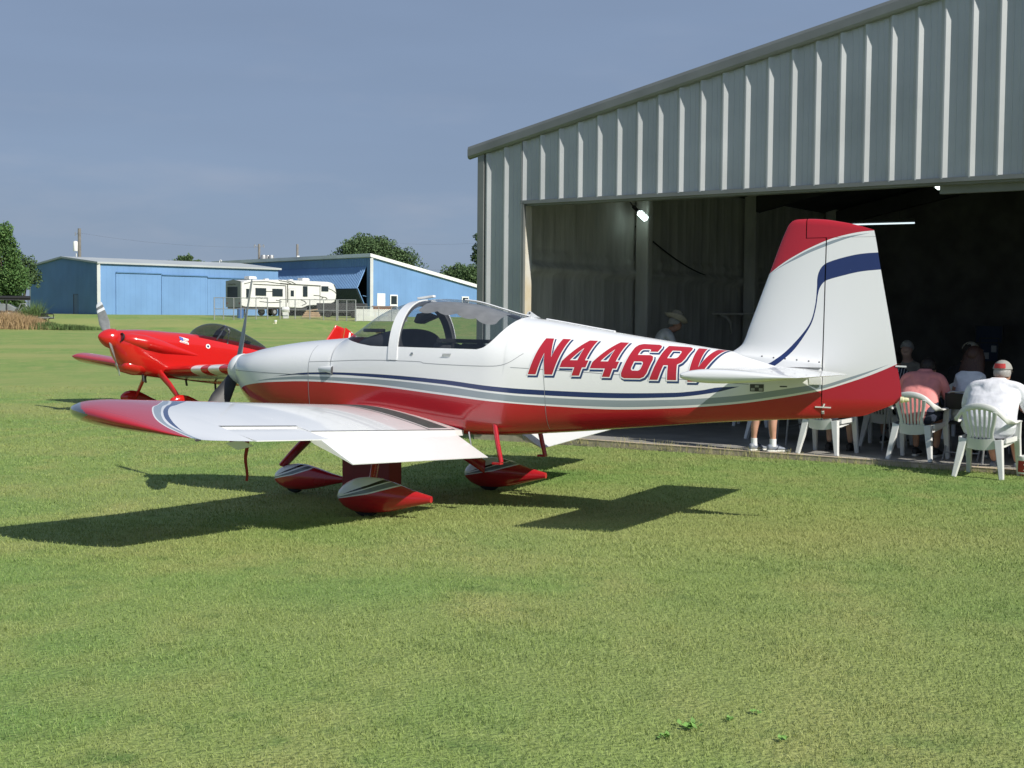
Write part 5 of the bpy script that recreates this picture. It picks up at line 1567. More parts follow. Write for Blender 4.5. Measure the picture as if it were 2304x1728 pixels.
    mb.add(q, [(0, 2, 3, 1), (4, 5, 7, 6), (0, 1, 5, 4), (2, 6, 7, 3), (1, 3, 7, 5), (0, 4, 6, 2)]); mb.build('roof', MATS['white_trim'], t)
    mb = MB(); mb.bar(Pr(-.02, .05, kb - .5), Pr(-.02, .05, zt0), .3, .3); mb.build('corner_trim', MATS['white_trim'], t)
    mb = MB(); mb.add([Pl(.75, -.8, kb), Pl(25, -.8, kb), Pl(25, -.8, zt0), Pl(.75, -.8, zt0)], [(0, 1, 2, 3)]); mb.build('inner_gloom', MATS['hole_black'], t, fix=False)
    zh = zt0 - .98
    zf = ray_at(809, 649, 141.0).z
    up = MB(); n = 80
    def leaf(z0, o0, z1, o1, a0=.85, a1=24.8):
        mbx = MB(); rows = []
        br = []
        k = 0
        while a0 + .1 + k * .3048 < a1:
            for da, off in RIB: br.append((a0 + .12 + k * .3048 + da, off))
            k += 1
        br = [(a0, 0)] + br + [(a1, 0)]
        d = Vector((0, o1 - o0, z1 - z0)).normalized(); nrm = Vector((0, d.z, -d.y)) * (-1 if z1 < z0 else 1)
        for a, off in br:
            rows.append([Pl(a, o0 + .02 + nrm.y * off, z0 + nrm.z * off), Pl(a, o1 + .02 + nrm.y * off, z1 + nrm.z * off)])
        mbx.grid([[tuple(p) for p in r] for r in rows]); return mbx
    leaf(zh, .06, zf, 1.25).build('bifold_door_leaf', MATS['blue_steel'], t, fix=False)
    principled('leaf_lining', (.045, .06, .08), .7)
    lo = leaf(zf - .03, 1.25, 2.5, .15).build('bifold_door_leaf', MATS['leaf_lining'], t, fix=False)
    mb = MB(); mb.bar(Pl(.82, 1.25, zf), Pl(.82, .15, 2.5), .08, .08); mb.bar(Pl(.8, .6, 3.9), Pl(.5, .1, 3.8), .06, .06); mb.build('door_arm', MATS['blue_steel'], t)
    def onright(u0, u1, v0, v1, name, mat, out=.04, glassm=None, split=None):
        # find positions along the right wall from the photo's columns
        def sa(u):
            k = (u - 1152) / CAM_F
            return (k * K.y - K.x) / (Dd.x - k * Dd.y)
        a0, a1 = sa(u0), sa(u1); Ym = K.y + Dd.y * (a0 + a1) / 2
        z0 = ray_at(u0, v1, Ym).z; z1 = ray_at(u0, v0, Ym).z
        mbx = MB(); mbx.box(Pr((a0 + a1) / 2, out / 2 + .02, (z0 + z1) / 2), (a1 - a0, .06, z1 - z0), rot=Matrix.Rotation(math.atan2(Dd.y, Dd.x), 3, 'Z'))
        ob = mbx.build(name, mat, t, bevel=.01)
        if glassm:
            hh = (z1 - z0)
            for f0, f1 in (split or ((.08, .92),)):
                m2 = MB(); zz0, zz1 = z0 + hh * f0, z0 + hh * f1; w = (a1 - a0) * .12
                m2.add([Pr(a0 + w, .075, zz0), Pr(a1 - w, .075, zz0), Pr(a1 - w, .075, zz1), Pr(a0 + w, .075, zz1)], [(0, 1, 2, 3)]); m2.build('pane', glassm, ob, fix=False)
    onright(847, 865, 660, 700, 'door', MATS['white_trim'])
    onright(876, 893, 663, 712, 'window', MATS['white_trim'], glassm=MATS['pane_dark'], split=((.10, .48), (.56, .94)))
    onright(1037, 1053, 667, 718, 'window', MATS['white_trim'], glassm=MATS['pane_dark'], split=((.10, .48), (.56, .94)))
build_blue_hangars()

def build_caravan():
    varied('van_white', (.70, .70, .68), .35, .05, 1.0); varied('van_grey', (.30, .305, .30), .45, .08, 1.0); principled('van_graphic', (.07, .075, .06), .5)
    A = ray_at(543, 712, 122.0); ang = R_(47.0)
    zg = float(ray_at(600, 710.5, 122.0).z)
    t = empty('caravan', (A.x, A.y, zg), ang)
    tag(t, 'long white fifth-wheel caravan with dark windows parked before the blue hangars', 'caravan')
    L = 11.3; sx = L / 1430.0
    def q(px, py): return ((px - 440) * sx, (1455 - py) * .00598)
    prof = [q(*p) for p in ((442, 1295), (470, 1310), (520, 1318), (1330, 1322), (1375, 1305), (1420, 1282), (1560, 1272), (1700, 1252), (1790, 1238), (1840, 1215), (1866, 1150), (1870, 1060), (1858, 990), (1838, 930), (1800, 905), (1740, 890), (1000, 880), (560, 895), (480, 925), (446, 958))]
    mb = MB(); mb.prism(prof, lambda a, b: (a, 0.0, b), lambda a, b: (a, 2.45, b)); mb.build('body', MATS['van_white'], t, bevel=.04)
    mb = MB(); zr = q(440, 905)[1]
    mb.add([(-.03, .02, .78), (-.03, 2.43, .78), (-.03, 2.43, zr - .05), (-.03, 1.2, zr + .06), (-.03, .02, zr - .1)], [(0, 1, 2, 3, 4)]); mb.bar((-.02, .03, .78), (-.02, .03, zr - .1), .10, .08)
    rear = mb.build('rear_wall', MATS['van_grey'], t, fix=False)
    mb = MB(); mb.add([(-.05, .55, 1.68), (-.05, 2.15, 1.68), (-.05, 2.15, 2.68), (-.05, .55, 2.68)], [(0, 1, 2, 3)]); mb.build('window', MATS['pane_dark'], rear, fix=False)
    mb = MB()
    for yy in (.25, 2.2): mb.box((-.05, yy, 1.15), (.03, .12, .14))
    mb.build('tail_lamp', principled('lamp_red', (.25, .02, .02), .3), rear)
    def win(x0, y0, x1, y1, name='window', mat='pane_dark'):
        (a0, b1), (a1, b0) = q(x0, y0), q(x1, y1)
        mbx = MB(); mbx.box(((a0 + a1) / 2, -.02, (b0 + b1) / 2), (a1 - a0, .05, b1 - b0)); return mbx.build(name, MATS[mat], t, bevel=.02)
    for r in ((508, 1038, 553, 1188), (640, 1020, 795, 1140), (885, 1025, 1038, 1146), (1345, 970, 1415, 1140), (1632, 962, 1742, 1048)): win(*r)
    d = win(1133, 1018, 1226, 1312, 'door', 'van_white'); mb = MB(); a0, b1 = q(1155, 1045); a1, b0 = q(1203, 1140); mb.box(((a0 + a1) / 2, -.05, (b0 + b1) / 2), (a1 - a0, .03, b1 - b0)); mb.build('pane', MATS['pane_dark'], d)
    # slide-out box with its seals, mouldings and swooping graphics
    mb = MB()
    def ln(pts, w=.05):
        for (p0, p1) in zip(pts[:-1], pts[1:]):
            a, b = q(*p0), q(*p1); mb.bar((a[0], -.015, a[1]), (b[0], -.015, b[1]), w, .03, up=(0, 1, 0))
    ln([(610, 962), (1085, 972), (1090, 1315)], .07); ln([(1112, 955), (1112, 1240)], .10); ln([(1000, 938), (1112, 945), (1620, 960)], .10); ln([(1610, 960), (1610, 1280)], .05); ln([(795, 1070), (885, 1070)], .06); ln([(1133, 1018), (1226, 1018), (1226, 1312)], .03); ln([(1133, 1018), (1133, 1312)], .03)
    mb.build('moulding', MATS['van_graphic'], t)
    mb = MB()
    for g in ([(480, 960), (600, 925), (800, 915), (950, 935), (1110, 950)], [(700, 1230), (850, 1245), (980, 1240), (1020, 1230), (990, 1215), (940, 1205)], [(1310, 1190), (1370, 1215), (1400, 1250), (1330, 1285)], [(1510, 1115), (1600, 1120), (1660, 1150), (1620, 1185), (1520, 1180)], [(1620, 1135), (1700, 1145), (1725, 1165), (1690, 1190)], [(1745, 1000), (1800, 1020), (1850, 1055), (1868, 1080)], [(1830, 930), (1855, 985), (1868, 1060)], [(980, 890), (1100, 910), (1170, 940)], [(1100, 890), (1180, 910), (1240, 945)]):
        ln(g, .055)
    mb.build('graphics', MATS['van_graphic'], t)
    for (px, nm) in ((680, 'roof_air_conditioner'), (1475, 'roof_air_conditioner')):
        mb = MB(); a, b = q(px, 870); mb.prism([(-.45, 0), (.45, 0), (.42, .16), (.30, .26), (-.42, .26)], lambda u, v: (a + u, .8, b - .05 + v), lambda u, v: (a + u, 1.6, b - .05 + v)); mb.build(nm, MATS['van_white'], t, bevel=.03)
    for px in (905, 1270):
        mb = MB(); a, b = q(px, 878); mb.box((a, 1.2, b + .03), (.4, .4, .12)); mb.build('roof_vent', MATS['van_white'], t, bevel=.03)
    mb = MB(); a0 = q(450, 1330)[0]; a1 = q(1420, 1330)[0]; mb.box(((a0 + a1) / 2, 1.2, .74), (a1 - a0, 2.2, .22)); mb.build('chassis', MATS['dark_grey'], t)
    for px in (930, 1060):
        for yy in (.2, 2.2):
            mb = MB(); mb.lathe([(.001, -.12), (.22, -.12), (.36, -.10), (.38, 0), (.36, .10), (.22, .12), (.001, .12)], axis='y', n=24, o=(q(px, 0)[0], yy, .38)); w = mb.build('wheel', MATS['rubber'], t, smooth=True)
            mb = MB(); mb.lathe([(.001, -.13), (.18, -.125), (.20, -.10)], axis='y', n=18, o=(q(px, 0)[0], yy, .38)); mb.build('rim', MATS['galv_pipe'], w, smooth=True)
    for px in (520, 1500, 1640):
        mb = MB(); mb.bar((q(px, 0)[0], .4, .02), (q(px, 0)[0], .4, .95), .12, .12); mb.build('jack_leg', MATS['dark_grey'], t)
    # maker's lettering, as written on the side and back
    def word(txt, size, mat, loc, rot, nm):
        cu = bpy.data.curves.new(nm, 'FONT'); cu.body = txt; cu.size = size; cu.extrude = .004; cu.shear = .25
        tmp = bpy.data.objects.new(nm, cu); COL.objects.link(tmp)
        me = bpy.data.meshes.new_from_object(tmp.evaluated_get(bpy.context.evaluated_depsgraph_get()))
        bpy.data.objects.remove(tmp); me.materials.clear(); me.materials.append(mat)
        ob = bpy.data.objects.new(nm, me); link(ob, t); ob.location = loc; ob.rotation_euler = rot
    a, b = q(645, 1182); word('Heritage Glen', .24, MATS['van_grey'], (a, -.03, b), (R_(90), 0, 0), 'side_lettering')
    word('Heritage Glen', .22, MATS['van_graphic'], (-.06, 2.05, 2.85), (R_(90), 0, R_(-90)), 'rear_lettering')
build_caravan()

def build_fence():
    m = bpy.data.materials.new('chain_link'); m.use_nodes = True; MATS['chain_link'] = m
    nt = m.node_tree; b = nt.nodes['Principled BSDF']; b.inputs['Base Color'].default_value = (.35, .36, .37, 1); b.inputs['Metallic'].default_value = .4
    tc = N(m, 'ShaderNodeTexCoord'); sp = N(m, 'ShaderNodeSeparateXYZ'); nt.links.new(tc.outputs['Object'], sp.inputs[0])
    outs = []
    for sg in (1, -1):
        a = N(m, 'ShaderNodeMath', operation='MULTIPLY_ADD'); a.inputs[1].default_value = sg; nt.links.new(sp.outputs['Z'], a.inputs[0]); nt.links.new(sp.outputs['X'], a.inputs[2])
        fr = N(m, 'ShaderNodeMath', operation='PINGPONG'); fr.inputs[1].default_value = .05; nt.links.new(a.outputs[0], fr.inputs[0])
        lt = N(m, 'ShaderNodeMath', operation='LESS_THAN'); lt.inputs[1].default_value = .0035; nt.links.new(fr.outputs[0], lt.inputs[0]); outs.append(lt.outputs[0])
    mx = N(m, 'ShaderNodeMath', operation='MAXIMUM'); nt.links.new(outs[0], mx.inputs[0]); nt.links.new(outs[1], mx.inputs[1]); nt.links.new(mx.outputs[0], b.inputs['Alpha'])
    Y = 117.5
    def span(us, zl, zt, name_parts, label, slat=None, midrail=True):
        p0 = ray_at(us[0], 725, Y); t = empty('chain_link_fence', (p0.x, Y, float(gz(Y)) - .05)); tag(t, label, 'fence', 'chain-link fences on the bank')
        for u in us:
            x = ray_at(u, 725, Y).x - p0.x
            mb = MB(); mb.tube([(x, 0, -.2), (x, 0, zt)], .04 if u not in (us[0], us[-1]) else .05, 8); mb.build('post', MATS['galv_pipe'], t)
        x1 = ray_at(us[-1], 725, Y).x - p0.x
        mb = MB(); mb.tube([(0, 0, zt - .03), (x1, 0, zt - .03)], .03, 8); mb.build('top_rail', MATS['galv_pipe'], t)
        if midrail:
            mb = MB(); mb.tube([(0, 0, zt * .5), (x1, 0, zt * .5)], .028, 8); mb.build('mid_rail', MATS['galv_pipe'], t)
        mb = MB(); mb.add([(0, .03, .05), (x1, .03, .05), (x1, .03, zt - .05), (0, .03, zt - .05)], [(0, 1, 2, 3)]); mb.build('wire_mesh', MATS['chain_link'], t, fix=False)
        return t, p0
    span([482, 503, 526, 542, 576, 602], 0, 2.05, 0, 'bare chain-link fence of thin grey pipe in front of the caravan back end')
    span([630, 664, 697, 728, 757], 0, 1.95, 0, 'chain-link fence with a mid rail along the caravan door side')
    span([760, 780, 800], 0, 1.95, 0, 'short gate-like chain-link fence below the open bifold door')
    # white slats woven in the last run
    m = varied('white_slat', (.72, .72, .70), .6, .08, 2)
    nt = m.node_tree; b = nt.nodes['Principled BSDF']
    tc = N(m, 'ShaderNodeTexCoord'); sp = N(m, 'ShaderNodeSeparateXYZ'); nt.links.new(tc.outputs['Object'], sp.inputs[0]); outs = []
    for sg in (1, -1):
        a = N(m, 'ShaderNodeMath', operation='MULTIPLY_ADD'); a.inputs[1].default_value = sg; nt.links.new(sp.outputs['Z'], a.inputs[0]); nt.links.new(sp.outputs['X'], a.inputs[2])
        fr = N(m, 'ShaderNodeMath', operation='PINGPONG'); fr.inputs[1].default_value = .085; nt.links.new(a.outputs[0], fr.inputs[0])
        lt = N(m, 'ShaderNodeMath', operation='LESS_THAN'); lt.inputs[1].default_value = .055; nt.links.new(fr.outputs[0], lt.inputs[0]); outs.append(lt.outputs[0])
    mx = N(m, 'ShaderNodeMath', operation='MAXIMUM'); nt.links.new(outs[0], mx.inputs[0]); nt.links.new(outs[1], mx.inputs[1]); nt.links.new(mx.outputs[0], b.inputs['Alpha'])
    t, p0 = span([801, 818, 852, 881, 915], 0, 1.35, 0, 'fence with white lattice slats standing left of the cockpit canopy', midrail=False)
    x1 = ray_at(915, 725, Y).x - p0.x
    mb = MB(); mb.add([(-.1, -.03, .05), (x1, -.03, .05), (x1, -.03, 1.12), (-.1, -.03, 1.12)], [(0, 1, 2, 3)]); mb.build('white_lattice', MATS['white_slat'], t, fix=False)
    # lumber, drums and a white tank lying behind the wire
    varied('raw_timber', (.42, .30, .19), .8, .2, 3); varied('blue_drum_paint', (.05, .14, .38), .5, .1, 3); varied('rust', (.22, .10, .06), .85, .3, 4)
    def thing_at(u, v, name, lab, cat, depth=119.5):
        p = ray_at(u, v, depth); e = empty(name, (p.x, depth, float(gz(depth)) - .02)); tag(e, lab, cat); return e
    e = thing_at(705, 715, 'timber_stack', 'stack of pale sawn timber lying behind the chain-link fence', 'timber stack')
    for k in range(4):
        mb = MB(); mb.bar((-1.0 + .1 * k, .1 * k, .25 + .17 * k), (.7 - .12 * k, .1 * k, .25 + .17 * k + (.12 if k == 3 else 0)), .30, .15); mb.build('plank', MATS['raw_timber'], e)
    e = thing_at(541, 706, 'drum', 'blue drum standing under the back of the caravan', 'drum', 120.0)
    mb = MB(); mb.lathe([(.001, .0), (.29, 0), (.30, .05), (.29, .3), (.30, .33), (.29, .6), (.30, .9), (.28, .92), (.001, .92)], n=24); mb.build('barrel', MATS['blue_drum_paint'], e, smooth=True, sharp=40)
    e = thing_at(643, 706, 'water_tank', 'small white tank lying beside the caravan wheels', 'tank', 119.0)
    mb = MB(); mb.lathe([(.001, -.35), (.22, -.33), (.28, -.25), (.28, .25), (.22, .33), (.001, .35)], axis='x', n=20, o=(0, 0, .85)); mb.box((0, 0, .35), (.5, .4, .7)); mb.build('shell', MATS['white_trim'], e, smooth=True, sharp=40)
    e = thing_at(860, 700, 'iron_trough', 'rusty iron trough resting on top of the white lattice fence line', 'trough', 119.5)
    mb = MB(); mb.box((0, 0, .95), (1.6, .6, .5)); mb.box((0, 0, 1.23), (1.8, .7, .07)); mb.box((-.6, 0, .35), (.1, .5, .7)); mb.box((.6, 0, .35), (.1, .5, .7)); mb.build('trough_body', MATS['rust'], e, bevel=.02)
    e = thing_at(620, 722, 'standpipe', 'short cream standpipe pair in the grass before the fence', 'standpipe', 112.5)
    principled('cream', (.72, .68, .50), .5)
    mb = MB(); mb.tube([(0, 0, -.1), (0, 0, .40)], .10, 12); mb.tube([(-.17, 0, -.1), (-.17, 0, .24)], .06, 10); mb.build('pipe', MATS['cream'], e)
    mb = MB(); mb.lathe([(.13, .38), (.13, .50), (.001, .52)], n=14); mb.build('cap', MATS['white_trim'], e)
    # dark clutter: trailer-mounted machine under the bifold door
    e = thing_at(770, 700, 'utility_trailer', 'dark utility trailer parked in the shade below the bifold door', 'trailer', 124.0)
    mb = MB(); mb.box((0, 0, .9), (4.6, 1.8, .9)); mb.build('box_body', MATS['dark_grey'], e, bevel=.04)
    for k in (-1.2, 1.2):
        mb = MB(); mb.lathe([(.001, -.1), (.3, -.1), (.34, 0), (.3, .1), (.001, .1)], axis='y', n=18, o=(k, -.95, .34)); mb.build('wheel', MATS['rubber'], e)
build_fence()

def build_poles():
    varied('pole_wood', (.19, .18, .165), .85, .2, 3)
    def pole(u, vt, Y, lab, r=.15):
        p = ray_at(u, vt, Y); t = empty('utility_pole', (p.x, Y, 1.5)); tag(t, lab, 'utility pole', 'utility poles beyond the blue hangars')
        mb = MB(); mb.tube([(0, 0, 0), (0, 0, p.z - 1.5)], [r * 1.25, r], 10); mb.build('shaft', MATS['pole_wood'], t, smooth=True)
        return t, p.z - 1.5
    t, h = pole(178.5, 514, 160, 'wooden utility pole with a pale transformer can above the low blue hangar', .19)
    mb = MB(); mb.lathe([(.001, 0), (.26, 0), (.28, .1), (.28, 1.1), (.2, 1.2), (.001, 1.22)], n=16, o=(-.45, -.1, h - 2.75)); mb.tube([(-.4, 0, h - 5.5), (-.4, 0, h - 3.0)], .05, 6); mb.build('transformer', MATS['white_trim'], t, smooth=True, sharp=40)
    mb = MB(); mb.tube([(-.5, 0, h - .7), (-.1, 0, h - .6)], .04, 6); mb.tube([(-.5, 0, h - .9), (-.5, 0, h - .45)], .05, 6); mb.build('insulator', MATS['galv_pipe'], t)
    t1 = t
    t, h = pole(583, 549, 172, 'wooden utility pole with insulators and a cluster of cans at roof level')
    mb = MB()
    for s in (-1, 1): mb.tube([(0, 0, h - .35), (s * .5, 0, h - .25), (s * .55, 0, h - .05)], .05, 6); mb.tube([(s * .62, 0, h - .5), (s * .62, 0, h - .1)], .06, 6)
    mb.build('insulator', MATS['galv_pipe'], t)
    for k, (x, y) in enumerate(((.62, -.3), (1.1, .2), (1.62, -.1))):
        mb = MB(); mb.lathe([(.001, 0), (.33, 0), (.34, 1.0), (.3, 1.1), (.001, 1.12)], n=16, o=(x, y, h - 2.55)); mb.build('transformer', MATS['galv_pipe'], t, smooth=True, sharp=40)
    mb = MB(); mb.bar((0, 0, h - 2.6), (2.0, 0, h - 2.6), .2, .12); mb.build('crossbeam', MATS['pole_wood'], t)
    t2 = t
    t, h = pole(669, 549.5, 172, 'plain wooden utility pole with a white meter box right of the other two')
    mb = MB(); mb.box((.15, -.15, h - 1.75), (.32, .2, .5)); mb.build('meter_box', MATS['white_trim'], t, bevel=.02)
    # wires
    def wire(a, b, sag, lab):
        mb = MB(); pts = []
        for k in range(21):
            s = k / 20; q = a.lerp(b, s); q.z -= sag * 4 * s * (1 - s); pts.append(q)
        mb.tube(pts, .007, 5); o = mb.build('power_line', MATS['dark_grey']); tag(o, lab, 'power line', 'power lines between the utility poles')
    P2 = ray_at(583, 556, 172); P3 = ray_at(669, 556, 172); P1 = ray_at(178.5, 524, 160)
    wire(P1, P2, .5, 'thin overhead power line between the transformer pole and the roof-level pole')
    wire(ray_at(930, 606, 175), ray_at(1180, 596, 175), .3, 'thin overhead power line low beside the right-hand trees')
    wire(ray_at(900, 548, 178), ray_at(1180, 536, 178), .4, 'faint upper power line crossing the sky beside the grey hangar')
    # small white roof flue on the far hangar
    p = ray_at(494, 592, 158); o = empty('roof_flue', p); tag(o, 'small white hooked flue on the far hangar roof', 'flue')
    mb = MB(); mb.tube([(0, 0, -1.2), (0, 0, .25), (.1, 0, .38), (.22, 0, .34), (.24, 0, .2)], .06, 8); mb.build('pipe', MATS['white_trim'], o, smooth=True)
build_poles()

# ------------------------------------------------------------------ trees and brush
def leaf_mat(name, c0, c1, c2):
    m = varied(name, c0, .7, .3, .9, col2=c1, detail=4)
    nt = m.node_tree; b = nt.nodes['Principled BSDF']
    b.inputs['Specular IOR Level'].default_value = .2
    at = N(m, 'ShaderNodeAttribute'); at.attribute_name = 'tone'
    mx = N(m, 'ShaderNodeMix', data_type='RGBA'); mx.inputs[7].default_value = (*c2, 1)
    src = b.inputs['Base Color'].links[0].from_socket
    nt.links.new(src, mx.inputs[6]); nt.links.new(at.outputs['Fac'], mx.inputs[0]); nt.links.new(mx.outputs[2], b.inputs['Base Color'])
    return m
leaf_mat('leaves_dark', (.070, .122, .050), (.042, .080, .034), (.115, .175, .07))
leaf_mat('leaves_mid', (.080, .165, .050), (.044, .098, .034), (.14, .23, .07))
varied('bark', (.10, .08, .06), .9, .3, 3)

def crown_mesh(blobs, n, size, seed):
    """leaf-sized quads spread through several overlapping clumps"""
    r = np.random.default_rng(seed)
    vol = np.array([b[3] * b[4] * b[5] for b in blobs]) ** .75; cnt = (n * vol / vol.sum()).astype(int)
    C = []
    for (x, y, z, a, b_, c_), k in zip(blobs, cnt):
        d = r.normal(size=(k, 3)); d /= np.linalg.norm(d, axis=1)[:, None]
        rad = r.random(k) ** .38
        # lumpy radius
        lump = 1 + .22 * np.sin(d[:, 0] * 5 + x * 3) * np.sin(d[:, 2] * 6 + z) + .13 * np.sin(d[:, 1] * 11 + y) * np.sin(d[:, 0] * 9)
        p = d * rad[:, None] * lump[:, None] * np.array([a, b_, c_]) + np.array([x, y, z])
        C.append(p)
    C = np.concatenate(C); n = len(C)
    nrm = r.normal(size=(n, 3)) + np.array([0, 0, .6]); nrm /= np.linalg.norm(nrm, axis=1)[:, None]
    t = np.cross(nrm, r.normal(size=(n, 3))); t /= np.linalg.norm(t, axis=1)[:, None]
    bt = np.cross(nrm, t); s = size * r.uniform(.6, 1.4, n)[:, None]
    V = np.stack([C - t * s, C + bt * s * .6, C + t * s, C - bt * s * .6], 1)
    tone = np.repeat(r.random(n) ** 2, 4)
    return V.reshape(-1, 3), tone

def tree(u, vbase, Y, blobs, n, size, mat, label, seed, trunk_h, trunk_r, group='trees behind the hangars', zb=None):
    p = ray_at(u, vbase, Y); z0 = float(gz(Y)) - .1 if zb is None else zb
    t = empty('tree', (p.x, Y, z0)); tag(t, label, 'tree', group)
    V, tone = crown_mesh(blobs, n, size, seed)
    me = bpy.data.meshes.new('crown'); k = len(V) // 4
    me.vertices.add(len(V)); me.vertices.foreach_set('co', V.astype(np.float32).ravel())
    me.loops.add(len(V)); me.loops.foreach_set('vertex_index', np.arange(len(V), dtype=np.int32))
    me.polygons.add(k); me.polygons.foreach_set('loop_start', (np.arange(k) * 4).astype(np.int32)); me.update(calc_edges=True)
    me.materials.append(MATS[mat]); a = me.attributes.new('tone', 'FLOAT', 'POINT'); a.data.foreach_set('value', tone.astype(np.float32))
    link(bpy.data.objects.new('crown', me), t)
    mb = MB()
    mb.tube([(0, 0, -.3), (.05, 0, trunk_h * .5), (0, .05, trunk_h)], [trunk_r * 1.2, trunk_r, trunk_r * .7], 10)
    for b in blobs[:7]:
        mb.tube([(0, .03, trunk_h * .8), (b[0] * .5, b[1] * .5, (trunk_h + b[2]) / 2), (b[0], b[1], b[2])], [trunk_r * .6, trunk_r * .35, trunk_r * .12], 6)
    mb.build('trunk', MATS['bark'], t, smooth=True)
    return t
def blobset(W, z0, z1, n, seed, dep=None, top=1.0):
    r = np.random.default_rng(seed); out = []
    H = z1 - z0
    for k in range(n):
        f = r.random(); a = r.uniform(0, 2 * np.pi); rr = W * (1 - abs(f - .45) ** 1.6 * 1.5) * r.random() ** .5 * .72
        s = r.uniform(.26, .42)
        out.append((rr * math.cos(a), rr * math.sin(a) * (dep or .8), z0 + H * (.12 + .80 * f), W * s, W * s, H * s * .55))
    return out
def build_trees():
    s = 180 / 2950
    tree(843, 640, 180, blobset(7.0, 3.0, 10.6, 26, 3) + [(-5.4, 0, 7.4, 1.8, 1.6, 1.5), (-4.0, 0, 8.8, 1.8, 1.6, 1.3), (5.2, 0, 6.6, 1.9, 1.7, 1.9), (4.2, 0, 8.3, 1.8, 1.7, 1.5), (.8, 0, 10.0, 2.6, 2.4, 1.3), (-2.2, 0, 9.8, 2.4, 2, 1.2)], 36000, .15, 'leaves_dark', 'big round-headed tree rising behind the tall blue hangar roof', 11, 4.0, .35, zb=1.4)
    tree(1040, 650, 176, blobset(4.6, .5, 7.6, 18, 5), 16000, .15, 'leaves_dark', 'bushy dark tree half hidden behind the grey hangar corner', 12, 2.0, .25, zb=1.5)
    tree(1089, 600, 182, [(0, 0, 10.4, 1.5, 1.5, 1.9), (-.6, 0, 8.4, 1.3, 1.3, 1.1), (.8, .3, 7.4, 1.8, 1.6, 1.4), (0, 0, 5.0, 2, 2, 2)], 7000, .17, 'leaves_dark', 'thin ragged tree showing just left of the grey hangar corner post', 13, 5.0, .2, zb=1.5)
    tree(417, 640, 205, blobset(2.6, 4.5, 9.6, 10, 8) + [(-1.9, 0, 7.9, 1.1, 1, .9), (1.8, 0, 8.0, 1.1, 1, .9)], 6000, .18, 'leaves_dark', 'small round treetop peeping over the low blue hangar roof', 14, 5.0, .22, zb=1.4)
    tree(6, 690, 119, blobset(1.9, .8, 7.9, 22, 21) + [(.2, 0, 7.6, .9, .8, .9), (1.5, 0, 3.4, 1.0, 1, 1.4)], 17000, .11, 'leaves_mid', 'tall leafy green tree at the left edge beside the blue hangar', 15, 2.5, .22)
    tree(-55, 690, 121, blobset(3.2, .8, 9.5, 20, 22), 9000, .12, 'leaves_mid', 'leafy green tree just past the left edge of the view', 17, 2.5, .22)
    tree(52, 690, 128, blobset(2.1, .2, 5.6, 14, 23), 9000, .11, 'leaves_dark', 'dark bush filling the gap between left tree and blue hangar', 16, 1.0, .15)
build_trees()

def stems(name, label, cat, spots, hgt, wid, mats, seed, spread, lean=.35, kind=None, group=None):
    """grass-like clump: many thin bent stems"""
    r = np.random.default_rng(seed); n = spots
    V = []; F = []
    for k in range(n):
        x, y = r.normal(0, spread[0]), r.normal(0, spread[1]); h = hgt * r.uniform(.5, 1.2) * math.exp(-(x / spread[0] / 2.2) ** 2); a = r.uniform(0, 2 * np.pi); w = wid * r.uniform(.6, 1.3)
        lx, ly = r.normal(0, lean, 2) * h; c, s = math.cos(a) * w, math.sin(a) * w; b = len(V)
        V += [(x - c, y - s, -.05), (x + c, y + s, -.05), (x + lx * .4 + c * .8, y + ly * .4 + s * .8, h * .6), (x + lx * .4 - c * .8, y + ly * .4 - s * .8, h * .6), (x + lx, y + ly, h)]
        F += [(b, b + 1, b + 2, b + 3), (b + 3, b + 2, b + 4)]
    mb = MB(); mb.add(V, F)
    return mb
varied('dry_straw', (.42, .30, .17), .85, .35, 1.2, col2=(.30, .20, .10)); varied('weed_green', (.085, .14, .04), .8, .4, 1.0)
def build_weeds():
    for (u, v, Y, n, h, sp, mat, lab, sd) in ((12, 742, 109, 3600, 1.35, (1.5, .8), 'dry_straw', 'tall clump of dry tan grass at the far left of the bank', 31),
                                              (62, 742, 109.5, 2600, .95, (.9, .8), 'dry_straw', 'dry tan grass clump on the bank under the flatbed trailer', 32),
                                              (45, 745, 108.3, 900, .55, (1.5, .5), 'dry_straw', 'low dry tan grass at the foot of the bank', 37)):
        p = ray_at(u, v, Y); mb = stems('', '', '', n, h, .02, mat, sd, sp); o = mb.build('dry_grass_clump', MATS[mat], None, fix=False)
        o.location = (p.x, Y, float(gz(Y))); tag(o, lab, 'dry grass', 'dry grass clumps on the left bank', kind=None)
    for (u, Y, n, h, sp, lab, sd) in ((100, 109, 1500, .55, (.9, .6), 'low green weeds just right of the dry tan grass', 33), (150, 108.5, 1500, .42, (1.6, .5), 'strip of green weeds along the foot of the bank', 34), (62, 111.5, 900, 1.5, (.6, .5), 'tall green weed growing up in front of the flatbed trailer', 35), (80, 112, 600, 2.0, (.45, .4), 'tallest green weed with a loose top beside the blue gable', 36)):
        p = ray_at(u, 740, Y); mb = stems('', '', '', n, h, .022, 'weed_green', sd, sp, .3); o = mb.build('weed_clump', MATS['weed_green'], None, fix=False)
        o.location = (p.x, Y, float(gz(Y))); tag(o, lab, 'weeds', 'green weeds on the left bank')
build_weeds()
varied('weed_bright', (.15, .30, .06), .7, .3, 30)
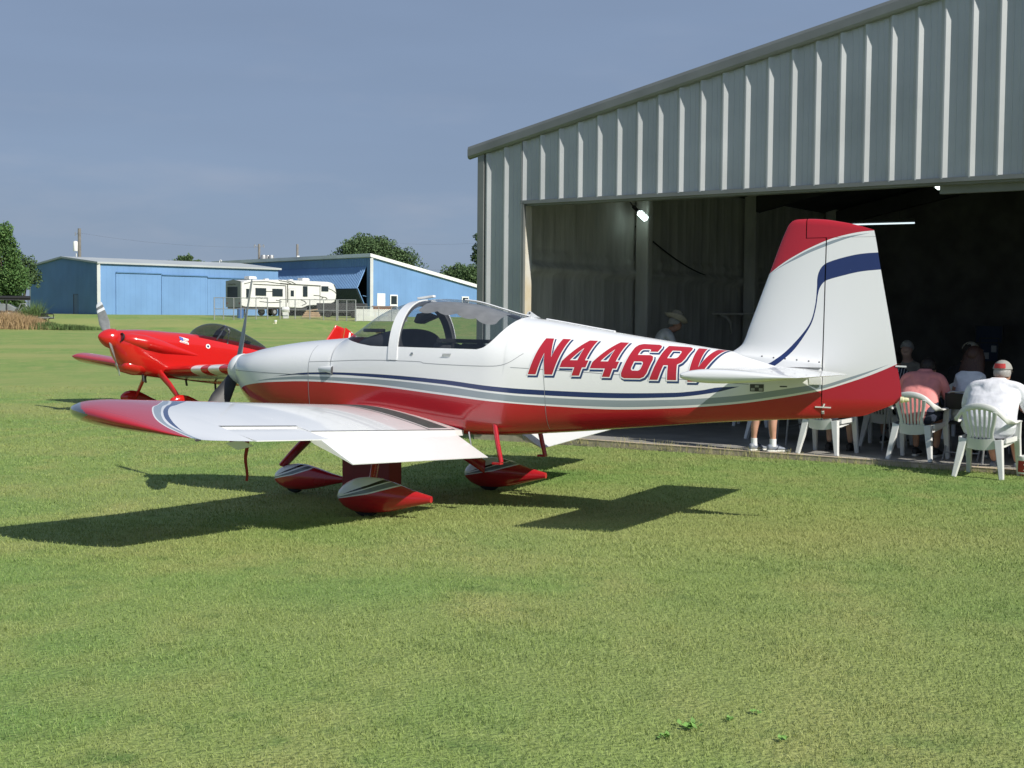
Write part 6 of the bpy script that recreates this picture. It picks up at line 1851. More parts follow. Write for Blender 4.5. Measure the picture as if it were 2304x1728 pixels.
def build_rosettes():
    r = np.random.default_rng(77)
    for (u, v, sc, lab) in ((1555, 1640, 1.0, 'broad-leaved weed in the lawn at the bottom right, biggest of its kind'), (1495, 1660, .6, 'small broad-leaved weed just left of the biggest lawn weed'), (1640, 1622, .55, 'small broad-leaved weed up and right of the biggest lawn weed'), (1700, 1607, .45, 'tiny broad-leaved weed, furthest right in the lower lawn'), (1762, 1668, .6, 'broad-leaved weed low in the lawn near the bottom edge')):
        p = ray_at(u, v, 4.6)
        for _ in range(4):
            Yg = 4.6 if _ == 0 else Yn
            p = ray_at(u, v, Yg); Yn = Yg * (CAM_H - float(gz(Yg))) / (CAM_H - p.z)
        p = ray_at(u, v, Yn); mb = MB()
        for k in range(int(16 * sc) + 5):
            a = r.uniform(0, 2 * np.pi); L = .032 * sc * r.uniform(.5, 1.2); w = .009 * (.6 + .4 * sc); ox, oy = r.normal(0, .016 * sc, 2); up = r.uniform(.2, .9)
            d = Vector((math.cos(a), math.sin(a), up)).normalized(); s2 = Vector((-math.sin(a), math.cos(a), 0)); o = Vector((ox, oy, .008))
            mb.add([o, o + d * L * .5 + s2 * w, o + d * L, o + d * L * .5 - s2 * w], [(0, 1, 2, 3)])
        ob = mb.build('lawn_weed', MATS['weed_bright'], None, fix=False); ob.location = (p.x, Yn, float(gz(Yn))); tag(ob, lab, 'weed', 'broad-leaved weeds in the lawn')
build_rosettes()

def build_left_clutter():
    # equipment trailer carrying a black culvert pipe, and an empty flatbed behind it
    Y = 116.0; p = ray_at(30, 715, Y); g = float(gz(Y))
    t = empty('equipment_trailer', (p.x, Y, g), R_(8)); tag(t, 'loaded equipment trailer with a long black pipe on its rack at far left', 'trailer')
    mb = MB(); mb.box((-.4, 0, .62), (4.6, 1.9, .16)); mb.build('deck', MATS['dark_grey'], t, bevel=.02)
    for x in (-1.0, -.1):
        mb = MB(); mb.lathe([(.001, -.12), (.28, -.12), (.38, -.09), (.40, 0), (.38, .09), (.28, .12), (.001, .12)], axis='y', n=22, o=(x, -.98, .40)); w = mb.build('wheel', MATS['rubber'], t, smooth=True)
        mb = MB(); mb.lathe([(.001, -.135), (.22, -.13), (.24, -.10)], axis='y', n=18, o=(x, -.98, .40)); mb.build('rim', MATS['old_laminate'], w, smooth=True)
    mb = MB(); mb.bar((-2.4, -.6, 1.72), (1.6, -.6, 1.72), .06, .06)
    for x in (-2.2, -.4, 1.4): mb.bar((x, -.6, .7), (x, -.6, 1.72), .06, .06)
    mb.build('rack', MATS['dark_grey'], t)
    varied('machine_grey', (.22, .24, .24), .5, .2, 2)
    mb = MB(); mb.prism([(-1.6, .7), (.2, .7), (.35, 1.0), (-.3, 1.35), (-1.2, 1.40), (-1.6, 1.1)], lambda a, b: (a, -.5, b), lambda a, b: (a, .6, b)); mb.build('engine_cover', MATS['machine_grey'], t, bevel=.06)
    mb = MB(); mb.tube([(.5, -.55, .75), (.75, -.55, 1.35), (1.15, -.55, 1.40), (1.45, -.55, .8)], .05, 8); mb.tube([(.6, -.3, .75), (1.0, -.3, 1.2), (1.6, -.3, .75)], .05, 8); mb.build('loading_frame', MATS['galv_pipe'], t, smooth=True)
    mb = MB(); mb.prism([(-2.3, .72), (-1.75, .72), (-2.1, 1.5), (-2.45, 1.5)], lambda a, b: (a, -.7, b), lambda a, b: (a, .5, b)); mb.build('white_panel', MATS['white_trim'], t, bevel=.02)
    t2 = empty('culvert_pipe', (p.x - .4, Y - .5, g + 1.9), R_(8)); tag(t2, 'long black plastic pipe lying on top of the trailer rack', 'pipe')
    mb = MB(); mb.lathe([(.15, -2.0), (.17, -2.0)] + [(.17 + .012 * (k % 2), -2.0 + 4.0 * k / 60) for k in range(61)] + [(.15, 2.0)], axis='x', n=16); mb.build('ribbed_wall', MATS['black_matte'], t2, smooth=True)
    Y = 115.5; p = ray_at(112, 719, Y); g = float(gz(Y))
    t = empty('flatbed_trailer', (p.x + .55, Y - 3.2, float(gz(Y - 3.2)) + .25), R_(5)); tag(t, 'low empty flatbed trailer with a black end hoop in front of the blue gable', 'trailer')
    mb = MB(); mb.box((-.35, 0, .30), (2.2, 1.7, .14)); mb.build('deck', MATS['machine_grey'], t, bevel=.02)
    mb = MB(); mb.tube([(.1, -.85, .38), (.1, -.85, .62), (1.02, -.85, .62), (1.1, -.85, .56), (1.1, -.85, .26), (.7, -.85, .24)], .045, 8); mb.tube([(.62, -.85, .36), (.62, -.85, .62)], .03, 8); mb.build('end_hoop', MATS['black_matte'], t, smooth=True)
    for y in (-.9, .9):
        mb = MB(); mb.lathe([(.001, -.09), (.2, -.09), (.27, 0), (.2, .09), (.001, .09)], axis='y', n=18, o=(-.6, y, .27)); mb.build('wheel', MATS['rubber'], t, smooth=True)
    mb = MB(); mb.prism([(-.6, .38), (.5, .38), (.1, .62), (-.4, .66)], lambda a, b: (a, -.3, b), lambda a, b: (a, .5, b)); mb.build('tarpaulin', MATS['black_matte'], t, bevel=.05)
build_left_clutter()
# ------------------------------------------------------------------ chairs, tables and people in the hangar doorway
m = varied('resin_white', (.68, .69, .68), .38, .05, 5, bump=.03, bscale=80)
varied('skin', (.50, .27, .19), .55, .10, 9); varied('skin_pale', (.52, .33, .26), .55, .10, 9)
FACE_AZ = R_(-36.9)

def make_chair(name='plastic_chair'):
    """moulded resin armchair: x right, y the way the sitter faces"""
    t = empty(name)
    mb = MB(); g = []
    for y in np.linspace(-.21, .23, 14):
        row = []
        for x in np.linspace(-1, 1, 14):
            w = .235 - .02 * (y < -.1) * (-.1 - y) / .11
            z = .425 - .018 * (1 - x * x) * (1 - ((y - .0) / .25) ** 2) - .03 * max(0, (y - .17) / .06) ** 2 - (.022 if abs(x) > .98 else 0)
            row.append((x * w, y, z + .10 * (y - .10)))
        g.append(row)
    g = np.array(g); mb.grid(g); mb.grid(g - np.array([0, 0, .012]), flip=True)
    n = 14
    for k in range(n - 1):
        for a, b in (((0, k), (0, k + 1)), ((n - 1, k), (n - 1, k + 1)), ((k, 0), (k + 1, 0)), ((k, n - 1), (k + 1, n - 1))):
            p, q = g[a], g[b]; mb.add([p, q, q - [0, 0, .04], p - [0, 0, .04]], [(0, 1, 2, 3)])
    mb.build('seat', MATS['resin_white'], t, smooth=True, sharp=40)
    # back: curved top rim running down into the arms, seven slats, lower web
    rim = smooth_curve([(-.275, .21), (-.285, .05), (-.29, -.10), (-.265, -.20), (-.20, -.275), (-.10, -.305), (0, -.312), (.10, -.305), (.20, -.275), (.265, -.20), (.29, -.10), (.285, .05), (.275, .21)], 96)
    def rim_z(x, y):
        return pinterp(abs(x), [0, .10, .20, .255, .29], [.785, .77, .715, .645, .605]) if y < -.12 else pinterp(y, [-.12, -.05, .1, .22], [.610, .602, .612, .605])
    pts = [(x, y, float(rim_z(x, y))) for x, y in rim]
    zz = np.array([p[2] for p in pts]); zz = np.convolve(np.pad(zz, 3, 'edge'), np.ones(7) / 7, 'valid'); pts = [(p[0], p[1], z) for p, z in zip(pts, zz)]
    mb = MB(); rows = []
    for i, p in enumerate(pts):
        tdir = (Vector(pts[min(i + 1, len(pts) - 1)]) - Vector(pts[max(i - 1, 0)])).normalized()
        s = tdir.cross(Vector((0, 0, 1))).normalized(); back = min(1, max(0, (-.10 - p[1]) / .12))
        wide = Vector((0, 0, 1)) * back + s * (1 - back); wide = wide.normalized(); th = wide.cross(tdir).normalized()
        rows.append([tuple(Vector(p) + wide * (.036 * math.cos(a)) + th * (.012 * math.sin(a))) for a in np.linspace(0, 2 * np.pi, 12, endpoint=False)])
    b = mb.grid(rows, closed_v=True)
    mb.f += [tuple(b + k for k in range(12)), tuple(b + (len(rows) - 1) * 12 + k for k in range(12))]; mb.m += [0, 0]
    mb.build('back_rim', MATS['resin_white'], t, smooth=True, sharp=60)
    mb = MB()
    for k in range(7):
        xt = -.165 + .055 * k; xb = xt * .72
        zt = float(rim_z(xt, -.3)) - .02
        pr = [(xb, -.222, .39), (xb * 1.02, -.245, .49), (xt * .93, -.275, .64), (xt, -.300, zt)]
        w = [.014, .012, .013, .015]
        if k in (0, 6): w = [.024, .020, .022, .026]
        mb.tube(pr, w, 8, flat=(1.0, .35), up=(0, 1, 0))
    g = []
    for z in np.linspace(.325, .445, 8):
        g.append([(x, -.215 - .02 * (1 - (x / .15) ** 2) - .16 * (z - .325), z - .022 * (1 - (x / .16) ** 2)) for x in np.linspace(-.15, .15, 14)])
    g = np.array(g); mb.grid(g); mb.grid(g + np.array([0, .012, 0]), flip=True)
    mb.build('backrest', MATS['resin_white'], t, smooth=True, sharp=50)
    for sx in (-1, 1):
        mb = MB(); mb.bar((sx * .275, .275, 0), (sx * .262, .205, .43), .045, .05, w2=.07, d2=.055, up=(0, 1, 0)); mb.bar((sx * .262, .205, .43), (sx * .278, .185, .615), .07, .05, w2=.055, d2=.04, up=(0, 1, 0)); mb.build('leg', MATS['resin_white'], t, bevel=.008)
        mb = MB(); mb.bar((sx * .255, -.30, 0), (sx * .185, -.205, .42), .045, .05, w2=.085, d2=.07, up=(0, 1, 0)); mb.build('leg', MATS['resin_white'], t, bevel=.008)
        mb = MB(); mb.bar((sx * .245, -.17, .41), (sx * .262, .17, .42), .02, .05); mb.build('side_rail', MATS['resin_white'], t)
    return t

CHAIR = make_chair()
SPOTS = [((5.195, 14.275, 0.0), -36.9, 'white resin armchair on the grass, under the man in the white polo shirt'),
         ((4.845, 15.585, SLAB_Z), -36, 'white resin armchair under the sitter in the salmon pink shirt'),
         ((3.91, 16.185, SLAB_Z), -37, 'white resin armchair below the tail fin, right of the bare legs in trainers'),
         ((4.93, 17.22, SLAB_Z), -30, 'white resin armchair behind the rudder, holding the sitter in striped clothes'),
         ((3.62, 18.0, SLAB_Z), -50, 'shaded white resin armchair behind the bare legs in trainers'),
         ((3.75, 20.3, SLAB_Z), -20, 'farthest white resin armchair, seen dimly below the tail boom'),
         ((6.40, 18.35, SLAB_Z), -35, 'white resin armchair deep in the hangar under the man in the tan cap')]
for i, (p, a, lab) in enumerate(SPOTS):
    c = CHAIR if i == 0 else copy_tree(CHAIR)
    c.location = p; c.rotation_euler = (0, 0, R_(a)); tag(c, lab, 'chair', 'white plastic chairs in the hangar doorway')

def folding_chair(loc, rz, label):
    t = empty('folding_chair', loc, rz); tag(t, label, 'folding chair', 'folding metal chairs')
    mb = MB()
    for s in (-1, 1):
        mb.tube([(s * .215, .22, 0), (s * .205, -.02, .40), (s * .20, -.20, .62), (s * .18, -.25, .78)], .011, 8); mb.tube([(s * .20, -.27, 0), (s * .20, .10, .43)], .011, 8)
    mb.tube([(-.18, -.25, .78), (-.12, -.262, .815), (.12, -.262, .815), (.18, -.25, .78)], .011, 8); mb.tube([(-.20, -.2, .09), (.20, -.2, .09)], .008, 6)
    mb.build('frame', MATS['galv_pipe'], t, smooth=True)
    mb = MB(); mb.box((0, .03, .435), (.39, .40, .03)); mb.build('seat', MATS['black_matte'], t, bevel=.012)
    mb = MB(); mb.box((0, -.235, .70), (.38, .02, .20), rot=Matrix.Rotation(R_(14), 3, 'X')); mb.build('backrest', MATS['black_matte'], t, bevel=.008)
folding_chair((5.43, 15.62, SLAB_Z), R_(-33), 'black folding chair with thin metal legs between the pink and the white shirts')
folding_chair((6.28, 15.15, SLAB_Z), R_(-38), 'folding metal chair at the right edge beside the white polo shirt')

def table(loc, rz, label, L=1.8):
    t = empty('folding_table', loc, rz); tag(t, label, 'table', 'folding tables in the hangar')
    mb = MB(); mb.box((0, 0, .725), (L, .75, .03)); mb.build('tabletop', MATS['old_laminate'], t, bevel=.008)
    for s in (-1, 1):
        mb = MB(); mb.tube([(s * (L / 2 - .2), -.3, 0), (s * (L / 2 - .25), -.3, .71)], .013, 8); mb.tube([(s * (L / 2 - .2), .3, 0), (s * (L / 2 - .25), .3, .71)], .013, 8); mb.tube([(s * (L / 2 - .22), -.3, .25), (s * (L / 2 - .22), .3, .25)], .01, 8); mb.build('leg_frame', MATS['galv_pipe'], t, smooth=True)
table((6.05, 14.98, SLAB_Z), R_(-35.1), 'folding table in front of the man in the white polo shirt', 1.5)
table((5.45, 16.42, SLAB_Z), R_(-35.1), 'folding table in front of the sitter in the pink shirt')
table((4.35, 17.0, SLAB_Z), R_(-35.1), 'folding table half hidden behind the tail fin')
table((6.75, 19.1, SLAB_Z), R_(-35.1), 'farthest folding table, in front of the man in the tan cap')

# ---- people
def skin_mesh(nodes, edges):
    """nodes: name -> (pos, radius); one continuous skinned surface"""
    names = list(nodes); idx = {k: i for i, k in enumerate(names)}
    me = bpy.data.meshes.new('b'); me.from_pydata([nodes[k][0] for k in names], [(idx[a], idx[b]) for a, b, *_ in edges], [])
    o = bpy.data.objects.new('b', me); COL.objects.link(o)
    md = o.modifiers.new('s', 'SKIN'); md.use_smooth_shade = True
    sd = me.skin_vertices[0].data
    for k in names:
        r = nodes[k][1]; sd[idx[k]].radius = (r, r) if not hasattr(r, '__len__') else r
        sd[idx[k]].use_root = (k == 'pelvis')
    ss = o.modifiers.new('d', 'SUBSURF'); ss.levels = 2; ss.render_levels = 2
    dg = bpy.context.evaluated_depsgraph_get(); dg.update()
    out = bpy.data.meshes.new_from_object(o.evaluated_get(dg))
    bpy.data.objects.remove(o); bpy.data.meshes.remove(me)
    return out

def hand_nodes(nodes, edges, side, wrist, direction, curl=(0, 0, -1), mat='skin'):
    """palm, four unequal bent fingers and a thumb from the side of the palm"""
    w = Vector(wrist); d = Vector(direction).normalized(); c = Vector(curl).normalized(); s = d.cross(c).normalized() * (1 if side > 0 else -1)
    k = 'R' if side > 0 else 'L'
    palm = w + d * .055
    nodes['palm' + k] = (palm, .030); edges.append(('wrist' + k, 'palm' + k, mat))
    nodes['kn' + k] = (w + d * .085, .028); edges.append(('palm' + k, 'kn' + k, mat))
    for i, ln in enumerate((.060, .072, .066, .050)):
        base = w + d * .092 + s * (.027 - .018 * i)
        m1 = base + d * ln * .45 + c * .012; m2 = base + d * ln * .75 + c * .035
        for q, (p, r) in enumerate(((base, .0105), (m1, .0095), (m2, .008))): nodes['f%d%d%s' % (i, q, k)] = (p, r)
        edges += [('kn' + k, 'f%d0%s' % (i, k), mat), ('f%d0%s' % (i, k), 'f%d1%s' % (i, k), mat), ('f%d1%s' % (i, k), 'f%d2%s' % (i, k), mat)]
    t0 = w + d * .035 + s * .036; t1 = t0 + d * .035 + s * .018 + c * .01
    nodes['t0' + k] = (t0, .013); nodes['t1' + k] = (t1, .010); edges += [('palm' + k, 't0' + k, mat), ('t0' + k, 't1' + k, mat)]

def fuse(me, torso, voxel=.009):
    bm = bmesh.new(); bm.from_mesh(me)
    n = 28; rows = []
    for (z, yc, rx, ry) in torso:
        rows.append([bm.verts.new((rx * math.copysign(abs(math.cos(a)) ** .85, math.cos(a)), yc + ry * math.copysign(abs(math.sin(a)) ** .85, math.sin(a)), z)) for a in np.linspace(0, 2 * np.pi, n, endpoint=False)])
    for r0, r1 in zip(rows[:-1], rows[1:]):
        for k in range(n): bm.faces.new((r0[k], r0[(k + 1) % n], r1[(k + 1) % n], r1[k]))
    bm.faces.new(rows[0][::-1]); bm.faces.new(rows[-1])
    bmesh.ops.recalc_face_normals(bm, faces=bm.faces)
    bm.to_mesh(me); bm.free()
    o = bpy.data.objects.new('b', me); COL.objects.link(o)
    md = o.modifiers.new('r', 'REMESH'); md.mode = 'VOXEL'; md.voxel_size = voxel
    sm = o.modifiers.new('s', 'SMOOTH'); sm.iterations = 3; sm.factor = .5
    dg = bpy.context.evaluated_depsgraph_get(); dg.update()
    out = bpy.data.meshes.new_from_object(o.evaluated_get(dg))
    bpy.data.objects.remove(o); bpy.data.meshes.remove(me)
    return out

def finish_body(nodes, edges, mats, parent, name='body', torso=None):
    me = skin_mesh(nodes, edges)
    if torso: me = fuse(me, torso)
    order = []
    for e in edges:
        if e[2] not in order: order.append(e[2])
    for k in order: me.materials.append(MATS[mats.get(k, k)])
    A = np.array([nodes[e[0]][0] for e in edges], float); B = np.array([nodes[e[1]][0] for e in edges], float)
    rr = np.array([np.mean([np.max(nodes[e[0]][1]), np.max(nodes[e[1]][1])]) for e in edges])
    mi = np.array([order.index(e[2]) for e in edges])
    cen = np.empty(len(me.polygons) * 3); me.polygons.foreach_get('center', cen); cen = cen.reshape(-1, 3)
    rr = np.where(np.array([e[2] in ('shirt', 'shorts', 'lower') for e in edges]), np.maximum(rr, .0), rr)
    D = B - A; L2 = (D * D).sum(1)
    t = np.clip(((cen[:, None] - A[None]) * D[None]).sum(2) / L2[None], 0, 1)
    dist = np.linalg.norm(cen[:, None] - (A[None] + t[..., None] * D[None]), axis=2) / rr[None]
    me.polygons.foreach_set('material_index', mi[dist.argmin(1)].astype(np.int32))
    me.polygons.foreach_set('use_smooth', [True] * len(me.polygons))
    o = bpy.data.objects.new(name, me); return link(o, parent)

def shoe(parent, heel, toe, mat_up, mat_sole, up=Vector((0, 0, 1))):
    """low shoe from heel to toe with a separate sole"""
    h, t = Vector(heel), Vector(toe); d = (t - h); L = d.length; d.normalize(); s = d.cross(up).normalized()
    def ring(f, w, zb, zt, n=14):
        c = h + d * (L * f)
        return [tuple(c + s * (w * math.copysign(abs(math.cos(a)) ** .7, math.cos(a))) + up * ((zb + zt) / 2 + (zt - zb) / 2 * math.sin(a))) for a in np.linspace(0, 2 * np.pi, n, endpoint=False)]
    mb = MB(); rows = [ring(f, w, .022, zt) for f, w, zt in ((-.02, .022, .075), (.03, .034, .095), (.18, .038, .105), (.34, .040, .098), (.5, .043, .078), (.7, .048, .062), (.88, .044, .052), (.97, .030, .044), (1.0, .012, .036))]
    b = mb.grid(rows, closed_v=True); mb.f += [tuple(b + k for k in range(14)), tuple(b + 8 * 14 + k for k in range(14))]; mb.m += [0, 0]
    o = mb.build('shoe', MATS[mat_up], parent, smooth=True, sharp=60)
    mb = MB(); rows = [ring(f, w, .0, .028) for f, w in ((-.04, .026), (.02, .038), (.2, .043), (.45, .042), (.7, .052), (.9, .047), (1.0, .032), (1.03, .012))]
    b = mb.grid(rows, closed_v=True); mb.f += [tuple(b + k for k in range(14)), tuple(b + 7 * 14 + k for k in range(14))]; mb.m += [0, 0]
    mb.build('sole', MATS[mat_sole], o, smooth=True, sharp=60)
    if mat_up == 'shoe_grey':
        mb = MB()
        for sd in (-1, 1):
            c = h + d * (L * .42) + s * (sd * .040); mb.bar(c + up * .035 - d * .02, c + up * .085 + d * .015 - s * (sd * .012), .022, .008)
        mb.bar(h + d * (L * .38) + up * .102, h + d * (L * .62) + up * .072, .038, .006); mb.build('lacing', MATS['navy_cloth'], o)

def head_shell(center, rx, ry, rz_, fwd, cut, name, mat, parent, back=True, lumps=0.0, seed=1):
    """hair or cap shell hugging the upper and rear head"""
    c = Vector(center); f = Vector((fwd[0], fwd[1], 0)).normalized(); s = Vector((f.y, -f.x, 0)); r = np.random.default_rng(seed)
    rows = []
    for th in np.linspace(0.02, math.pi * cut, 18):
        row = []
        for ph in np.linspace(0, 2 * np.pi, 28, endpoint=False):
            k = 1 + lumps * math.sin(ph * 7 + th * 5) * math.sin(th * 9)
            low = math.pi * cut; t2 = th if not back else th * (1 - .28 * max(0, math.cos(ph)))      # shorter over the face
            p = c + s * (rx * k * math.sin(t2) * math.sin(ph)) + f * (ry * k * math.sin(t2) * math.cos(ph)) + Vector((0, 0, rz_ * k * math.cos(t2)))
            row.append(tuple(p))
        rows.append(row)
    mb = MB(); mb.grid(rows, closed_v=True)
    return mb.build(name, MATS[mat], parent, smooth=True, sharp=0)

def seated(loc, rz, label, shirt, shorts, skin='skin', lean=.14, w=1.0, girth=1.0, hair=None, sleeve=.55, bare_leg=True, head_turn=0.0, head_drop=0.0, shoes=('shoe_dark', 'sole_white'), feet=(.36, .36), seat=.43, legx=1.0, tall=1.0):
    t = empty('person', loc, rz); tag(t, label, 'person')
    n = {}; e = []
    g = girth; ln = lean
    def P(x, y, z): return (x, y, seat + (z - .43) * tall)
    n['pelvis'] = (P(0, -.07, .54), .13); n['belly'] = (P(0, -.05 + ln * .1, .68), .13); n['chest'] = (P(0, -.02 + ln * .45, .84), .13); n['upper'] = (P(0, .0 + ln * .8, .965), .09)
    torso = []
    for z, f, rx, ry in ((.425, -.06, .14, .11), (.47, -.07, .19, .15), (.55, -.075, .215, .16), (.66, -.055, .208, .155), (.78, -.03, .205, .145), (.88, -.01, .205, .132), (.95, .0, .198, .112), (1.0, .005, .165, .088), (1.035, .01, .095, .070), (1.07, .015, .062, .060)):
        k = max(0, (z - .55) / .42)
        torso.append((seat + (z - .43) * tall, f + ln * .8 * k * min(1.2, .5 + .5 * k), rx * (w if z < 1.0 else (w + 1) / 2), ry * (1 + (g - 1) * (.15 if z < .6 else .7) if z < .9 else (g + 1) / 2)))
    n['neck'] = (P(0, .03 + ln * 1.15, 1.085 - head_drop * .7), .058)
    hy = .06 + ln * 1.5; hz = 1.20 - head_drop
    n['jaw'] = (P(0, hy + .02, hz - .055), .066); n['head'] = (P(0, hy, hz + .03), .088); n['crown'] = (P(0, hy - .01, hz + .085), .062)
    n['nose'] = (P(math.sin(head_turn) * .10, hy + .10 * math.cos(head_turn), hz - .015), .014)
    e += [('pelvis', 'belly', 'shirt'), ('belly', 'chest', 'shirt'), ('chest', 'upper', 'shirt'), ('upper', 'neck', 'skin'), ('neck', 'jaw', 'skin'), ('jaw', 'head', 'skin'), ('head', 'crown', 'skin'), ('head', 'nose', 'skin')]
    for s, k in ((1, 'R'), (-1, 'L')):
        n['sh' + k] = (P(s * .190 * w, .0 + ln * .8, .965), .072 * (g + 1) / 2); e.append(('upper', 'sh' + k, 'shirt'))
        E = Vector(P(s * (.085 + .19 * w), .05 + ln * .7, .70)); S = Vector(n['sh' + k][0]); M_ = S.lerp(E, sleeve + .2)
        n['slv' + k] = (M_, .056 * (g + 1) / 2); n['elb' + k] = (E, .043); e += [('sh' + k, 'slv' + k, 'shirt'), ('slv' + k, 'elb' + k, 'skin' if sleeve < .9 else 'shirt')]
        Wp = Vector(P(s * .13, .36 + ln * .6, .775)); n['wrist' + k] = (Wp, .028); e.append(('elb' + k, 'wrist' + k, 'skin'))
        hand_nodes(n, e, s, Wp, (-s * .35, .9, -.1))
        n['ear' + k] = (P(s * .088, hy - .005, hz + .0), .016); e.append(('head', 'ear' + k, 'skin'))
        n['hip' + k] = (P(s * .10 * w * legx, -.03, .515), .098 * g); n['mid' + k] = (P(s * .12 * w * legx, .20, .525), .085 * g); n['knee' + k] = (P(s * .13 * legx, .40, .515), .062)
        n['calf' + k] = ((s * .13 * legx, .40 + (feet[0] - .40) * .35, .32), .052); n['ank' + k] = ((s * .12, feet[0] if s < 0 else feet[1], .10), .036)
        e += [('pelvis', 'hip' + k, 'shorts'), ('hip' + k, 'mid' + k, 'shorts'), ('mid' + k, 'knee' + k, 'shorts'), ('knee' + k, 'calf' + k, 'skin' if bare_leg else 'shorts'), ('calf' + k, 'ank' + k, 'skin' if bare_leg else 'shorts')]
    finish_body(n, e, dict(shirt=shirt, shorts=shorts, skin=skin), t, torso=torso)
    for s in (-1, 1):
        fy = feet[0] if s < 0 else feet[1]
        shoe(t, (s * .12, fy - .06, .0), (s * .135, fy + .20, .0), *shoes)
    hc = Vector(n['head'][0])
    if hair: head_shell(hc + Vector((0, -.012, .012)), .098, .112, .112, (math.sin(head_turn), math.cos(head_turn)), .62, 'hair', hair, t, lumps=.03)
    return t, hc

def cap(parent, hc, mat, fwd, brim=True, patch=None, back_brim=False):
    f = Vector((fwd[0], fwd[1], 0)).normalized(); s = Vector((f.y, -f.x, 0))
    o = head_shell(hc + Vector((0, 0, .02)), .104, .120, .112, fwd, .47, 'cap', mat, parent, back=False)
    if brim:
        g = []
        for a in np.linspace(-1.1, 1.1, 18):
            p0 = hc + s * (.100 * math.sin(a)) + f * (.112 * math.cos(a)) + Vector((0, 0, .03)); p1 = hc + s * (.098 * math.sin(a)) + f * (.112 * math.cos(a) + .085 * math.cos(a) ** .5) + Vector((0, 0, .012 - .02 * math.sin(a) ** 2))
            g.append([tuple(p0), tuple(p0.lerp(p1, .5)), tuple(p1)])
        g = np.array(g); mb = MB(); mb.grid(g); mb.grid(g + [0, 0, -.006], flip=True); mb.build('brim', MATS[mat], o, smooth=True)
    if patch:
        g = []
        for z in np.linspace(.022, .075, 6):
            g.append([tuple(hc + Vector((0, 0, .02)) + s * (.108 * math.sin(a) * math.cos(z * 5)) - f * (.124 * math.cos(a) * math.cos(z * 5.2)) + Vector((0, 0, z))) for a in np.linspace(-.62, .62, 14)])
        mb = MB(); mb.grid(g); mb.build('strap_panel', MATS[patch], o, smooth=True, fix=False)
    return o

for nm, c, sc in (('polo_white', (.74, .75, .80), 14), ('salmon', (.74, .27, .26), 10), ('black_cloth', (.02, .02, .024), 10), ('navy_cloth', (.03, .04, .07), 10), ('stone_cloth', (.36, .33, .27), 10), ('blue_cloth', (.20, .32, .50), 10), ('grey_cloth', (.30, .31, .31), 10), ('pale_cloth', (.26, .24, .21), 10), ('khaki', (.33, .30, .21), 10), ('denim', (.07, .09, .14), 12), ('white_short', (.62, .64, .70), 10), ('grey_cap', (.30, .30, .28), 12), ('red_cap', (.50, .05, .05), 12), ('straw', (.50, .46, .37), 40)):
    varied(nm, c, .85, .10, sc, bump=.35, bscale=14)
varied('hair_dark', (.018, .012, .010), .55, .3, 40, bump=.4, bscale=90); varied('hair_brown', (.055, .022, .014), .5, .35, 30, bump=.4, bscale=60, stretch=(4, 4, .6)); varied('hair_grey', (.35, .34, .33), .6, .2, 40)
varied('shoe_dark', (.02, .02, .022), .6, .3, 20); varied('shoe_grey', (.26, .28, .31), .55, .35, 30, col2=(.16, .19, .26)); principled('sole_white', (.68, .68, .63), .6); principled('sole_dark', (.03, .03, .03), .7); principled('sock_white', (.75, .76, .78), .9); principled('orange_trim', (.5, .12, .06), .6)
# striped shorts cloth
m = principled('striped_cloth', (.02, .02, .03), .85); nt = m.node_tree; b = nt.nodes['Principled BSDF']
tc = N(m, 'ShaderNodeTexCoord'); wv = N(m, 'ShaderNodeTexWave'); wv.inputs['Scale'].default_value = 9; wv.inputs['Distortion'].default_value = 1.5; mx = N(m, 'ShaderNodeMix', data_type='RGBA'); gt_ = N(m, 'ShaderNodeMath', operation='GREATER_THAN'); gt_.inputs[1].default_value = .88
nt.links.new(tc.outputs['Object'], wv.inputs['Vector']); nt.links.new(wv.outputs['Fac'], gt_.inputs[0]); nt.links.new(gt_.outputs[0], mx.inputs[0]); mx.inputs[6].default_value = (.02, .02, .03, 1); mx.inputs[7].default_value = (.5, .5, .5, 1); nt.links.new(mx.outputs[2], b.inputs['Base Color'])

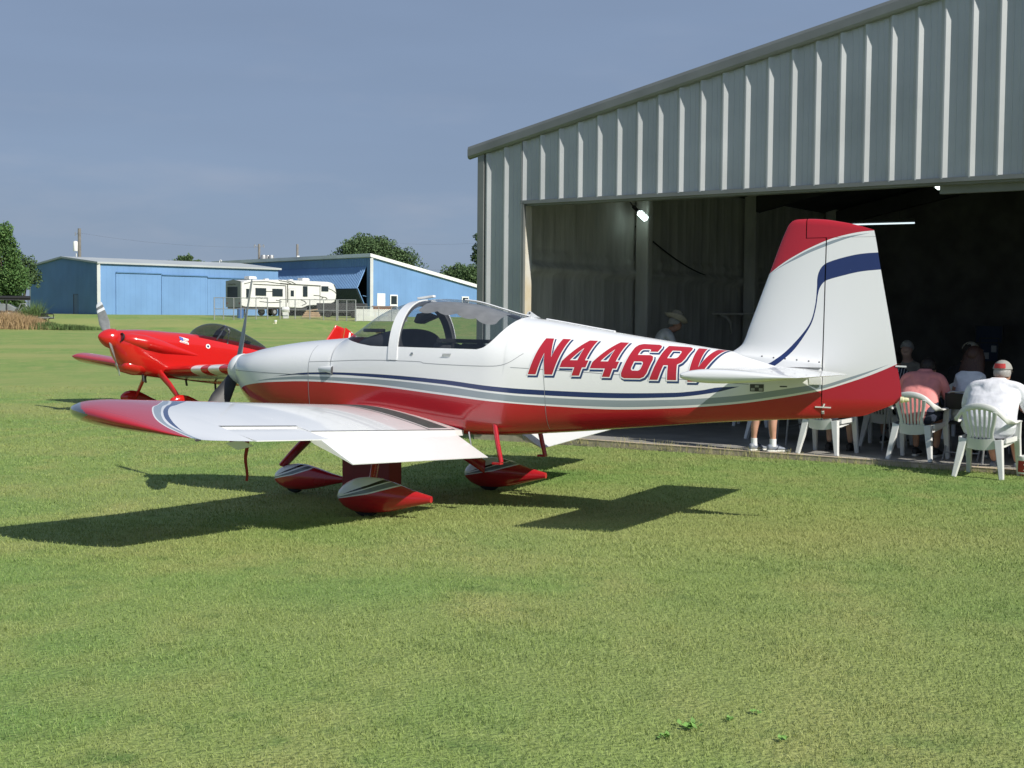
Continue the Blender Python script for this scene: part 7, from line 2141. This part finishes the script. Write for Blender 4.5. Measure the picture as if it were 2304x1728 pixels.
def build_people():
    az = R_(-36.9)
    # man in the white polo shirt
    t, hc = seated((5.195 + .06, 14.275 + .08, 0), az, 'heavy man in a white polo shirt and grey cap, seated with his back turned', 'polo_white', 'white_short', 'skin', lean=.22, w=1.36, girth=1.38, sleeve=.62, head_drop=.10, feet=(.58, .64), shoes=('shoe_grey', 'sole_white'))
    head_shell(hc + Vector((0, -.01, -.005)), .094, .104, .10, (0, 1), .66, 'hair', 'hair_grey', t)
    cap(t, hc, 'grey_cap', (0, 1), patch='red_cap')
    # salmon pink shirt
    t, hc = seated((4.845, 15.585, SLAB_Z), az + R_(4), 'person in a salmon pink shirt and dark shorts, hunched over with the back turned', 'salmon', 'navy_cloth', 'skin', lean=.22, w=1.12, girth=1.08, hair='hair_dark', sleeve=.7, head_drop=.15)
    # long-haired girl
    t, hc = seated((5.47, 15.70, SLAB_Z), az - R_(4), 'woman with long brown hair over a white sleeveless top', 'polo_white', 'black_cloth', 'skin', lean=.08, w=.74, girth=.78, sleeve=.1, hair='hair_brown')
    mb = MB(); rows = []
    for k, z in enumerate(np.linspace(0, 1, 20)):
        hw = np.interp(z, [0, .15, .45, .8, 1], [.085, .125, .15, .13, .07]); dp = np.interp(z, [0, .15, .5, 1], [.06, .085, .06, .03]); yc = np.interp(z, [0, .2, .5, 1], [0, -.03, -.10, -.15])
        rows.append([tuple(hc + Vector((hw * math.cos(a) * (1 + .06 * math.sin(a * 9 + k)), yc + dp * math.sin(a), .085 - z * .56))) for a in np.linspace(0, 2 * np.pi, 30, endpoint=False)])
    mb.grid(rows, closed_v=True); mb.build('long_hair', MATS['hair_brown'], t, smooth=True, sharp=0)
    # tan cap, dark shirt
    t, hc = seated((6.30, 18.40, SLAB_Z), az - R_(25), 'man in a tan cap and black shirt sitting in the shade behind the long-haired woman', 'black_cloth', 'denim', 'skin', lean=.08, w=1.1, girth=1.05, sleeve=.5, hair='hair_dark', bare_leg=False)
    cap(t, hc, 'stone_cloth', (.35, .94))
    # dark shoes below the tail fin
    t, hc = seated((3.91, 16.185, SLAB_Z), az, 'sitter behind the tail fin, only bare calves and black shoes in view', 'grey_cloth', 'denim', 'skin_pale', lean=.14, hair='hair_dark', feet=(.34, .44), shoes=('shoe_dark', 'sole_dark'))
    # striped clothes
    t, hc = seated((4.93, 17.22, SLAB_Z), R_(-30), 'sitter in dark clothes with white stripes behind the rudder', 'striped_cloth', 'striped_cloth', 'skin', lean=.20, w=1.05, hair='hair_dark', head_drop=.12)
    # pale shirt far inside, white cap far inside, right edge
    t, hc = seated((6.02, 19.9, SLAB_Z), R_(150), 'grey-haired sitter in a pale shirt deep in the hangar, left of the pink shirt', 'pale_cloth', 'denim', 'skin_pale', lean=.05, w=.9, girth=.9, hair='hair_grey', bare_leg=False, seat=.43)
    t, hc = seated((6.28, 15.15, SLAB_Z), az, 'person in a grey-green shirt cut off by the right edge of the view', 'khaki', 'denim', 'skin', lean=.12, hair='hair_grey')
    # ---- standing figures
    def standing(loc, rz, label, shirt, lower, skin, bend=0.0, hat=False, bare=True, shoes=('shoe_grey', 'sole_white'), fr=((-.11, 0.0), (.11, .0)), toe=((-.13, .27), (.13, .27)), socks=True, hscale=1.0, upto=.50):
        t = empty('person', loc, rz); tag(t, label, 'person'); n = {}; e = []
        bz = lambda z: z * hscale
        n['pelvis'] = ((0, 0, bz(.93)), .135); n['belly'] = ((0, .0 + bend * .1, bz(1.08)), .130); n['chest'] = ((0, .0 + bend * .35, bz(1.26)), .138); n['upper'] = ((0, bend * .6, bz(1.39)), .10)
        n['neck'] = ((0, .02 + bend * .85, bz(1.49) - bend * .1), .055); hy = .05 + bend * 1.15; hz = bz(1.61) - bend * .22
        n['jaw'] = ((0, hy + .03, hz - .06), .064); n['head'] = ((0, hy, hz + .02), .086); n['crown'] = ((0, hy - .01, hz + .08), .06); n['nose'] = ((0, hy + .105, hz - .03), .014)
        e += [('pelvis', 'belly', 'shirt'), ('belly', 'chest', 'shirt'), ('chest', 'upper', 'shirt'), ('upper', 'neck', 'skin'), ('neck', 'jaw', 'skin'), ('jaw', 'head', 'skin'), ('head', 'crown', 'skin'), ('head', 'nose', 'skin')]
        for i, (s, k) in enumerate(((-1, 'L'), (1, 'R'))):
            fx, fy = fr[i]
            n['sh' + k] = ((s * .185, bend * .6, bz(1.40)), .07); n['slv' + k] = ((s * .235, .03 + bend * .7, bz(1.24)), .055); n['elb' + k] = ((s * .25, .06 + bend * .8, bz(1.12)), .042); Wp = Vector((s * .20, .26 + bend * .9, bz(1.02))); n['wrist' + k] = (Wp, .028)
            e += [('upper', 'sh' + k, 'shirt'), ('sh' + k, 'slv' + k, 'shirt'), ('slv' + k, 'elb' + k, 'skin'), ('elb' + k, 'wrist' + k, 'skin')]; hand_nodes(n, e, s, Wp, (-s * .1, .6, -.6), (0, -.5, -.5))
            n['ear' + k] = ((s * .087, hy, hz - .0), .015); e.append(('head', 'ear' + k, 'skin'))
            n['hip' + k] = ((s * .10, 0, bz(.88)), .10); n['thigh' + k] = ((fx * .6 + s * .045, fy * .4 + .01, bz(.68)), .083); n['knee' + k] = ((fx * .9, fy * .6 + .02, bz(.49)), .058); n['calf' + k] = ((fx, fy * .9 - .01, bz(.33)), .056); n['shin' + k] = ((fx, fy, .18), .038); n['ank' + k] = ((fx, fy, .09), .035)
            lw = 'lower'
            e += [('pelvis', 'hip' + k, lw), ('hip' + k, 'thigh' + k, lw), ('thigh' + k, 'knee' + k, lw), ('knee' + k, 'calf' + k, 'skin' if bare else lw), ('calf' + k, 'shin' + k, 'skin' if bare else lw), ('shin' + k, 'ank' + k, 'skin' if bare else lw)]
            tx, ty = toe[i]
            d = Vector((tx - fx, ty - fy, 0)).normalized()
            shoe(t, Vector((fx, fy, 0)) - d * .07, Vector((fx, fy, 0)) + d * .215, *shoes)
            if socks:
                mb = MB(); mb.tube([(fx, fy, .07), (fx, fy, .12), (fx, fy, .165)], [.043, .041, .043], 14); mb.build('sock', MATS['sock_white'], t, smooth=True)
        finish_body(n, e, dict(shirt=shirt, lower=lower, skin=skin), t)
        hc = Vector(n['head'][0]); head_shell(hc + Vector((0, -.012, .008)), .094, .106, .104, (0, 1), .60, 'hair', 'hair_grey' if hat else 'hair_dark', t)
        return t, hc
    standing((3.20, 16.33, SLAB_Z), R_(-72), 'person standing behind the tail fin, bare legs, white socks and grey trainers in view', 'grey_cloth', 'khaki', 'skin', fr=((-.085, -.14), (.10, .02)), toe=((-.15, .12), (.115, .40)))
    t, hc = standing((2.25, 20.4, SLAB_Z), R_(-75), 'man in a straw cowboy hat and white shirt bending his head behind the fuselage', 'polo_white', 'denim', 'skin', bend=.22, hat=True, bare=False, socks=False, shoes=('shoe_dark', 'sole_dark'), hscale=1.0)
    mb = MB(); rows = []
    tilt = Matrix.Rotation(R_(-24), 3, 'X')
    for r, z in ((.001, .135), (.045, .135), (.066, .15), (.078, .13), (.090, .06), (.096, .012), (.102, .0), (.13, .002), (.155, .012), (.170, .024), (.168, .020), (.13, -.003), (.10, -.006)):
        row = []
        for a in np.linspace(0, 2 * np.pi, 36, endpoint=False):
            curl = max(0, (r - .12)) * 1.1 * abs(math.sin(a - math.pi / 2)) ** 0 * math.cos(a) ** 2
            crease = -.035 * math.exp(-((r * math.cos(a)) / .03) ** 2) if z > .1 else 0
            p = Vector((r * math.cos(a), r * 1.18 * math.sin(a), z + curl + crease)); row.append(tuple(hc + Vector((0, -.005, .055)) + tilt @ p))
        rows.append(row)
    mb.grid(rows, closed_v=True); mb.build('cowboy_hat', MATS['straw'], t, smooth=True, sharp=0)
build_people()

def build_can():
    p = ray_at(2303, 1060, 14.3); z = 0.02
    t = empty('food_can', (p.x + .03, 14.3, z)); tag(t, 'red and white tub standing on the slab edge at the far right', 'tub')
    mb = MB(); mb.lathe([(.001, 0), (.085, 0), (.09, .01), (.095, .10), (.098, .18)], n=28); mb.build('tub_wall', MATS['letter_red'], t, smooth=True, sharp=40)
    mb = MB(); mb.lathe([(.098, .155), (.104, .157), (.104, .20), (.10, .205), (.001, .206)], n=28); mb.build('lid', MATS['white_trim'], t, smooth=True, sharp=40)
    mb = MB(); mb.lathe([(.0865, .005), (.0915, .01), (.0925, .03)], n=28); mb.build('base_band', MATS['white_trim'], t, smooth=True)
    cu = bpy.data.curves.new('n', 'FONT'); cu.body = '2'; cu.size = .11; cu.extrude = .002
    tmp = bpy.data.objects.new('n', cu); COL.objects.link(tmp); me = bpy.data.meshes.new_from_object(tmp.evaluated_get(bpy.context.evaluated_depsgraph_get())); bpy.data.objects.remove(tmp); me.materials.clear(); me.materials.append(MATS['white_trim'])
    for v in me.vertices:
        a = -math.pi / 2 - .75 + v.co.x / .095; rr = .098 + v.co.z; v.co = (rr * math.cos(a), rr * math.sin(a), .05 + v.co.y)
    link(bpy.data.objects.new('tub_numeral', me), t)
build_can()

def edge_stalks():
    """seeding grass stalks straggling over the slab edge"""
    r = np.random.default_rng(5); V = []; F = []
    for k in range(420):
        a = r.uniform(.6, 7.0); q = hp(a, r.normal(-.05, .035), 0); h = r.uniform(.02, .10) * (1.2 if 1.6 < a < 4.2 else .8); w = .0022
        for j in range(r.integers(1, 4)):
            lx, ly = r.normal(0, .35, 2) * h; b = len(V)
            V += [(q.x - w, q.y, -.01), (q.x + w, q.y, -.01), (q.x + lx + w * .4, q.y + ly, h), (q.x + lx - w * .4, q.y + ly, h)]; F.append((b, b + 1, b + 2, b + 3))
    mb = MB(); mb.add(V, F); o = mb.build('grass_stalks', MATS['straw_stalk'], None, fix=False)
    tag(o, 'thin dry grass stalks straggling along the concrete slab edge', 'grass', kind='stuff')
varied('straw_stalk', (.34, .32, .14), .8, .25, 3)
edge_stalks()
